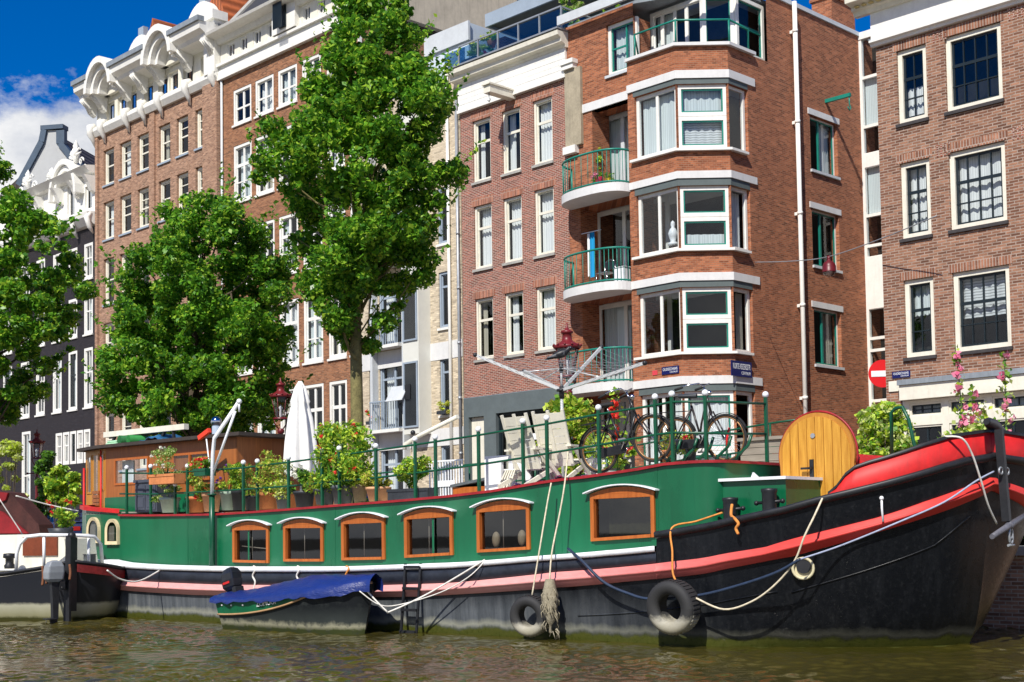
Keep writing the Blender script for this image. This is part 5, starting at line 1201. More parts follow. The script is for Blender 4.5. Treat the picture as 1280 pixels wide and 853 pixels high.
def potted(label, pot, fol, pm, leaves, n, size, flowers=None, t_=.5, shape='round', cat='potted plant', group='potted plants along the roof edge', weights=None, blade=False, wd=None):
    """a planted pot: pot (x0, x1, top, base) and foliage (x0, x1, top, bottom) read in the picture at depth t_"""
    xc_ = (pot[0]+pot[1])/2; b0 = bhit(xc_, pot[3], t_); sc = bhit(pot[1], pot[3], t_).x - bhit(pot[0], pot[3], t_).x
    w = sc*.80; rad = w/2 if shape == 'round' else w/2; zt_ = bhit(xc_, pot[2], t_).z; hgt = max(.1, zt_-b0.z)
    o = empty('potted_plant', label, cat, BF.glob(b0.x, t_, b0.z), BF.ang, group)
    m = MB()
    if shape == 'trough':
        d = .13; q = sc/2*1.0
        for (x0, x1, y0, y1) in ((-q, q, -d, -d+.015), (-q, q, d-.015, d), (-q, -q+.015, -d+.015, d-.015), (q-.015, q, -d+.015, d-.015)): m.box(x0, x1, y0, y1, 0, hgt)
        m.box(-q, q, -d, d, -.004, .0); m.box(-q-.012, q+.012, -d-.012, -d, hgt-.05, hgt); m.build('pot', pm, o)
        m = MB(); m.box(-q+.016, q-.016, -d+.016, d-.016, hgt-.06, hgt-.03); m.build('soil', M_SOIL, o)
    else:
        m.lathe([(.001, 0), (rad*.72, 0), (rad*.93, hgt*.8), (rad*1.02, hgt*.81), (rad*1.04, hgt*.98), (rad*.98, hgt), (rad*.9, hgt*.97), (rad*.88, hgt*.8)], 18); m.build('pot', pm, o)
        m = MB(); m.lathe([(.001, hgt*.86), (rad*.9, hgt*.86)], 14); m.build('soil', M_SOIL, o)
    f0, f1 = bhit(fol[0], fol[2], t_), bhit(fol[1], fol[3], t_)
    x0, x1 = f0.x-b0.x, f1.x-b0.x; z0, z1 = f1.z-b0.z, f0.z-b0.z; wx = (x1-x0)/2*.9; dy = wd or min(.3, wx*.9)
    cs_, rs_ = [], []; nn = max(6, n//70)
    for i in range(nn):
        a = rp.uniform(0, 6.28); q = math.sqrt(rp.random()); zz = rp.random(); prof = .55+.45*math.sin(math.pi*min(1, zz*.9+.1))
        cs_.append(((x0+x1)/2 + wx*q*math.cos(a)*prof, dy*q*math.sin(a)*prof, lerp(z0, z1, zz*.92))); rs_.append(rp.uniform(.07, .13)*max(1, (z1-z0)/.5))
    P = clumps(cs_, rs_, 1.6*n/sum(r*r for r in rs_))
    leaf_mesh('foliage', P, size*1.1, leaves, o, up=.35, aspect=.5, weights=weights)
    m = MB()
    for c in cs_[:14]:
        m.tube([(c[0]*.2, c[1]*.2, hgt*.85), (c[0]*.6, c[1]*.6, lerp(hgt*.85, c[2], .6)), c], [.008, .006, .003], 4)
    if blade:
        for i in range(46):
            a = rp.uniform(0, 6.28); q = rp.uniform(.02, .5); L = rp.uniform(.5, 1)*(z1-hgt); p0 = Vector((q*wx*.5*math.cos(a)-.05, q*dy*math.sin(a), hgt*.85)); p1 = p0 + Vector((rp.uniform(-.08, .08), rp.uniform(-.05, .05), L*.6)); p2 = p1 + Vector((rp.uniform(-.18, .18), rp.uniform(-.1, .1), L*.35))
            for A, B, w0, w1 in ((p0, p1, .014, .02), (p1, p2, .02, .003)): m.quad(A-Vector((w0,0,0)), A+Vector((w0,0,0)), B+Vector((w1,0,0)), B-Vector((w1,0,0)))
    m.build('stems', L_GRN if blade else M_STEM, o, fix=False)
    if flowers:
        fm, cnt, fs = flowers; pts = []
        for i in range(cnt):
            c = cs_[rp.randrange(len(cs_))]; b_ = Vector((lerp(c[0], rp.uniform(x0, x1), .4), c[1]-dy*.5*rp.random(), min(z1, c[2]+rp.uniform(.0, .14))))
            for j in range(9): pts.append((b_.x+rp.gauss(0, fs*.35), b_.y+rp.gauss(0, fs*.35), b_.z+rp.gauss(0, fs*.35)))
        leaf_mesh('blossoms', np.array(pts), fs, fm, o, up=.2, aspect=.9)
    return o
potted('glazed pale green pot under the hanging trough with trailing pale leaves', (203,222,622,641), (192,222,603,626), M_POTGRN, [L_GRN, L_PALE], 500, .05)
potted('orange terracotta pot of rust and green bush beside the white davit', (236,255,621,641), (234,262,574,622), M_TERRA, [L_GRN, L_YEL, L_LIME], 900, .05, (L_RED, 10, .05))
potted('pale terracotta pot touching the davit post, low yellowish leaves', (255,274,616,640), (252,280,596,618), M_TERRA2, [L_YEL, L_GRN], 300, .05)
potted('pale green glazed pot right of the davit with purple flowers', (277,293,614,638), (274,296,584,616), M_POTGRN, [L_GRN, L_LIME], 600, .05, (L_PUR, 14, .04))
potted('square black plastic pot with light green leafy herb', (291,305,612,638), (288,306,580,614), M_POTBLK, [L_LIME, L_GRN], 600, .05)
potted('low black pot with tall tan and green stems', (307,320,620,638), (304,322,572,622), M_POTBLK, [L_YEL, L_GRN], 500, .05)
potted('orange terracotta pot on a saucer with yellow green shrub', (325,345,616,636), (322,350,560,618), M_TERRA, [L_LIME, L_GRN, L_YEL], 900, .05)
potted('dark grey pot behind a rail post with thin pale shrub', (346,361,620,636), (344,366,575,622), M_POTGREY, [L_PALE, L_LIME], 600, .045)
potted('black bucket pot with cream white hydrangea heads', (369,392,614,634), (360,396,585,616), M_POTBLK, [L_GRN, L_DRK], 700, .06, (L_WHT, 26, .05))
potted('grey tapered pot of upright iris blades', (394,418,611,631), (384,424,570,612), M_POTGREY, [L_LIME, L_GRN], 200, .05, blade=True)
potted('large grey tapered pot with the biggest green bush and red flowers', (416,441,607,630), (386,470,533,606), M_POTGREY, [L_GRN, L_LIME], 2600, .075, (L_RED, 16, .05), blade=True, wd=.4)
potted('woven basket pot between the grey pot and the orange pot', (441,459,606,627), (438,462,588,608), M_BASKET, [L_GRN, L_LIME], 400, .05)
potted('orange clay pot with low yellow and green leaves', (459,487,609,627), (455,494,594,611), M_TERRA2, [L_YEL, L_LIME], 700, .05)
potted('long black trough with two light green shrubs', (491,541,611,624), (496,540,570,612), M_POTBLK, [L_LIME, L_GRN], 1300, .055, shape='trough', cat='planter')
potted('orange trough hung on the outside of the guard rail with white bloom', (193,224,593,605), (190,226,562,594), M_TERRA, [L_PALE, L_GRN], 800, .04, (L_WHT, 12, .035), t_=TR-.16, shape='trough', cat='planter', group='troughs hung on the rail')
potted('small dark green trough hung on the rail left of the davit with red bloom', (249,263,586,595), (246,264,575,588), M_GREEND, [L_GRN], 260, .04, (L_RED, 16, .04), t_=TR-.12, shape='trough', cat='planter', group='troughs hung on the rail')
for lab, pot, fol, fl_ in (('short terracotta pot with yellow bloom behind the bicycles', (826,842,563,578), (822,850,545,565), L_YEL), ('dark pot with red geraniums between the two bicycles', (856,872,560,576), (842,878,548,564), L_RED), ('low pot with pale leaves and red bloom under the first bicycle', (770,790,578,590), (758,800,562,580), L_RED)):
    potted(lab, pot, fol, M_TERRA if fl_ is L_YEL else M_POTBLK, [L_LIME, L_GRN], 500, .05, (fl_, 24, .05), t_=1.5)
def hollyhock(label, px, yt, yb, F, y_, petal, group=None, ratio=1.0):
    b0, tp = F.hy(px, yb, y_), F.hy(px, yt, y_); H = tp.z-b0.z; dx = tp.x-b0.x
    o = empty('hollyhock', label, 'flower', F.glob(b0.x, y_, b0.z), F.ang, group); m = MB(); rr = rp
    pts = [(dx*(i/8)+.02*math.sin(i), .02*math.cos(i*1.7), H*i/8) for i in range(9)]; m.tube(pts, [.014*(1-.6*i/8) for i in range(9)], 5); m.build('stem', M_STEM, o)
    P, Q = [], []
    for i in range(90):
        q = rr.random()**1.2; w = .16*(1-q)+.04; P.append((dx*q+rr.gauss(0, w), rr.gauss(0, w), H*q))
    leaf_mesh('foliage', np.array(P), .09*ratio, [L_LIME, L_GRN], o, up=.2, aspect=.8)
    for i in range(7):
        q = rr.uniform(.3, .85); c = (dx*q+rr.uniform(-.06, .06), -.05, H*q)
        for j in range(8): Q.append((c[0]+rr.gauss(0, .025), c[1]+rr.gauss(0, .02), c[2]+rr.gauss(0, .025)))
    leaf_mesh('blossoms', np.array(Q), .08*ratio, petal, o, up=.0, aspect=1.0); return o
hollyhock('tall hollyhock with deep red bloom beside the first bicycle', 771, 485, 588, BF, 1.25, L_RED)
# dark cabinet on the roof
q = bhit(169, 641, .62); q2 = bhit(196, 600, .62); o = empty('deck_cabinet', 'dark slate blue plastic cabinet on the houseboat roof beside the hanging trough', 'cabinet', BF.glob(q.x, .62, q.z), BF.ang)
L = q2.x-q.x; H = q2.z-q.z; mS = paint('slate_blue_plastic', (.055,.065,.09), .55, .1, 3)
m = MB(); m.box(0, L, 0, .5, 0, H-.04); m.build('body', mS, o); m = MB(); m.box(-.03, L+.03, -.03, .53, H-.04, H+.02); m.build('lid', mS, o)
for i in range(2): m = MB(); m.box(L*(.04+.48*i), L*(.48+.48*i), -.018, -.002, .05, H-.1); m.box(L*(.1+.48*i), L*(.42+.48*i), -.028, -.019, .1, H*.45); m.box(L*(.1+.48*i), L*(.42+.48*i), -.028, -.019, H*.52, H-.15); m.build('door', mS, o)
# wheelhouse roof load
zrf = zw1+.052
def roll(label, px, rad, mat, name='rolled_mat', cat='rolled mat', L=1.5):
    q = bhit(px, 556, t1+.05); o = empty(name, label, cat, BF.glob(q.x, t1, zrf), BF.ang, 'rolled mats on the wheelhouse roof'); m = MB()
    sp_ = [(rad*(.15+.85*i/60)*math.cos(i*.45), -.05, rad+rad*(.15+.85*i/60)*math.sin(i*.45)) for i in range(61)]
    m.grid([[p, (p[0], p[1]+L, p[2])] for p in sp_]); m.build('roll', mat, o, fix=False, solid=.02); return o
roll('bright green rolled mat at the end of the wheelhouse roof', 165, .085, paint('green_foam', (.02,.20,.04), .8, .1, 5)); roll('dark green rolled mat in the middle of the roof rolls', 154, .09, paint('dark_green_foam', (.015,.13,.035), .8, .1, 5))
q = bhit(134, 556, t1+.05); o = empty('pale_mat', 'pale green folded mat under the black sheet on the wheelhouse roof', 'mat', BF.glob(q.x, t1, zrf), BF.ang); m = MB(); m.box(0, .42, 0, 1.2, 0, .05); m.box(.03, .4, .02, 1.1, .052, .1); m.build('mat', paint('mint_foam', (.36,.62,.40), .8, .1, 5), o, bevel=.02)
o = empty('black_sheet', 'crumpled black sheet lying over the rolled mats', 'sheet', BF.glob(q.x-.05, t1+.4, zrf+.16), BF.ang); m = MB(); m.grid([[(x*.09, y*.12, .10+.03*math.sin(x*1.3+y)+.02*x/2) for x in range(9)] for y in range(7)]); m.build('sheet', M_BLACK, o, solid=.02, fix=False)
q = bhit(173, 558, t1+.1); o = empty('blue_tarp', 'blue tarpaulin heap over boards on the wheelhouse roof', 'tarpaulin', BF.glob(q.x, t1+.1, zrf), BF.ang); m = MB(); m.grid([[(x*.075, y*.15, .02+.16*math.exp(-((x-6)/3.5)**2)*(1-((y-3)/4)**2)+.025*math.sin(x*1.7+y*2)) for x in range(13)] for y in range(7)]); m.build('sheet', paint('blue_tarp_cloth', (.02,.10,.22), .45, .25, 6), o, fix=False, solid=.01)
m = MB(); m.box(0, .95, -.03, .9, -.0, .018); m.build('board', M_VARN, o)
za, zb2 = bhit(132, 544, t1+.3).z, bhit(233, 545, t1+.3).z; xa, xb2 = bhit(132, 544, t1+.3).x, bhit(233, 545, t1+.3).x
o = empty('roof_beam', 'long cream beam carried on black struts above the wheelhouse roof', 'beam', BF.glob(xa, t1+.3, zrf), BF.ang); m = MB(); m.box(0, xb2-xa, -.06, .06, za-zrf-.06, za-zrf+.06); m.build('beam', M_CREAM, o)
for fx in (.1, .72, .9): m = MB(); m.bar(((xb2-xa)*fx-.12, 0, 0), ((xb2-xa)*fx+.08*(1 if fx < .8 else -2), 0, za-zrf-.06), .05, .05); m.build('strut', M_BLACK, o)
# red broom
a, c = bhit(267, 588, .5), bhit(258, 549, .5); o = empty('broom', 'red headed broom standing bristles up beside the davit', 'broom', BF.glob(a.x, .5, a.z-.6), BF.ang); d = Vector((c.x-a.x, 0, c.z-a.z)); m = MB(); m.cyl((0,0,0), Vector((0,0,.6))+d, .014, 7); m.build('handle', M_TRIMW, o)
h0, h1 = bhit(249, 548, .5), bhit(262, 538, .5); m = MB(); P = lambda q_: Vector((q_.x-a.x, 0, q_.z-a.z+.6)); m.bar(P(h0), P(h1), .07, .09); m.build('brush_head', paint('red_plastic', (.72,.05,.02), .45), o)
# spud pole with silver ball
q = at(270.5, 545, 30.2); o = empty('mooring_pole', 'blue grey steel mooring pole topped with a silver ball behind the davit', 'pole', (q.x, q.y, 0)); m = MB(); zt_ = at(270.5, 533, 30.2).z; m.cyl((0,0,-1), (0,0,zt_), .1, 12); m.build('pole', M_STEELB, o); m = MB(); m.sphere((0,0,zt_+.1), .125, 16, 10); m.build('ball', paint('polished_steel', (.5,.55,.62), .12, .05, 3, metal=1), o)
# closed parasol on the quay side of the deck
q = at(376, 578, 27); tp = at(377.5, 478, 27); H = tp.z-q.z+.6; o = empty('parasol', 'closed white parasol tied on its pole behind the potted plants', 'parasol', (q.x, q.y, q.z-.6)); m = MB(); m.cyl((0,0,-.5), (0,0,H), .025, 8); m.build('pole', M_ZINC, o)
m = MB(); rows = []
for i, (rr, zz) in enumerate(((.30, .35), (.31, .5), (.27, 1.0), (.21, 1.5), (.15, H-.45), (.17, H-.40), (.10, H-.12), (.03, H+.02))):
    rows.append([(rr*(1+.22*math.cos(7*th+i*.2))*math.cos(th), rr*(1+.22*math.cos(7*th+i*.2))*math.sin(th), zz+.05*math.cos(7*th)*(i == 0)) for th in [2*math.pi*k/56 for k in range(56)]])
m.grid(rows, True, True); m.build('canopy', paint('white_canvas', (.80,.79,.76), .85, .05, 3), o, fix=False)
# ---------------------------------------------------------------- garden chairs
M_CHAIR = paint('cream_chair_paint', (.72,.69,.58), .55, .06, 3); M_CHAIRW = paint('white_chair_plastic', (.80,.80,.80), .4, .04, 3)
def deckchair(mat):
    o = empty('garden_chair', 'x', 'chair', (0,0,0), 0, 'garden chairs on the roof'); wd = .3
    B0, B1 = Vector((0, -.12, .28)), Vector((0, -.42, 1.12)); d = (B1-B0).normalized()
    m = MB()
    for i in range(7):
        c = B0 + d*(.06+i*.125); m.bar(c+Vector((-wd+.05, 0, 0)), c+Vector((wd-.05, 0, 0)), .018, .116 if i < 6 else .15, d)
    for sx in (-1, 0, 1): m.bar(B0+Vector((sx*(wd-.03), -.02, 0)), B1+Vector((sx*(wd-.03), -.02, .04)), .05, .03)
    m.build('backrest', mat, o)
    m = MB()
    for i in range(6): m.box(-wd+.04, wd-.04, -.1+i*.1, -.02+i*.1, .30+.02*i, .32+.02*i)
    m.build('seat', mat, o)
    for sx in (-1, 1):
        m = MB(); m.bar((sx*wd, -.5, 0), (sx*wd, .42, .42), .03, .07); m.build('leg', mat, o); m = MB(); m.bar((sx*(wd+.032), .4, 0), (sx*(wd+.032), -.2, .58), .03, .07); m.build('leg', mat, o)
        m = MB(); m.box(sx*wd-.05, sx*wd+.05, -.32, .42, .58, .61); m.build('armrest', mat, o)
    return o
c0 = deckchair(M_CHAIR); first = True
for px, t_, rz, lab in ((668, .75, -.1, 'cream slatted garden chair seen from behind, nearer the white chair frame'), (704, 1.0, .12, 'cream slatted garden chair seen from behind, below the clothes airer')):
    o = c0 if first else copy_tree(c0); first = False; x = bhit(px, 600, t_).x; o.location = BF.glob(x, t_, zr(x)+.04); o.rotation_euler = (0, 0, BF.ang+rz); o['label'] = lab; o.scale = (1.0, 1.0, .98)
# white armchair in side view, white slatted stool
x0, x1 = bhit(606, 608, .6).x, bhit(668, 600, .6).x; z0 = zr(x0)+.03; o = empty('garden_chair', 'white garden armchair with square open side frame at the roof edge', 'chair', BF.glob(x0, .6, z0), BF.ang, 'garden chairs on the roof')
W_ = (x1-x0); sc = W_
m = MB(); m.box(0, W_*.34, 0, .06, 0, .498); m.box(0, W_*.78, 0, .06, .50, .60); m.bar((W_*.66, .03, .55), (W_*.98, .03, 0), .06, .09); m.box(0, .09, .6, .66, 0, .56); m.box(0, W_*.78, .6, .66, .50, .58); m.bar((W_*.66, .63, .55), (W_*.98, .63, 0), .06, .09); m.build('frame', M_CHAIRW, o)
m = MB(); zb0, zb1 = .62, .98; xq = .3
for (a0, a1, b0, b1) in ((xq, xq+.12, zb0, zb1), (xq+.6, xq+.72, zb0, zb1), (xq+.12, xq+.6, zb1-.1, zb1), (xq+.12, xq+.6, zb0, zb0+.06)): m.box(a0, a1, .68, .73, b0, b1)
m.build('backrest', M_CHAIRW, o)
m = MB()
for i in range(7): m.box(.1, W_*.9, .07+i*.07, .125+i*.07, .36, .38)
m.build('seat', M_CHAIRW, o)
m = MB()
for i in range(5): m.bar((W_*.45+i*.045, .0, .36), (W_*.3+i*.06, -.06, .02), .05, .02)
m.build('footrest', M_CHAIR, o)
q = bhit(744, 598, 1.6); o = empty('slatted_chair', 'small white slatted child chair behind the rear wheel of the first bicycle', 'chair', BF.glob(q.x, 1.6, zr(q.x)+.03), BF.ang, 'garden chairs on the roof'); m = MB()
for i in range(6): m.box(-.2+i*.07, -.155+i*.07, 0, .02, .0, .42-.02*abs(i-2.5))
m.box(-.22, .2, -.01, .03, .18, .22); m.build('backrest', M_CHAIRW, o); m = MB(); m.box(-.22, .2, .03, .35, .18, .2); m.build('seat', M_CHAIRW, o)
for sx in (-.2, .17): m = MB(); m.box(sx, sx+.03, .3, .34, 0, .18); m.build('leg', M_CHAIRW, o)
q0, q1 = bhit(632, 606, .95), bhit(722, 598, .95); t = NT('patterned_cloth'); v = t.obj(); w_ = t.n('ShaderNodeTexWave'); w_.wave_type = 'RINGS'; t.t.links.new(v, w_.inputs[0]); w_.inputs['Scale'].default_value = 4; w_.inputs['Distortion'].default_value = 6; t.pbr(t.ramp(w_.outputs[1], [(.2, (.55,.08,.25)), (.5, (.75,.70,.70)), (.8, (.15,.08,.40))]), .9)
o = empty('patterned_rug', 'pink and purple patterned rug bunched under the garden chairs', 'rug', BF.glob(q0.x, .5, zr(q0.x)+.03), BF.ang); m = MB(); L = q1.x-q0.x; m.grid([[(L*i/20, .1+.9*j/8, (zr(q0.x+L*i/20)-zr(q0.x))+.06+.05*math.sin(i*1.1+j)) for j in range(9)] for i in range(21)]); m.build('rug', t.m, o, fix=False)
# ---------------------------------------------------------------- rotary clothes airer with a crow
ta = 2.2; q = bhit(703, 575, ta); hub = bhit(702, 488, ta); top = bhit(701, 455, ta); o = empty('clothes_airer', 'grey rotary clothes airer with four arms and taut lines on the roof', 'clothes airer', BF.glob(hub.x, ta, zr(hub.x)), BF.ang)
zh = hub.z-zr(hub.x); zt_ = top.z-zr(hub.x); m = MB(); m.cyl((0,0,0), (0,0,zh), .028, 10); m.build('pole', paint('aluminium', (.62,.63,.62), .35, .05, 4, metal=.3), o); M_ALU = o.children[0].data.materials[0]
m = MB(); m.cyl((0,0,zh-.14), (0,0,zh+.06), .045, 10); m.cyl((0,0,zh-.02), (0,0,zh+.02), .09, 10); m.build('hub', M_BLACK, o); m = MB(); m.cyl((0,0,zh+.05), (0,0,zt_), .02, 8); m.build('upper_pole', M_ALU, o); m = MB(); m.cyl((0,0,zt_-.15), (0,0,zt_+.02), .035, 8); m.build('slider', M_BLACK, o)
ends = []
def tip(px, py, tt): p = bhit(px, py, tt); return Vector((p.x-hub.x, tt-ta, p.z-zr(hub.x)))
ends = [tip(594, 444, ta-.9), tip(655, 464, ta+.95), tip(752, 434, ta+1.0), tip(806, 454, ta-.85)]
for e in ends:
    m = MB(); m.bar((0,0,zh), e, .035, .05); m.build('arm', M_ALU, o); m = MB(); m.cyl(Vector((0,0,zt_-.08)), Vector((0,0,zh)).lerp(e, .5), .011, 6); m.build('strut', M_ALU, o); m = MB(); m.sphere(e, .04, 8, 6); m.build('end_cap', M_BLACK, o)
m = MB()
order = [ends[0], ends[1], ends[2], ends[3]]
for f_ in [.38+.085*i for i in range(8)]:
    P = [Vector((0,0,zh)).lerp(e, f_) for e in order]
    for A, B in zip(P, P[1:]+P[:1]): m.tube([A, (A+B)/2-Vector((0,0,.015)), B], .003, 4, caps=False)
m.build('lines', M_ZINC, o)
# the crow: one body from tail to bill, wings and legs as parts
b0 = Vector(BF.glob(hub.x, ta, top.z)); o = empty('crow', 'black and grey crow perched on top of the rotary clothes airer', 'bird', b0+Vector((0,0,.05)), 0)
m = MB(); sp_ = [(-.27,0,.02,.012), (-.20,0,.045,.022), (-.13,0,.075,.040), (-.06,0,.10,.066), (.02,0,.125,.073), (.085,0,.155,.056), (.12,0,.19,.041), (.145,0,.215,.040), (.17,0,.222,.033), (.19,0,.215,.016), (.215,0,.205,.010), (.245,0,.195,.002)]
m.tube([p[:3] for p in sp_], [p[3] for p in sp_], 12); M_CROW = paint('black_feathers', (.012,.013,.016), .45, .3, 10); m.build('body', M_CROW, o)
for sy in (-1, 1):
    m = MB(); m.grid([[(.06-.30*i/6, sy*(.062-.03*(i/6)), .165-.10*(i/6)-.075*j/3*(1-.75*i/6)) for j in range(4)] for i in range(7)]); m.build('wing', paint('grey_feathers', (.10,.105,.115), .5, .3, 12) if sy < 0 else M_CROW, o, solid=.012, fix=False)
    m = MB(); m.tube([(.01, sy*.03, .07), (.015, sy*.03, .0), (.05, sy*.03, -.005)], .006, 5); m.build('leg', M_BLACK, o); m = MB(); m.sphere((.163, sy*.030, .228), .006, 6, 5); m.build('eye', M_TRIMW, o)
# ---------------------------------------------------------------- bicycles
M_TYRE = paint('tyre_rubber', (.02,.02,.02), .8, .2, 8); M_RIM = paint('rusty_rim', (.30,.16,.07), .4, .3, 6, metal=.5); M_CHROME = paint('chrome', (.6,.6,.6), .2, .05, 5, metal=1)
def bicycle(px, py, qx, qy, t_, label, fm, saddlem):
    a, c = bhit(px, py, t_), bhit(qx, qy, t_); o = empty('bicycle', label, 'bicycle', BF.glob(a.x, t_, a.z), BF.ang, 'bicycles parked on the roof'); o.rotation_euler = (R(4), -math.atan2(c.z-a.z, c.x-a.x), BF.ang); Lw = math.hypot(c.x-a.x, c.z-a.z); rw_ = .335
    for cx in (0, Lw):
        m = MB(); m.tube([(cx+rw_*math.cos(th), 0, rw_*math.sin(th)) for th in [2*math.pi*i/40 for i in range(40)]], .02, 8, closed=True); w = m.build('wheel', M_TYRE, o)
        m = MB(); m.tube([(cx+(rw_-.028)*math.cos(th), 0, (rw_-.028)*math.sin(th)) for th in [2*math.pi*i/40 for i in range(40)]], .013, 6, closed=True); m.build('rim', M_RIM, w)
        m = MB()
        for i in range(28): th = 2*math.pi*i/28; m.tube([(cx, .025*(-1)**i, 0), (cx+(rw_-.03)*math.cos(th+.2), 0, (rw_-.03)*math.sin(th+.2))], .0022, 3, caps=False)
        m.build('spokes', M_CHROME, w); m = MB(); m.cyl((cx, -.05, 0), (cx, .05, 0), .028, 10); m.build('hub', M_CHROME, w)
        m = MB(); a0, a1 = (R(20), R(190)) if cx == 0 else (R(20), R(150)); m.grid([[(cx+(rw_+.035)*math.cos(th), y, (rw_+.035)*math.sin(th)) for y in (-.03, -.02, .02, .03)] for th in [lerp(a0, a1, i/16) for i in range(17)]]); m.build('mudguard', M_TYRE, o, solid=.004, fix=False)
    bb = Vector((.46, 0, -.06)); st = Vector((.30, 0, .50)); hd = Vector((Lw-.28, 0, .62)); hb = Vector((Lw-.24, 0, .40))
    m = MB(); m.cyl(bb, st, .017, 8); m.tube([hb, hb.lerp(bb, .5)+Vector((-.02,0,-.08)), bb], .018, 8); m.tube([hd-Vector((.01,0,.05)), hd.lerp(bb, .5)+Vector((-.06,0,-.05)), bb.lerp(st, .22)], .016, 8); m.cyl(hd+Vector((-.02,0,.06)), hb+Vector((.02,0,-.04)), .02, 8)
    for sy in (-.045, .045): m.cyl(bb+Vector((0,sy,0)), (0,sy,0), .011, 6); m.cyl(st+Vector((-.01,sy*.4,-.05)), (0,sy,0), .010, 6); m.tube([hb+Vector((.02,sy,0)), Vector((Lw-.07,sy,.12)), (Lw,sy,0)], .012, 6)
    m.build('frame', fm, o)
    m = MB(); m.cyl(st, st+Vector((-.03,0,.12)), .013, 6); m.cyl(hd, hd+Vector((-.05,0,.14)), .013, 6); hc = hd+Vector((-.06,0,.15)); m.tube([hc+Vector((-.30,-.27,-.03)), hc+Vector((-.12,-.26,.02)), hc+Vector((.02,-.14,.04)), hc, hc+Vector((.02,.14,.04)), hc+Vector((-.12,.26,.02)), hc+Vector((-.30,.27,-.03))], .012, 7); m.build('handlebar', M_CHROME, o)
    for sy in (-1, 1): m = MB(); m.cyl(hc+Vector((-.31,sy*.272,-.033)), hc+Vector((-.18,sy*.265,.0)), .019, 8); m.build('grip', M_TYRE, o)
    s0 = st+Vector((-.04,0,.14)); m = MB(); m.grid([[(s0.x-.13+.27*i/8, (.085*(1-(i/8)**1.4)+.018)*math.sin(th), s0.z+.035*math.cos(th)+.01*(1-i/8)) for th in [2*math.pi*j/12 for j in range(12)]] for i in range(9)], True, True); m.build('saddle', saddlem, o)
    m = MB(); m.box(-.22, .24, -.06, -.05, .42, .432); m.box(-.22, .24, .05, .06, .42, .432)
    for i in range(4): m.box(-.2+i*.13, -.19+i*.13, -.05, .05, .42, .432)
    for sy in (-.055, .055): m.cyl((-.05, sy, .42), (0, sy, 0), .006, 5)
    m.build('luggage_rack', M_BLACK, o)
    m = MB(); m.box(.02, .52, -.06, -.035, -.13, .01); m.build('chain_case', M_BLACK, o, bevel=.02); m = MB(); m.cyl(bb+Vector((0,-.07,0)), bb+Vector((.1,-.09,.13)), .01, 6); m.box(bb.x+.05, bb.x+.15, -.19, -.09, .06, .085); m.cyl(bb+Vector((0,.07,0)), bb+Vector((-.1,.09,-.13)), .01, 6); m.box(bb.x-.15, bb.x-.05, .09, .19, -.20, -.175); m.build('crank', M_CHROME, o)
    m = MB(); m.sphere(hc+Vector((.10,0,-.10)), .04, 8, 6); m.build('headlight', M_CHROME, o)
    return o
bicycle(749, 563, 816, 548, .62, 'black step-through bicycle with rusty rims, the one nearer the garden chairs', paint('black_frame_paint', (.02,.02,.022), .3), M_TYRE)
b2 = bicycle(845, 551, 907, 548, 1.0, 'black bicycle with a red lock on its front wheel above the cabin corner', paint('dark_frame_paint', (.025,.02,.02), .3), M_POTBLK)
Lw2 = 0
m = MB(); q = bhit(913, 535, .98); q2 = bhit(910, 562, .98); p0 = b2.matrix_basis.inverted() @ BF.glob(q.x, .95, q.z); p1 = b2.matrix_basis.inverted() @ BF.glob(q2.x, .95, q2.z); m.tube([p0, p0.lerp(p1, .5)+Vector((-.02,0,0)), p1], .016, 6); q3 = bhit(828, 505, 1.0); m.build('lock', M_RED, b2)
o = empty('bicycle_stand', 'curved green steel stands holding the bicycle front wheels', 'bicycle stand', BF.glob(0, 1.0, 0), BF.ang)
for px in (838, 858, 878, 900, 925):
    q = bhit(px, 577, 1.0); m = MB(); m.tube([(q.x+.0, -.12, zr(S1)+.04), (q.x+.05, -.12, zr(S1)+.12), (q.x+.2, -.1, zr(S1)+.25), (q.x+.26, -.1, zr(S1)+.4)], .022, 6); m.build('hoop', M_GREEND, o)
# weathered wooden box behind the rail end
q0, q1 = bhit(926, 579, 2.6), bhit(992, 548, 2.6); o = empty('wooden_box', 'weathered grey wooden deck box behind the rail end post', 'box', BF.glob(q0.x, 2.6, q0.z-.1), BF.ang); L = q1.x-q0.x; H = q1.z-q0.z+.1; M_GREYWOOD = wood('weathered_wood', (.22,.19,.15), (.36,.32,.26), 1, 0, .8); m = MB()
for i in range(4): m.box(0, L, 0, .03, H*i/4+.004, H*(i+1)/4-.004)
m.box(0, .03, .03, .8, 0, H); m.box(L-.03, L, .03, .8, 0, H); m.build('side', M_GREYWOOD, o); m = MB(); m.box(-.04, L+.04, -.04, .86, H, H+.05); m.build('lid', M_GREYWOOD, o)
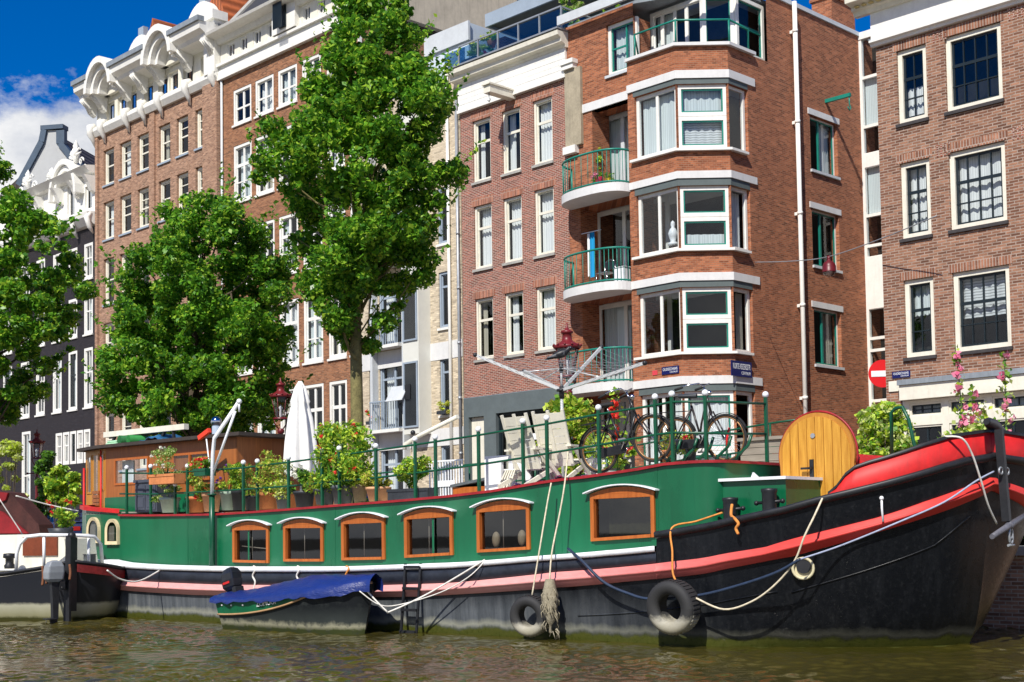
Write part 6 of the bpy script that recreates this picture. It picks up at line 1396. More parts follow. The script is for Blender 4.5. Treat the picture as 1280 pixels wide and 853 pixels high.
# white barred gate and the cream boom, further along the deck
q0, q1 = bhit(537, 622, 3.55), bhit(577, 574, 3.55); o = empty('barred_gate', 'white barred gate at the far edge of the houseboat roof', 'gate', BF.glob(q0.x, 3.55, q0.z-.1), BF.ang); L, H = q1.x-q0.x, q1.z-q0.z+.1; m = MB()
for i in range(13): m.box(L*i/12-.011, L*i/12+.011, 0, .022, 0, H)
m.box(-.02, L+.02, -.005, .03, H-.03, H); m.box(-.02, L+.02, -.005, .03, .1, .13); m.box(L*.25, L*.8, -.02, -.006, .3, .42); m.build('bars', M_TRIMW, o)
q0 = bhit(566, 616, 2.0); q1 = bhit(606, 603, 2.0); o = empty('hatch', 'low wooden deck hatch with sloping grey lid beside the white gate', 'hatch', BF.glob(q0.x, 2.0, q0.z-.05), BF.ang); L = q1.x-q0.x; m = MB(); m.box(0, L, 0, .7, 0, .14); m.build('body', M_VARN, o); m = MB(); m.ext([(-.03, .142), (L+.03, .142+.10), (L+.03, .19+.10), (-.03, .19)], -.04, .74, 'y'); m.build('lid', M_POTGREY, o)
b_, t_, e_, s_ = bhit(518, 610, 2.9), bhit(518, 545, 2.9), bhit(572, 521, 2.9), bhit(506, 556, 2.9); o = empty('boom', 'cream sloping boom on a pale post with black knob above the planters', 'boom', BF.glob(b_.x, 2.9, b_.z), BF.ang); V3 = lambda p: Vector((p.x-b_.x, 0, p.z-b_.z))
m = MB(); m.cyl((0,0,0), V3(t_), .035, 8); m.build('post', M_CREAM, o); m = MB(); m.tube([V3(s_)+Vector((0,0,-.1)), V3(s_), V3(t_)+Vector((.1,0,-.02)), V3(e_)], .045, 8); m.build('arm', M_CREAM, o); m = MB(); m.sphere(V3(t_)+Vector((0,-.04,.06)), .05, 10, 8); m.build('knob', M_BLACK, o)
a0, a1 = bhit(484, 602, 3.2), bhit(503, 540, 3.2); 
# ---------------------------------------------------------------- tyres, fenders, ropes, ladder, anchor
def rope(label, pts, r_, mat, name='rope', cat='rope', group=None):
    P = [Vector(p) for p in pts]; C = []
    for i in range(len(P)-1):
        p0, p1, p2, p3 = P[max(i-1, 0)], P[i], P[i+1], P[min(i+2, len(P)-1)]
        for k in range(6):
            t = k/6; C.append(.5*((2*p1) + (p2-p0)*t + (2*p0-5*p1+4*p2-p3)*t*t + (3*p1-p0-3*p2+p3)*t**3))
    C.append(P[-1]); org = C[0].copy(); m = MB(); m.tube([c-org for c in C], r_, 6); o = m.build(name, mat); o.location = org; return tag(o, label, cat, group)
def HP(px, py, t_): q = bhit(px, py, t_); return BF.glob(q.x, t_, q.z)
def tyre(px, py, rad, label, t_, tilt=0):
    q = bhit(px, py, t_); o = empty('tyre_fender', label, 'tyre', BF.glob(q.x, t_, q.z), BF.ang, 'tyres hung as fenders'); o.rotation_euler = (R(6), 0, BF.ang+tilt)
    prof = [(.55, .36), (.80, .42), (.97, .36), (1.0, .22), (1.0, -.22), (.97, -.36), (.80, -.42), (.55, -.36), (.50, -.2), (.62, 0), (.50, .2)]
    t = NT('old_tyre'); v = t.obj(); sp = t.n('ShaderNodeSeparateXYZ'); t.t.links.new(v, sp.inputs[0]); nz = t.noise(v, 6, 6, .7); h = t.math('ADD', t.math('DIVIDE', sp.outputs[2], rad), t.math('MULTIPLY', t.math('SUBTRACT', nz, .5), .7))
    t.pbr(t.ramp(t.math('MULTIPLY', t.math('ADD', h, 1.0), .5), [(.02, (.22,.20,.13)), (.26, (.36,.34,.27)), (.38, (.03,.03,.03)), (.8, (.022,.022,.023))]), .75, bump=nz, bstr=.3)
    m = MB(); m.grid([[(rad*a*math.cos(th), rad*b_, rad*a*math.sin(th)) for a, b_ in prof+prof[:1]] for th in [2*math.pi*i/36 for i in range(37)]]); m.build('tyre', t.m, o)
    m = MB()
    for i in range(40): th = 2*math.pi*i/40; M_ = Matrix.Rotation(-th, 4, 'Y') @ Matrix.Translation((rad*1.0, 0, 0)); m.boxm(M_, .02, rad*.42, rad*.07)
    m.build('tread', t.m, o); return o
tyre(842, 759, .365, 'large worn tyre with pale lower half hung at the bow quarter', -.42)
tyre(663, 770, .30, 'small worn tyre hung beside the frayed rope fender', -.38, .18)
a, c = bhit(687, 724, -.38), bhit(684, 791, -.38); o = empty('rope_fender', 'frayed pale rope fender hanging beside the small tyre', 'fender', BF.glob(a.x, -.38, a.z), BF.ang); H = a.z-c.z
t = NT('frayed_rope'); v = t.obj(); sp = t.n('ShaderNodeSeparateXYZ'); t.t.links.new(v, sp.inputs[0]); nz = t.noise(v, 18, 5, .7); t.pbr(t.mix(t.ramp(sp.outputs[2], [(0, (1,1,1)), (1, (1,1,1))]), (.1,.1,.1), t.mix(nz, (.10,.08,.05), (.50,.45,.32))), .95, bump=nz, bstr=.8, bdist=.03); M_FRAY = t.m
m = MB(); rows = []
for i in range(15):
    q = i/14; rr = .02+.10*math.sin(math.pi*min(1, q*1.1+.06))**.6
    rows.append([((rr+rp.uniform(-.016, .016))*math.cos(th), (rr+rp.uniform(-.016, .016))*math.sin(th), -H*q) for th in [2*math.pi*j/12 for j in range(12)]])
m.grid(rows, True, True); m.build('body', M_FRAY, o)
m = MB()
for i in range(60): th = rp.uniform(0, 6.28); z = -H*rp.uniform(.15, 1); m.tube([(.09*math.cos(th), .09*math.sin(th), z), (.135*math.cos(th), .135*math.sin(th), z-.05), (.13*math.cos(th+.2), .13*math.sin(th+.2), z-.12)], .008, 4)
m.build('frayed_ends', M_FRAY, o)
rope('pale rope from the guard rail down to the small tyre', [HP(689, 604, -.0), HP(684, 630, -.1), HP(674, 690, -.28), HP(665, 745, -.38)], .013, M_ROPE)
rope('pale rope from the guard rail to the frayed fender', [HP(710, 565, TR), HP(706, 604, -.02), HP(700, 640, -.12), HP(690, 690, -.3), HP(687, 726, -.38)], .013, M_ROPE)
rope('pale orange rope from the bollard over the bulwark to the large tyre', [HP(903, 641, .2), HP(870, 652, .1), HP(840, 660, -.14), HP(840.5, 690, -.3), HP(841, 716, -.36), HP(846, 728, -.42)], .015, M_ORROPE)
rope('cream rope looping from the bow deck down behind the large tyre', [HP(1029, 621, .1), HP(1018, 645, -.1), HP(1005, 672, -.2), HP(993, 702, -.2), HP(970, 730, -.22), HP(940, 752, -.26), HP(905, 762, -.3), HP(870, 748, -.4)], .014, M_ROPE)
k1 = [HP(710, 686, -.1), HP(728, 702, -.25), HP(755, 728, -.3), HP(785, 742, -.3), HP(814, 749, -.3), HP(870, 745, -.3), HP(920, 733, -.28), HP(970, 716, -.25), HP(1000, 699, -.22)]
rope('dark blue hose sagging along the hull past the large tyre', k1, .022, M_BLUEROPE, 'hose', 'hose')
def BP(px, py, off=.10): k, z = top_hit(px, py); return BF.glob(*side(k, z, off))
rope('thin pale blue rope rising along the bow to the anchor ring', [HP(1001, 699, -.22), BP(1060, 682), BP(1130, 652), BP(1180, 628), BP(1215, 602), BP(1236, 590)], .013, paint('pale_blue_rope', (.32,.36,.48), .8, .15, 14))
rope('white rope draped from the bow rail across the red band', [BP(1180, 546, -.05), BP(1194, 549, .08), BP(1207, 568, .1), BP(1219, 600, .12), BP(1232, 632, .12), BP(1247, 655, .1)], .014, M_ROPEW)
rope('knotted orange rope end hanging over the bulwark below the bollard', [HP(915, 631, .1), HP(914, 644, .0), HP(919, 649, -.18), HP(923, 655, -.2), HP(920, 661, -.2), HP(923, 668, -.2)], .022, M_ORROPE)
rope('white rope tied at the stern between the two hulls', [HP(206, 708, -.15), HP(195, 716, -.3), HP(172, 727, -.9), HP(150, 724, -1.3), HP(134, 713, -1.6)], .016, M_ROPEW)
for px, lab in ((317, 'knotted white rope end hanging from the gunwale near the outboard'), (372, 'white rope loop on the gunwale above the blue tarpaulin'), (433, 'brown shackle rope on the gunwale above the tarpaulin bow')):
    rope(lab, [HP(px, 708, -.1), HP(px+3, 711, -.2), HP(px-1, 720, -.2), HP(px+2, 728, -.2), HP(px-1, 740, -.2)], .018, M_ROPEW if px < 400 else M_ORROPE)
# boarding ladder
a, c = bhit(507, 707, -.16), bhit(526, 707, -.16); zl = bhit(516, 792, -.3).z; o = empty('boarding_ladder', 'black iron ladder hanging down the hull side between two windows', 'ladder', BF.glob(a.x, -.16, 0), BF.ang); L = c.x-a.x
for x in (0, L): m = MB(); m.bar((x, 0, a.z+.03), (x, -.12, zl), .04, .03, (0,1,0)); m.build('rail', M_BLACK, o)
for i in range(4): m = MB(); z = lerp(a.z, zl, .02+.32*i); y = lerp(0, -.12, .02+.32*i); m.box(0, L, y-.05, y+.03, z-.02, z+.02); m.build('rung', M_BLACK, o)
# anchor hung over the bow
kst = NI-1.001; sh0 = Vector(side(kst, 0, 0)); x_s = TPC[-1].x; o = empty('anchor', 'black iron anchor hung over the bow with its stock across the red band', 'anchor', BF.glob(x_s, 1.85, 0), BF.ang); 
zt_, zbm = BF.hx(1242, 538, x_s).z, BF.hx(1252, 652, x_s).z; zst_ = BF.hx(1252, 657, x_s).z
m = MB(); m.bar((.10, -.02, zt_), (.16, -.02, zbm), .10, .08, (0,1,0)); m.build('shank', M_BLACK, o)
m = MB(); m.tube([(.19, -.62, zst_-.14), (.19, 0, zst_), (.19, .62, zst_+.14)], [.035, .045, .035], 10); m.sphere((.19, 0, zst_), .06, 10, 8); m.build('stock', paint('grey_iron', (.12,.12,.14), .45, .2, 5), o)
m = MB(); m.tube([(.2+.0*math.cos(th), .06*math.cos(th), zst_-.14+.10*math.sin(th)) for th in [2*math.pi*i/16 for i in range(16)]], .018, 6, closed=True); m.cyl((.2, -.1, zst_-.26), (.2, .1, zst_-.26), .018, 8); m.tube([(.2, .05*math.cos(th), zst_-.22+.06*math.sin(th)) for th in [math.pi*i/8 for i in range(9)]], .016, 6); m.build('shackle', M_ZINC, o)
m = MB(); zc = zt_-.03; arc = [(.10-.55*math.sin(th)*.5, 1.0*th-.45, zc+.12*math.cos((th-.3)*1.4)) for th in [i/12*1.6 for i in range(13)]]
m.tube(arc, [.04+.05*math.sin(math.pi*i/12) for i in range(13)], 8); m.ext([(.9, zc-.12), (1.25, zc-.32), (1.05, zc+.05)], -.25, -.15, 'x'); m.build('arm', M_BLACK, o)
m = MB(); zz = BF.hx(1246, 590, x_s).z
for sy in (-1, 1): m.tube([(.14, sy*.11+.06*math.cos(th), zz+.045*math.sin(th)) for th in [2*math.pi*i/14 for i in range(14)]], .014, 6, closed=True)
m.build('ring', M_ZINC, o)
# fore-deck hoop rail and planting
q = bhit(1116, 565, 2.6); o = empty('hoop_rail', 'green bent hoop rail standing on the bow in front of the bush', 'handrail', BF.glob(0, 2.6, 0), BF.ang)
def hp(px, py, y): p = BF.hy(px, py, y); return Vector((p.x, y-2.6, p.z))
for y in (2.6, 3.0): m = MB(); m.tube([hp(1115, 580, y), hp(1114, 516, y), hp(1119, 511, y), hp(1128, 509, y), hp(1136, 525, y), hp(1144, 562, y), hp(1144, 580, y)], .028, 8); m.build('hoop', M_GREEND, o)
# ================================================================ small boat with blue tarpaulin, black boat at the stern
t_sb = -.85
sA, sB = bhit(277, 765, t_sb-.3), bhit(461, 755, t_sb-.1); L = sB.x-sA.x
SB = empty('dinghy', 'small dark metal dinghy with green sides under a blue tarpaulin alongside the houseboat', 'dinghy', BF.glob(sA.x, t_sb, 0), BF.ang); bw = 1.0
def zg(q): return .50+.33*q**1.8
def sec(q, e):                                        # half-breadth at height fraction e
    full = min(1, (1-q)/.30)**.55 if q > .7 else .86+.14*min(1, q/.25)
    return bw/2*full*(.60+.40*e**.7)
SQ = [0, .04, .1, .2, .3, .4, .5, .6, .68, .76, .83, .89, .94, .975, 1.0]
def rake(q, e): return L*q*(1-.07*(1-e)*max(0, (q-.55)/.45)) + .06*(1-e)*(q < .05)
def srow(e0, e1, n, off=0.0):
    rows = []
    for q in SQ:
        r_ = []
        for sy in (-1, 1):
            es = [lerp(e0, e1, j/n) for j in range(n+1)]; es = es if sy < 0 else es[::-1]
            for e in es: r_.append((rake(q, e), sy*(sec(q, e)+off), -.12+(zg(q)+.12)*e))
        rows.append(r_)
    return rows
t = NT('dinghy_metal'); v = t.obj(); sp = t.n('ShaderNodeSeparateXYZ'); t.t.links.new(v, sp.inputs[0]); nz = t.noise(v, 5, 7, .7); h = t.math('ADD', sp.outputs[2], t.math('MULTIPLY', t.math('SUBTRACT', nz, .5), .18))
t.pbr(t.mix(t.ramp(nz, [(.5, (0,0,0)), (.72, (1,1,1))]), t.ramp(h, [(.06, (.04,.05,.015)), (.12, (.30,.29,.20)), (.20, (.035,.042,.04)), (.45, (.008,.010,.012))]), (.028,.033,.032)), .5, 0, .2, bump=nz, bstr=.2); M_DING = t.m
m = MB(); rows = srow(0, 1, 6)
m.grid([r_[:7] for r_ in rows]); m.grid([r_[7:] for r_ in rows]); m.add(rows[0], [tuple(range(14))]); m.build('hull', M_DING, SB)
def sstrip(q, e, off): return (rake(q, e), -(sec(q, e)+off), -.12+(zg(q)+.12)*e)
SQS = [i/24*.72 for i in range(25)]
m = MB(); m.grid([[sstrip(q, lerp(.60+.33*(q/.72)**2, 1.0, j/2), .012) for j in range(3)] for q in SQS]); m.build('green_strake', M_GREEN, SB)
m = MB(); m.tube([sstrip(q, .60+.33*(q/.72)**2, .02) for q in SQS], .018, 6); m.tube([sstrip(q, 1.0, .015) for q in [i/20 for i in range(21)]], .02, 6); m.build('rubbing_strip', paint('tan_wood', (.40,.24,.12), .6), SB)
m = MB()
for q in (.06, .14, .24): P = Vector(sstrip(q, .86, .02)); m.sphere(P, .018, 6, 5)
m.build('cleats', M_TRIMW, SB)
# the painted name on the green strake
def text(name, s, size, mat, parent, M, ext=.002, align='LEFT', fit=None):
    c = bpy.data.curves.new(name, 'FONT'); c.body = s; c.size = size; c.extrude = ext; c.align_x = align
    o = bpy.data.objects.new(name, c); COL.objects.link(o); me = bpy.data.meshes.new_from_object(o); bpy.data.objects.remove(o)
    o = bpy.data.objects.new(name, me); COL.objects.link(o); me.materials.append(mat); o.parent = parent
    if fit:
        cc = np.array([v_.co for v_ in me.vertices]); M = M @ Matrix.Diagonal((fit[0]/cc[:, 0].max(), fit[1]/cc[:, 1].max(), 1, 1))
    o.matrix_local = M; return o
q = .36; P0, P1 = Vector(sstrip(.345, .80, .03)), Vector(sstrip(.50, .84, .03)); X_ = (P1-P0).normalized(); Y_ = Vector((0, -.12, 1)).normalized(); Z_ = X_.cross(Y_).normalized(); Y_ = Z_.cross(X_)
text('name_lettering', 'ZOMOOI', .125, M_TRIMW, SB, Matrix.Translation(P0) @ Matrix((X_, Y_, Z_)).transposed().to_4x4(), .004)
# tarpaulin
t = NT('blue_tarpaulin'); v = t.obj(); nz = t.noise(t.scalev(v, (1.2, 5, 5)), 2.2, 6, .65); nz2 = t.noise(v, 9, 4)
t.pbr(t.mix(nz2, (.008,.020,.12), (.014,.034,.19)), .3, 0, .5, bump=t.math('ADD', nz, t.math('MULTIPLY', nz2, .08)), bstr=.55, bdist=.05); M_TARP = t.m
m = MB(); rows = []; NV = 22
for i in range(41):
    q = -.03+1.05*i/40; qq = max(0, min(1, q)); hw = sec(min(qq, .985), 1)+.035; ridge = .10+.08*math.sin(math.pi*min(1, qq*1.05))+.10*(1-abs(qq-.62)/.4 if abs(qq-.62) < .4 else 0); row = []
    for j in range(NV+1):
        u = 2*j/NV-1; a = abs(u); drop = .07+.018*math.sin(i*.45)+.015*math.sin(i*1.3)+.11*qq**2
        if a < .82: y = hw*u/.82; z = zg(qq)+.03+ridge*(1-(a/.82)**2)
        else: y = math.copysign(hw+.02, u); z = zg(qq)+.03-drop*(a-.82)/.18
        w_ = .007*math.sin(i*1.9+j*.7)+.006*math.sin(j*2.1+i*.5)
        row.append((L*q, y+w_*.6, z+w_))
    rows.append(row)
m.grid(rows); ta_ = m.build('tarpaulin', M_TARP, None, fix=False); ta_.location = SB.location; ta_.rotation_euler = SB.rotation_euler; tag(ta_, 'creased blue tarpaulin tied over the small dark dinghy', 'tarpaulin')
def outboard(label, loc, rz, cowl, leg, sc_=1.0, group=None):
    o = empty('outboard_motor', label, 'outboard motor', loc, rz, group); o.scale = (sc_,)*3
    m = MB(); rows = []
    for z, sx, sy in ((.0, .09, .07), (.05, .14, .10), (.16, .15, .11), (.26, .14, .105), (.33, .10, .08), (.36, .03, .03)):
        rows.append([(-.02+.06*z+sx*math.copysign(abs(math.cos(th))**.25, math.cos(th)), sy*math.copysign(abs(math.sin(th))**.25, math.sin(th)), z) for th in [2*math.pi*k/20 for k in range(20)]])
    m.grid(rows, False, True); m.build('cowling', cowl, o, bevel=.012)
    m = MB(); m.box(-.16, .02, -.075, -.068, .24, .31) if False else None
    m = MB(); m.ext([(-.07, 0), (.07, 0), (.06, -.25), (.05, -.62), (-.04, -.62), (-.05, -.25)], -.045, .045, 'y'); m.box(-.16, .02, -.09, .09, -.62, -.60); m.ext([(-.08, -.62), (.05, -.62), (.03, -.86), (-.02, -.88)], -.02, .02, 'y'); m.build('leg', leg, o)
    m = MB(); m.box(.06, .15, -.08, .08, -.14, .03); m.cyl((.10, -.1, -.1), (.10, .1, -.1), .02, 8); m.build('clamp', M_BLACK, o)
    m = MB(); m.tube([(-.14, 0, -.72), (-.02, 0, -.72), (.08, 0, -.72)], [.02, .05, .02], 10); pr = m.build('gear_case', leg, o)
    m = MB()
    for k in range(3):
        th = 2*math.pi*k/3; c, s_ = math.cos(th), math.sin(th); m.quad((-.15, .02*c, -.72+.02*s_), (-.18, .11*c-.03*s_, -.72+.11*s_+.03*c), (-.16, .12*c+.04*s_, -.72+.12*s_-.04*c), (-.13, .03*c, -.72+.03*s_))
    m.build('propeller', M_ZINC, pr, fix=False); return o
oq = BF.glob(sA.x+.02, t_sb-.05, .66)
ob = outboard('black outboard motor with grey label tilted on the dinghy stern', oq, BF.ang, paint('glossy_black', (.012,.014,.02), .25, .1, 4), M_BLACK, 1.12, 'outboard motors'); ob.rotation_euler = (0, R(-14), BF.ang)
m = MB(); m.box(-.06, .05, -.04, .04, .352, .358); m.build('label_plate', M_ZINC, ob)
m = MB(); m.box(-.10, .06, -.118, -.108, .10, .135); m.build('red_stripe', M_RED, ob)
bowp = SB.location + BF.u*(L*.97)
rope('white mooring rope of the dinghy running up to the gunwale', [BF.glob(sA.x+L*.98, t_sb-.1, .72), HP(482, 763, -.8), HP(489, 764, -.7), HP(530, 745, -.45), HP(570, 722, -.3), HP(606, 700, -.16)], .014, M_ROPEW)
rope('second slack white line from the dinghy bow to the gunwale', [BF.glob(sA.x+L*.97, t_sb-.2, .70), HP(474, 756, -.85), HP(500, 756, -.6), HP(550, 741, -.4), HP(585, 722, -.3), HP(606, 702, -.16)], .010, M_ROPEW)
m = MB(); P0 = BF.glob(sA.x+L*.97, t_sb-.15, .68); P1 = HP(486, 764, -.75); 
# ---------------------------------------------------------------- black boat at the stern
YL = 26.2
def LA(px, py, Y=YL): return at(px, py, Y)
st0 = LA(90, 775); LBF = Frame(st0.x, st0.y, .90, -.436, 0)    # x towards its stern post (right), y away
LB = empty('canal_boat', 'black steel canal boat with white cabin trunk and tubular stern rail at the picture edge', 'boat', LBF.o, LBF.ang)
ltop = lambda x: interp(x, [(-6, .88), (-3, .88), (-1.5, .93), (-.6, 1.05), (0, 1.16)])
# plan: near side runs along y=-..., closes round the stern post at x=0, far side recedes right
prof = [(-7, -.55), (-3, -.5), (-1.6, -.38), (-.7, -.18), (0, 0), (.25, .28), (.38, .65), (.34, 1.05), (.05, 1.5), (-1, 1.8), (-7, 1.9)]
PC = resample(prof, 5)
t = NT('old_hull_paint'); v = t.obj(); sp = t.n('ShaderNodeSeparateXYZ'); t.t.links.new(v, sp.inputs[0]); nz = t.noise(v, 3.5, 7, .7); h = t.math('ADD', sp.outputs[2], t.math('MULTIPLY', t.math('SUBTRACT', nz, .5), .12))
t.pbr(t.ramp(h, [(.05, (.05,.05,.012)), (.10, (.26,.25,.14)), (.30, (.42,.41,.30)), (.36, (.02,.022,.028)), (.8, (.014,.016,.022))]), .4, 0, .45, bump=nz, bstr=.15); M_OLDH = t.m
m = MB(); rows = []
for p in PC:
    tz = ltop(min(0, p.x)) if p.y < .1 else 1.16-.16*min(1, p.y); cx, cy = -3.0, 1.3
    row = []
    for j in range(9):
        e = j/8; k = .80+.20*e**.6; row.append((p.x if p.x < -4 else cx+(p.x-cx)*k, cy+(p.y-cy)*k, -.3+(tz+.3)*e))
    rows.append(row)
m.grid(rows); m.build('hull', M_OLDH, LB)
tzf = lambda p: ltop(min(0, p.x)) if p.y < .1 else 1.16-.16*min(1, p.y)
m = MB(); P = [(p.x, p.y, tzf(p)) for p in PC]; m.tube(P, .035, 6); m.build('gunwale', M_BLACK, LB)
m = MB(); m.add([(p.x, p.y, tzf(p)-.06) for p in PC], [tuple(range(len(PC)))]); m.build('deck', M_DECK, LB)
m = MB(); rows = [[(p.x+.012, p.y-.012, tzf(p)-.05), (p.x+.004, p.y-.008, tzf(p)-.20)] for p in PC if p.x > .02 and p.y < 1.2]; m.grid(rows); m.build('red_stripe', paint('dull_red', (.16,.012,.012), .5, .3, 4), LB)
def lb(px, py, y_): q = LBF.hy(px, py, y_); return q
c0, c1 = lb(-30, 668, .35), lb(104, 668, .35)
m = MB(); zc = lb(50, 668, .35).z; xe_ = lb(70, 690, .35).x; pl = [(-7, .9), (xe_+.1, .9), (xe_+.25, .95), (xe_+.3, 1.12), (xe_+.22, zc-.1), (xe_+.05, zc), (-7, zc)]; m.ext(pl, .35, 1.2, 'y'); ct = m.build('cabin_trunk', M_CREAM, LB)
h0, h1 = lb(29, 695, .33), lb(72, 671, .33); m = MB(); m.box(h0.x, h1.x, .315, .348, h0.z, h1.z); m.build('brown_hatch', paint('brown_hatch_paint', (.17,.04,.015), .45, .2, 3), ct)
m = MB(); m.box(-7, xe_+.35, .25, .35, .98, 1.0); m.build('trim', M_GREYW, ct)
def lv(px, py, y_): q = LBF.hy(px, py, y_); return Vector((q.x, y_, q.z))
rl2 = MB(); m = MB(); m.tube([lv(20.5, 712, -.25), lv(21, 692, -.25), lv(25, 680, -.25), lv(34, 671, -.22), lv(50, 669, -.2), lv(100, 669.5, .2), lv(118, 671, .5), lv(126, 680, .7), lv(128, 708, .8)], .036, 8)
for px, y_ in ((55, -.15), (111, .45)): m.cyl(lv(px, 708, y_), lv(px, 670, y_), .03, 8)
m.build('stern_rail', M_TRIMW, LB)
m = MB(); m.ext([(-.09, .2), (.06, .2), (.08, 1.62), (-.05, 1.66)], -.12, .06, 'y'); m.sphere((.02, -.03, 1.66), .08, 8, 6); m.build('rudder_post', M_BLACK, LB); m = MB(); m.ext([(-.05, -.4), (.10, -.4), (.10, .9), (-.04, 1.0)], -.18, -.125, 'y'); m.build('rudder', M_BLACK, LB)
q = lb(12, 711, .0); m = MB(); m.lathe([(.10, 0), (.11, .06), (.08, .1), (.08, .2), (.13, .22), (.12, .3), (.001, .31)], 14, (q.x, 0, q.z)); m.build('vent', M_BLACK, LB)
q = lb(117, 712, .6); m = MB(); m.lathe([(.12, 0), (.12, .22), (.14, .24), (.001, .24)], 14, (q.x-.1, .6, 1.05)); m.build('bucket', M_POTGREY, LB)
oq = at(68, 740, YL-.35); ob2 = outboard('silver grey outboard motor hung beside the rudder of the black boat', (oq.x, oq.y, .78), LBF.ang+R(70), paint('silver_cowl', (.24,.26,.28), .3, .06, 4), M_BLACK, 1.15, 'outboard motors')
for px, yt, yb in ((53, 708, 732), (58, 709, 730), (87, 706, 725)): rope('rusty chain hanging on the stern of the black boat', [LA(px, yt, YL-.2), LA(px+1, (yt+yb)/2, YL-.25), LA(px, yb, YL-.3)], .025, paint('rusty_chain', (.16,.06,.025), .8, .3, 20), 'chain', 'chain', 'rusty chains on the black boat')
# big dark red canvas hood on its cabin
hd = [LBF.hy(px, py, .9) for px, py in ((-25, 612), (10, 616), (46, 656), (48, 668), (-25, 668))]
o = empty('canvas_hood', 'dark red canvas hood with black side panel over the white cabin trunk', 'hood', LBF.o, LBF.ang)
m = MB(); m.ext([(p.x, max(p.z, zc+.01)) for p in hd], .95, 1.35, 'y'); m.build('hood_side', paint('brown_black_canvas', (.05,.015,.012), .85, .3, 4), o)
m = MB(); A = [LBF.hy(px, py, .93) for px, py in ((-25, 612), (11, 616.5), (8, 625), (-25, 640))]; m.ext([(p.x, p.z) for p in A], .90, .945, 'y'); A = [LBF.hy(px, py, .93) for px, py in ((-25, 632), (4, 640), (36, 667), (-25, 667))]; m.ext([(p.x, max(p.z, zc+.012)) for p in A], .90, .945, 'y'); m.build('red_panel', paint('red_canvas', (.20,.006,.010), .8, .15, 4), o)
rope('thin white guy line from the red hood to the stern rail', [at(-2, 622, YL-.6), at(28, 668, YL-.4)], .012, M_ROPEW); rope('white line from the red hood to the houseboat stern', [at(20, 620, YL+.5), at(60, 631, YL+1), at(98, 639, YL+1.2)], .014, M_ROPEW)
q = at(76, 668, YL+1.2); o = empty('potted_plant', 'dark tub with red flowers standing on the black boat beside the hood', 'potted plant', (q.x, q.y, 1.62)); m = MB(); m.lathe([(.001, 0), (.2, 0), (.26, .2), (.24, .2), (.001, .17)], 14); m.build('pot', M_POTBLK, o)
P = clumps([(rp.uniform(-.25, .25), rp.uniform(-.2, .2), rp.uniform(.25, .55)) for i in range(8)], [.12]*8, 4500); leaf_mesh('foliage', P, .07, [L_LIME, L_GRN], o); leaf_mesh('blossoms', clumps([(rp.uniform(-.22, .25), -.15, rp.uniform(.4, .78)) for i in range(6)], [.05]*6, 5000), .06, L_RED, o)
# ---------------------------------------------------------------- street lamps
M_MAROON = paint('lamp_maroon', (.12,.010,.015), .4, .15, 5); M_REDL = paint('lamp_red', (.15,.012,.016), .4, .15, 5)
def lamp(label, px, pt):
    q = QUAY.hy(px, 600, 1.0); x, y = QUAY.glob(q.x, 1.0, 0).xy; H = at(px, pt, y).z-G
    o = empty('street_lamp', label, 'street lamp', (x, y, G), .3, 'street lamps along the quay'); s_ = H/4.4
    m = MB(); m.lathe([(.16, 0), (.16, .25), (.12, .3), (.13, .5), (.11, .9), (.075, .95), (.07, 1.0), (.05, 2.6), (.048, 3.0)], 14); m.lathe([(.05, 2.55), (.075, 2.58), (.075, 2.66), (.05, 2.69)], 14); m.lathe([(.05, 2.98), (.09, 3.02), (.09, 3.08), (.06, 3.12)], 14); m.build('post', M_MAROON, o)
    m = MB(); m.tube([(-.32, 0, 2.82), (.32, 0, 2.82)], .022, 8); m.sphere((-.32, 0, 2.82), .04, 8, 6); m.sphere((.32, 0, 2.82), .04, 8, 6); m.tube([(-.05, 0, 3.1), (-.15, 0, 3.25), (-.17, 0, 3.38)], .018, 6); m.tube([(.05, 0, 3.1), (.15, 0, 3.25), (.17, 0, 3.38)], .018, 6); m.lathe([(.20, 3.36), (.20, 3.4), (.05, 3.42)], 6); m.build('bracket', M_MAROON, o)
    m = MB(); m.lathe([(.13, 3.40), (.225, 3.92)], 6, smooth=False); lg = m.build('lantern_glass', glass('lantern_glass', (.85,.85,.85), .06), o, fix=False)
    m = MB()
    for k in range(6): th = 2*math.pi*k/6; m.cyl((.132*math.cos(th), .132*math.sin(th), 3.40), (.227*math.cos(th), .227*math.sin(th), 3.92), .012, 5)
    m.build('lantern_bars', M_MAROON, o)
    m = MB(); m.lathe([(.25, 3.92), (.28, 3.95), (.27, 3.98), (.17, 4.04), (.10, 4.09), (.09, 4.22), (.12, 4.23), (.12, 4.27), (.05, 4.30), (.02, 4.36), (.015, 4.43), (.001, 4.44)], 18)
    for k in range(12): th = 2*math.pi*k/12; m.sphere((.275*math.cos(th), .275*math.sin(th), 3.99), .026, 6, 5)
    m.build('lantern_roof', M_REDL, o); m = MB(); m.lathe([(.03, 3.42), (.04, 3.5), (.03, 3.6), (.055, 3.66), (.001, 3.74)], 10); m.build('lamp', M_TRIMW, o)
    o.scale = (s_, s_, s_); return o
lamp('maroon crown street lamp behind the clothes airer', 712, 406); lamp('maroon crown street lamp beside the closed parasol', 351.5, 474); lamp('red topped crown street lamp before the black house', 46, 538)
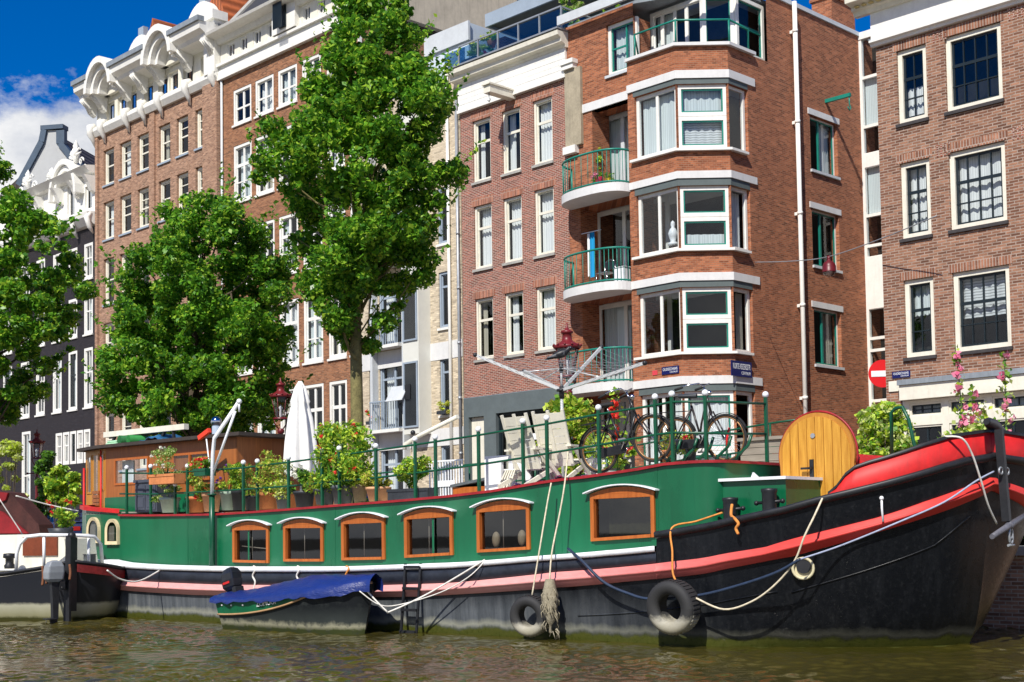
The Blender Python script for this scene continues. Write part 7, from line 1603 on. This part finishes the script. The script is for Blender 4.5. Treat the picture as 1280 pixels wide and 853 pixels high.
# ---------------------------------------------------------------- no-entry sign, hanging lamp, street signs
Y_ = 38.5; c = at(1103, 467.5, Y_); o = empty('no_entry_sign', 'round red no entry sign with white bar at the alley corner', 'traffic sign', (c.x, c.y, G), R(-8)); rad = .40; zc = c.z-G
m = MB(); m.box(0, 1.3, -.04, 0, zc-.02, zc+.02); m.box(0, 1.3, -.04, 0, zc+.2, zc+.24); m.build('bracket', M_ZINC, o); m = MB(); m.cyl((0, -.055, zc), (0, -.045, zc), rad, 36); m.build('disc', paint('sign_red', (.62,.01,.015), .4, .03), o); m = MB(); m.box(-rad*.8, rad*.8, -.066, -.056, zc-.085, zc+.085); m.build('bar', M_TRIMW, o)
wA, wB, wC = at(944, 328, 40.2), at(1036, 321, 37.5), at(1171, 270, 33.8); rope('thin street lamp cable spanning the alley between both corner houses', [wA, wA.lerp(wB, .5)-Vector((0,0,.05)), wB, wB.lerp(wC, .5)-Vector((0,0,.05)), wC], .014, M_ZINC, 'lamp_cable', 'cable')
o = empty('hanging_lamp', 'dark red hanging street lamp on the cable across the alley', 'lamp', wB); m = MB(); m.cyl((0,0,.02), (0,0,-.12), .05, 8); m.lathe([(.04, -.05), (.06, -.12), (.15, -.18), (.19, -.28), (.19, -.42), (.2, -.43), (.18, -.45)], 18); m.build('housing', M_MAROON, o); m = MB(); m.sphere((0, 0, -.44), .175, 16, 8, (1, 1, .75)); m.build('diffuser', glass('lamp_diffuser', (.6,.5,.45), .2), o); m = MB(); m.sphere((0, 0, -.42), .12, 12, 8); m.build('bulb', M_TRIMW, o)
M_SIGNB = paint('sign_blue', (.008,.012,.10), .35, .05)
def streetsign(label, M, parent_loc, lines, w, h, back=M_SIGNB, ink=None):
    o = empty('street_sign', label, 'street sign', parent_loc); o.matrix_world = M; ink = ink or M_TRIMW
    m = MB(); m.box(0, w, -.03, 0, 0, h); m.build('plate', back, o)
    for n_, (s, x, z, sz) in enumerate(lines):
        big = n_ == 0; fw_ = w*.86 if big else w*.45; M_ = Matrix.Translation((w*.07 if big else w*.48, -.0325, h*.48 if big else h*.14)) @ Matrix.Rotation(R(90), 4, 'X')
        text('lettering', s, .15, ink, o, M_, .001, 'LEFT', (fw_, h*.36 if big else h*.2))
    return o
cf = COR.fr; Mw = Matrix.Translation(COR.root.location) @ Matrix.Rotation(FAC.ang, 4, 'Z')
a = cf.hy(828, 469, -.35); b2_ = cf.hy(849, 457, -.35); streetsign('blue street sign on the bay beside a small red plate', Mw @ Matrix.Translation((a.x, -.352, a.z)), (0,0,0), [('OUDESCHANS', .07, .23, .155), ('CENTRUM', .52, .07, .10)], b2_.x-a.x, b2_.z-a.z)
a = cf.hy(816, 469.5, -.35); b2_ = cf.hy(822, 463, -.35); o = empty('red_plate', 'small red plate left of the blue street sign on the bay', 'plate', (0,0,0)); o.matrix_world = Mw @ Matrix.Translation((a.x, -.352, a.z)); m = MB(); m.box(0, b2_.x-a.x, -.02, 0, 0, b2_.z-a.z); m.build('plate', paint('pinkish_red', (.65,.06,.08), .5), o)
a0, z0 = sside(911, 470); a1, z1 = sside(936, 462); streetsign('blue street sign on the corner side wall above the white band', Mw @ Matrix.Translation((xd, yd, 0)) @ Matrix.Rotation(R(90), 4, 'Z') @ Matrix.Translation((a0, -.08, z0+.0)), (0,0,0), [('KORTE KEIZERSSTR', .07, .25, .135), ('CENTRUM', .95, .09, .09)], a1-a0, .47)
a = RGT.fr.hy(1116, 473.5); b2_ = RGT.fr.hy(1138, 463); Mr = Matrix.Translation(RGT.root.location) @ Matrix.Rotation(FAC.ang, 4, 'Z'); streetsign('pale blue street sign by the shopfront of the right house', Mr @ Matrix.Translation((a.x, -.004, a.z)), (0,0,0), [('OUDESCHANS', .06, .20, .15), ('CENTRUM', .40, .05, .10)], b2_.x-a.x, b2_.z-a.z)
# ---------------------------------------------------------------- parked cars
def car(label, px, paintm, off=2.2, flip=False, van=0.0, at_t=None):
    q = QUAY.hy(px, 640, off); P = QUAY.glob(q.x, off, G); o = empty('parked_car', label, 'car', P, QUAY.ang + (math.pi if flip else 0), 'cars parked along the quay')
    hh = 1.45+van; body = [(-2.0, .35), (-2.05, .75), (-1.9, .92), (-1.2, .98), (1.55, .98), (2.0, .85), (2.08, .55), (2.0, .35)]
    m = MB(); rows = []
    for y, k in ((-.86, .93), (-.84, 1.0), (.84, 1.0), (.86, .93)): rows.append([(x*k, y, .3+(z-.3)*(1 if abs(k-1) < .01 else .97)) for x, z in body])
    m.grid(rows, False, True); m.add(rows[0], [tuple(range(8))]); m.add(rows[-1], [tuple(range(8))]); m.build('body', paintm, o, bevel=.06)
    m = MB(); bt = [(-1.15, .97), (1.5, .97), (1.25, hh-.03), (-.35, hh)]; tp = [(x, z) for x, z in bt]; 
    m.grid([[(-1.15, -.78, .97), (-.4, -.62, hh), (1.2, -.62, hh-.03), (1.75, -.78, .97)], [(-1.15, .78, .97), (-.4, .62, hh), (1.2, .62, hh-.03), (1.75, .78, .97)]], False); m.build('roof', paintm, o, bevel=.04)
    for sy in (-1, 1):
        m = MB(); y0, y1 = .785, .64; e = .004
        for x0, x1, u0, u1 in ((-1.0, .25, -.42, .25), (.35, 1.45, .35, 1.12)): m.quad((x0, sy*(y0+e), 1.0), (x1, sy*(y0+e), 1.0), (u1, sy*(y1+e), hh-.09), (u0, sy*(y1+e), hh-.09))
        m.add([(-1.15, sy*.78, .97), (1.75, sy*.78, .97), (1.2, sy*.62, hh-.03), (-.4, sy*.62, hh)], [(0, 1, 2, 3)]); m.build('side_window', M_CARG, o, fix=False)
    for xw in (-1.3, 1.3):
        for sy in (-1, 1):
            m = MB(); m.tube([(xw, sy*.66, .32), (xw, sy*.87, .32)], .32, 20); w = m.build('wheel', M_TYRE, o); m = MB(); m.cyl((xw, sy*.871, .32), (xw, sy*.885, .32), .19, 14); m.build('hub_cap', M_ZINC, w)
    for sy in (-.6, .6): m = MB(); m.sphere((-2.0, sy, .72), .12, 8, 6, (.5, 1.2, .8)); m.build('headlight', M_TRIMW, o); m = MB(); m.box(2.0, 2.06, sy-.12, sy+.12, .68, .82); m.build('tail_light', M_RED, o)
    m = MB(); m.box(2.06, 2.085, -.26, .26, .5, .61); m.build('number_plate', paint('plate_yellow', (.7,.55,.05), .5), o); return o
M_CARG = glass('car_glass', (.08,.1,.12), .12)
car('dark blue hatchback parked behind the black canal boat', 82, paint('car_navy', (.02,.035,.10), .25, .05, 2)); car('pale silver car parked behind the orange clay pot', 486, paint('car_silver', (.45,.47,.50), .25, .05, 2)); car('blue car parked behind the round wooden door', 1092, paint('car_blue', (.04,.09,.20), .25, .05, 2), 2.4); car('black car parked behind the high red bow', 1168, paint('car_black', (.015,.016,.018), .2, .05, 2), 2.4, True)
# ================================================================ trees, bushes, balcony plants
M_BARK = paint('bark', (.085,.065,.045), .95, .35, 6, bump=.6); M_BARKY = paint('mossy_bark', (.17,.15,.06), .95, .35, 5, bump=.6)
LT1 = leafmat('tree_leaf_dark', (.013,.062,.008), (.06,.18,.02), .32, .36); LT2 = leafmat('tree_leaf_fresh', (.035,.14,.010), (.14,.33,.025), .40, .38); LT3 = leafmat('tree_leaf_tip', (.15,.32,.018), (.34,.52,.045), .45, .45)
def tree(label, px, pyb, Y, outline, nclump, nleaf, size, trunk_r, bark, mats, weights, group, seed, lean=0.0, tip_frac=.16, zbase=G, up=.35, spray=.4, wob=1.0):
    rg = random.Random(seed); b0 = at(px, pyb, Y); base = Vector((b0.x, Y, zbase)); o = empty('tree', label, 'tree', base, 0, group)
    ys = [p[0] for p in outline]; y0, y1 = ys[0], ys[-1]
    def edge(py): return interp(py, [(p[0], p[1]) for p in outline]), interp(py, [(p[0], p[2]) for p in outline])
    cents, rads, tips = [], [], []
    tot = sum((edge(lerp(y0, y1, i/40))[1]-edge(lerp(y0, y1, i/40))[0])**1.3 for i in range(41))
    k = 0
    while len(cents) < nclump and k < nclump*60:
        k += 1; py = rg.uniform(y0, y1); l, r_ = edge(py)
        wmax = max(p[2]-p[1] for p in outline)
        if rg.random() > ((r_-l)/wmax)**1.2: continue
        c = (l+r_)/2; hw = (r_-l)/2; a = rg.uniform(0, 6.28); q = rg.random()**.42
        hw *= 1+wob*.10*math.sin(py*.11+seed)+wob*.07*math.sin(py*.27+2*seed+(2 if math.cos(a) > 0 else 0)); x_ = c + hw*q*math.cos(a)*.96; dep = q*math.sin(a); P = at(x_, py, Y); hwm = hw*Y/FPX
        cents.append((P.x-base.x, dep*hwm*.95, P.z-base.z)); rads.append(rg.choice((.16, .22, .3, .42, .5))*rg.uniform(.85, 1.15)*(.55+.45*min(1, hwm/1.6)))
    per = nleaf/sum(r*r for r in rads)
    P = clumps(cents, rads, per)
    # upright leafy shoots that roughen the outline
    S = []
    for i in range(int(nclump*spray)):
        c = cents[rg.randrange(len(cents))]; d = Vector((c[0]*.35+rg.gauss(0, .25), c[1]*.35+rg.gauss(0, .25), rg.uniform(.5, 1.1))).normalized(); Ln = rg.uniform(.35, 1.15)
        for j in range(22): t_ = j/21; S.append(tuple(Vector(c) + d*(.25+Ln*t_) + Vector((rg.gauss(0, .07*(1.2-t_)), rg.gauss(0, .07*(1.2-t_)), rg.gauss(0, .05)))))
    n = len(P); leaf_mesh('crown', np.concatenate([P, np.array(S)]) if S else P, size, mats, o, up=up, aspect=.62, weights=weights)
    zt = max(c[2] for c in cents); zl = min(c[2] for c in cents); top = Vector((sum(c[0] for c in cents)/len(cents)+lean, 0, zt*.82))
    m = MB(); tr = [Vector((0, 0, 0)), Vector((.02, 0, zl*.5)), Vector((lean*.3, 0, zl+.3)), Vector((lean*.6+.05, .05, lerp(zl, zt, .35))), Vector((lean*.8-.03, 0, lerp(zl, zt, .6))), top]
    m.tube(tr, [trunk_r*1.25, trunk_r, trunk_r*.85, trunk_r*.6, trunk_r*.36, trunk_r*.1], 10)
    for i in range(26):
        c = Vector(cents[rg.randrange(len(cents))]); h = max(zl*.9, min(zt*.75, c.z-rg.uniform(.8, 2.2)));  s_ = Vector((interp(h, [(0, 0), (zt*.8, top.x)]), 0, h)); mid = s_.lerp(c, .5)+Vector((0, 0, -.15)); rr = trunk_r*rg.uniform(.22, .45)*(1-.5*h/zt)
        m.tube([s_, mid, c], [rr, rr*.6, rr*.15], 6)
        for j in range(3):
            e = Vector(cents[rg.randrange(len(cents))])
            if (e-mid).length < 2.2: m.tube([mid, mid.lerp(e, .5)+Vector((0,0,.05)), e], [rr*.5, rr*.3, rr*.08], 5)
    m.build('trunk', bark, o); return o
tree('tall narrow leafy street tree reaching above the brown house roof', 446, 560, 33.6, [(-45,446,486),(-20,436,494),(0,428,502),(40,416,522),(80,402,544),(110,390,566),(140,380,572),(165,340,574),(185,322,574),(215,318,573),(250,345,560),(300,358,556),(340,378,545),(380,392,522),(410,408,490),(440,425,462)], 310, 80000, .13, .17, M_BARKY, [LT1, LT2, LT3], [.30, .42, .28], 'street trees along the quay', 21, spray=1.0)
tree('broad round leafy street tree in front of the left brown house', 242, 600, 38.6, [(243,246,284),(262,210,305),(290,192,338),(320,172,352),(345,160,360),(380,148,366),(420,135,366),(460,127,364),(500,132,362),(525,150,350),(545,190,320)], 400, 92000, .13, .20, M_BARK, [LT1, LT2, LT3], [.36, .42, .22], 'street trees along the quay', 22, spray=.35, wob=.35)
tree('light green leafy tree standing before the black house at the picture edge', -14, 640, 46.0, [(190,-70,4),(215,-90,24),(238,-95,34),(262,-95,48),(285,-95,88),(310,-95,92),(345,-95,102),(380,-95,116),(405,-95,110),(440,-95,92),(470,-95,74),(500,-90,48),(528,-70,26)], 270, 52000, .17, .20, M_BARK, [LT1, LT2, LT3], [.30, .45, .25], 'street trees along the quay', 23)
def bush(label, box, Y, mats, n, size, seed, zbase=G, cat='bush', name='bush', wts=None, group=None, depth=.8):
    rg = random.Random(seed); x0, x1, yt, yb = box; c = at((x0+x1)/2, yb, Y); base = Vector((c.x, Y, zbase)); o = empty(name, label, cat, base, 0, group); cs_, rs_ = [], []
    wx = (x1-x0)/2*Y/FPX; zt, zb_ = at((x0+x1)/2, yt, Y).z-zbase, at((x0+x1)/2, yb, Y).z-zbase
    for i in range(max(14, n//55)):
        a = rg.uniform(0, 6.28); q = rg.random()**.5; zz = rg.random(); pr = math.sqrt(max(.05, 1-(zz*1.02-.15)**2*1.2)); cs_.append((wx*q*pr*math.cos(a)*.95, depth*wx*q*pr*math.sin(a), lerp(zb_, zt, zz*.97))); rs_.append(rg.uniform(.16, .34)*max(.6, wx))
    leaf_mesh('foliage', clumps(cs_, rs_, n/sum(r*r for r in rs_)), size, mats, o, up=.3, aspect=.6, weights=wts)
    m = MB()
    for c_ in cs_[:18]: m.tube([(c_[0]*.15, c_[1]*.15, 0), (c_[0]*.6, c_[1]*.6, c_[2]*.6), c_], [.022, .014, .005], 5)
    m.build('stems', M_BARK, o); return o
bush('yellow green bush behind the garden chairs and the clothes airer', (668,762,497,590), 25.2, [L_LIME, L_YEL, L_GRN], 5200, .11, 31, wts=[.55,.15,.3])
bush('yellow green variegated bush behind the red bow beside the hoop rail', (1066,1142,508,585), 22.6, [L_LIME, L_PALE, L_GRN], 4600, .10, 32, wts=[.4,.35,.25])
bush('bright lime bush below the white windows of the black house', (56,100,584,628), 43.5, [L_LIME, L_GRN], 2600, .16, 33)
bush('dark green hedge plant beside the red topped lamp', (44,72,564,650), 45.5, [L_DRK, L_GRN], 2400, .16, 34)
bush('pale climbing shrub at the left edge against the black house', (-8,34,540,636), 44.0, [L_PALE, L_LIME], 1700, .14, 35, name='climbing_shrub', cat='shrub')
bush('low green shrub at the foot of the hollyhocks behind the bow', (1168,1290,538,580), 22.3, [L_PALE, L_GRN, L_LIME], 2600, .09, 36)
for lab, a, yt, b_, yb, pt in (('tallest pink hollyhock leaning before the right house casings', 1193, 432, 1216, 570, L_PNK), ('pink hollyhock nearest the picture edge', 1254, 440, 1262, 570, L_PNK), ('short white hollyhock between the two pink ones', 1229, 503, 1232, 570, L_WHT), ('pink hollyhock with low bloom left of the anchor', 1214, 480, 1224, 570, L_PNK)):
    tp = at(a, yt, 22.3); bs = at(b_, yb, 22.3); F_ = Frame(bs.x, 22.3, 1, 0, 0); hollyhock(lab, 0, 0, 0, type('T', (), {'hy': staticmethod(lambda px, py, y, tp=tp, bs=bs: Vector((0, 0, bs.z)) if py == 1 else Vector((tp.x-bs.x, 0, tp.z))), 'glob': F_.glob, 'ang': 0}), 0, pt, 'hollyhocks behind the bow', 1.15) if False else None
    o = empty('hollyhock', lab, 'flower', (bs.x, 22.3, G), 0, 'hollyhocks behind the bow'); H = tp.z-G; dx = tp.x-bs.x; m = MB(); m.tube([(dx*(i/8)**1.3+.02*math.sin(i), .02*math.cos(i*1.7), H*i/8) for i in range(9)], [.018*(1-.6*i/8) for i in range(9)], 5); m.build('stem', M_STEM, o)
    P, Q = [], []
    for i in range(170): q = rp.random()**.9; w = .13*(1-q)+.035; P.append((dx*q**1.3+rp.gauss(0, w), rp.gauss(0, w), H*q))
    leaf_mesh('foliage', np.array(P), .085, [L_PALE, L_LIME, L_GRN], o, up=.2, aspect=.8)
    for i in range(11):
        q = .35+.6*i/10+rp.uniform(-.03, .03); c = (dx*q**1.3+rp.uniform(-.07, .07), -.05, H*q)
        for j in range(9): Q.append((c[0]+rp.gauss(0, .028), c[1]+rp.gauss(0, .02), c[2]+rp.gauss(0, .028)))
    leaf_mesh('blossoms', np.array(Q), .085, pt, o, up=.0, aspect=1.0)
# ---------------------------------------------------------------- plants and goods on terraces and balconies
def bplant(label, fr, y_, pot, fol, pm, mats, n, size, flowers=None, group='terrace and balcony plants', trough=False, cat='potted plant'):
    xc_ = (pot[0]+pot[1])/2; b0 = fr.hy(xc_, pot[3], y_); w = (fr.hy(pot[1], pot[3], y_).x-fr.hy(pot[0], pot[3], y_).x)*.8; hgt = max(.12, fr.hy(xc_, pot[2], y_).z-b0.z)
    o = empty('potted_plant', label, cat, fr.glob(b0.x, y_, b0.z), fr.ang, group); m = MB()
    if trough: m.box(-w/2, w/2, -.15, .15, 0, hgt)
    else: m.lathe([(.001, 0), (w*.36, 0), (w*.5, hgt*.9), (w*.52, hgt), (w*.44, hgt), (.001, hgt*.9)], 14)
    m.build('pot', pm, o); f0, f1 = fr.hy(fol[0], fol[2], y_), fr.hy(fol[1], fol[3], y_); wx = (f1.x-f0.x)/2*.9; cx = (f0.x+f1.x)/2-b0.x; z0, z1 = f1.z-b0.z, f0.z-b0.z; cs_ = []
    for i in range(max(5, n//60)): a = rp.uniform(0, 6.28); q = math.sqrt(rp.random()); cs_.append((cx+wx*q*math.cos(a)*.85, .35*wx*q*math.sin(a), lerp(z0, z1, rp.random())))
    leaf_mesh('foliage', clumps(cs_, [.12*max(1, wx*1.6)]*len(cs_), n/(len(cs_)*(.12*max(1, wx*1.6))**2)), size, mats, o)
    if flowers: leaf_mesh('blossoms', clumps([(c[0], c[1]-.1, c[2]+.08) for c in cs_[:flowers[1]]], [.08]*flowers[1], 2500), .09, flowers[0], o)
    return o
mf = MID.fr
bplant('grey trough of light green herbs at the left end of the roof terrace', mf, .15, (578,600,74,88), (575,612,57,78), M_POTGREY, [L_LIME, L_PALE], 900, .10, trough=True)
bplant('terracotta pot of red flowers behind the terrace glass', mf, .1, (604,616,74,81), (600,619,66,76), M_TERRA, [L_GRN], 200, .1, (L_RED, 3))
bplant('clay pot with green tuft raised beside the terrace screen', mf, .9, (609,620,50,59), (610,621,43,51), M_TERRA, [L_LIME, L_GRN], 250, .1)
bplant('climbing shrub at the far end of the roof terrace', mf, 1.2, (592,600,58,68), (585,604,44,64), M_POTBLK, [L_PALE, L_GRN], 500, .1)
bplant('olive tree in a pot at the terrace corner under the canopy', mf, .6, (709,720,48,60), (698,731,-6,42), M_TERRA, [L_PALE, L_GRN], 1500, .12)
bplant('bright round shrub in a black pot on the corner roof', COR.fr, .6, (752,776,6,14), (748,781,-10,9), M_POTBLK, [L_LIME, L_GRN], 900, .11)
zB = [fl[i+1]+.004 for i in range(3)]
bplant('leafy green climber on the topmost curved balcony', COR.fr, .3, (739,750,222,229), (736,753,190,226), M_TERRA, [L_LIME, L_GRN], 900, .10)
bplant('magenta pot of pink flowers on the topmost curved balcony', COR.fr, -.3, (744,754,222,230), (741,756,216,224), paint('magenta_pot', (.5,.02,.08), .5), [L_GRN], 200, .08, (L_PNK, 3))
bplant('yellow pot on the topmost curved balcony', COR.fr, -.3, (757,765,223,229), (756,767,219,225), paint('yellow_pot', (.7,.5,.03), .5), [L_GRN], 120, .07)
bplant('window box of yellow green leaves on the yellow brick house', YEL.fr, -.15, (548,562,514,518), (546,563,505,516), M_POTBLK, [L_LIME, L_YEL], 350, .08, trough=True)
bplant('window box with red bloom left of the white box bay', YEL.fr, -.15, (460,470,527,531), (458,471,517,528), M_POTBLK, [L_GRN, L_LIME], 250, .08, (L_RED, 3), trough=True)
cb = COR.fr; M_TOWEL = fabric('blue_towel_cloth', (.02,.28,.55))
q0, q1 = cb.hy(734, 292, -.1), cb.hy(744, 348, -.1); o = empty('drying_towels', 'blue and white towels hanging over the middle curved balcony', 'towel', cb.glob(q0.x, -.1, q1.z), cb.ang); L, H = q1.x-q0.x, q0.z-q1.z
m = MB(); m.grid([[(L*(.35+.65*i/8), .03*math.sin(i*1.6), z) for i in range(9)] for z in (.05, H)]); m.build('blue_towel', M_TOWEL, o, fix=False); m = MB(); m.grid([[(L*(.0+.33*i/6), .03*math.sin(i*1.6), z) for i in range(7)] for z in (.1, H-.02)]); m.build('white_towel', M_CURT, o, fix=False); m = MB(); m.cyl((-.25, 0, H+.02), (L+.3, 0, H+.02), .015, 6); m.build('drying_rack', M_TRIMW, o)
q0, q1 = cb.hy(756, 350, -.1), cb.hy(774, 322, -.1); o = empty('metal_chair', 'thin metal chair on the middle curved balcony', 'chair', cb.glob(q0.x, -.1, zB[1]), cb.ang); m = MB()
for x in (0, .45):
    m.tube([(x, .0, 0), (x, .03, .45), (x, .0, .85)], .014, 6); m.tube([(x, -.42, 0), (x, -.4, .45)], .014, 6)
m.tube([(0, .0, .85), (.22, .02, .92), (.45, .0, .85)], .014, 6); m.build('frame', M_CHROME, o); m = MB(); m.box(-.01, .46, -.42, .03, .44, .46); m.build('seat', M_ZINC, o); m = MB(); m.box(.02, .43, .0, .02, .6, .85); m.build('backrest', M_BLACK, o)
q0 = cb.hy(776, 352, -.35); o = empty('balcony_boxes', 'white storage box on the middle curved balcony', 'box', cb.glob(q0.x, -.3, zB[1]), cb.ang); m = MB(); m.box(-.2, .25, -.15, .15, 0, .5); m.build('body', M_TRIMW, o, bevel=.02); m = MB(); m.box(-.22, .27, -.17, .17, .502, .54); m.build('lid', M_GREYW, o, bevel=.01)
q0 = cb.hy(838, 306, -.16); o = empty('figurine', 'white porcelain figurine on the bay window ledge of the middle floor', 'figurine', cb.glob(q0.x, -.02, q0.z), cb.ang); m = MB(); m.lathe([(.001, 0), (.16, 0), (.17, .05), (.08, .12), (.13, .25), (.16, .36), (.10, .5), (.05, .56), (.075, .64), (.06, .72), (.001, .78)], 14); m.build('body', M_TRIMW, o)
q0 = YEL.fr.hy(489, 503, -.45); o = empty('folded_table', 'silver folded table hung on the lower balcony of the yellow house', 'table', YEL.fr.glob(q0.x, -.62, q0.z), YEL.fr.ang); m = MB(); m.add([(0,-.1,0), (.95,-.1,0), (1.1,.1,.55), (.15,.1,.55)], [(0,1,2,3)]); m.build('top', M_GREYW, o, fix=False, solid=.03); m = MB(); m.box(1.0, 1.3, .0, .2, .0, .55); m.build('side_panel', M_BLACK, o)
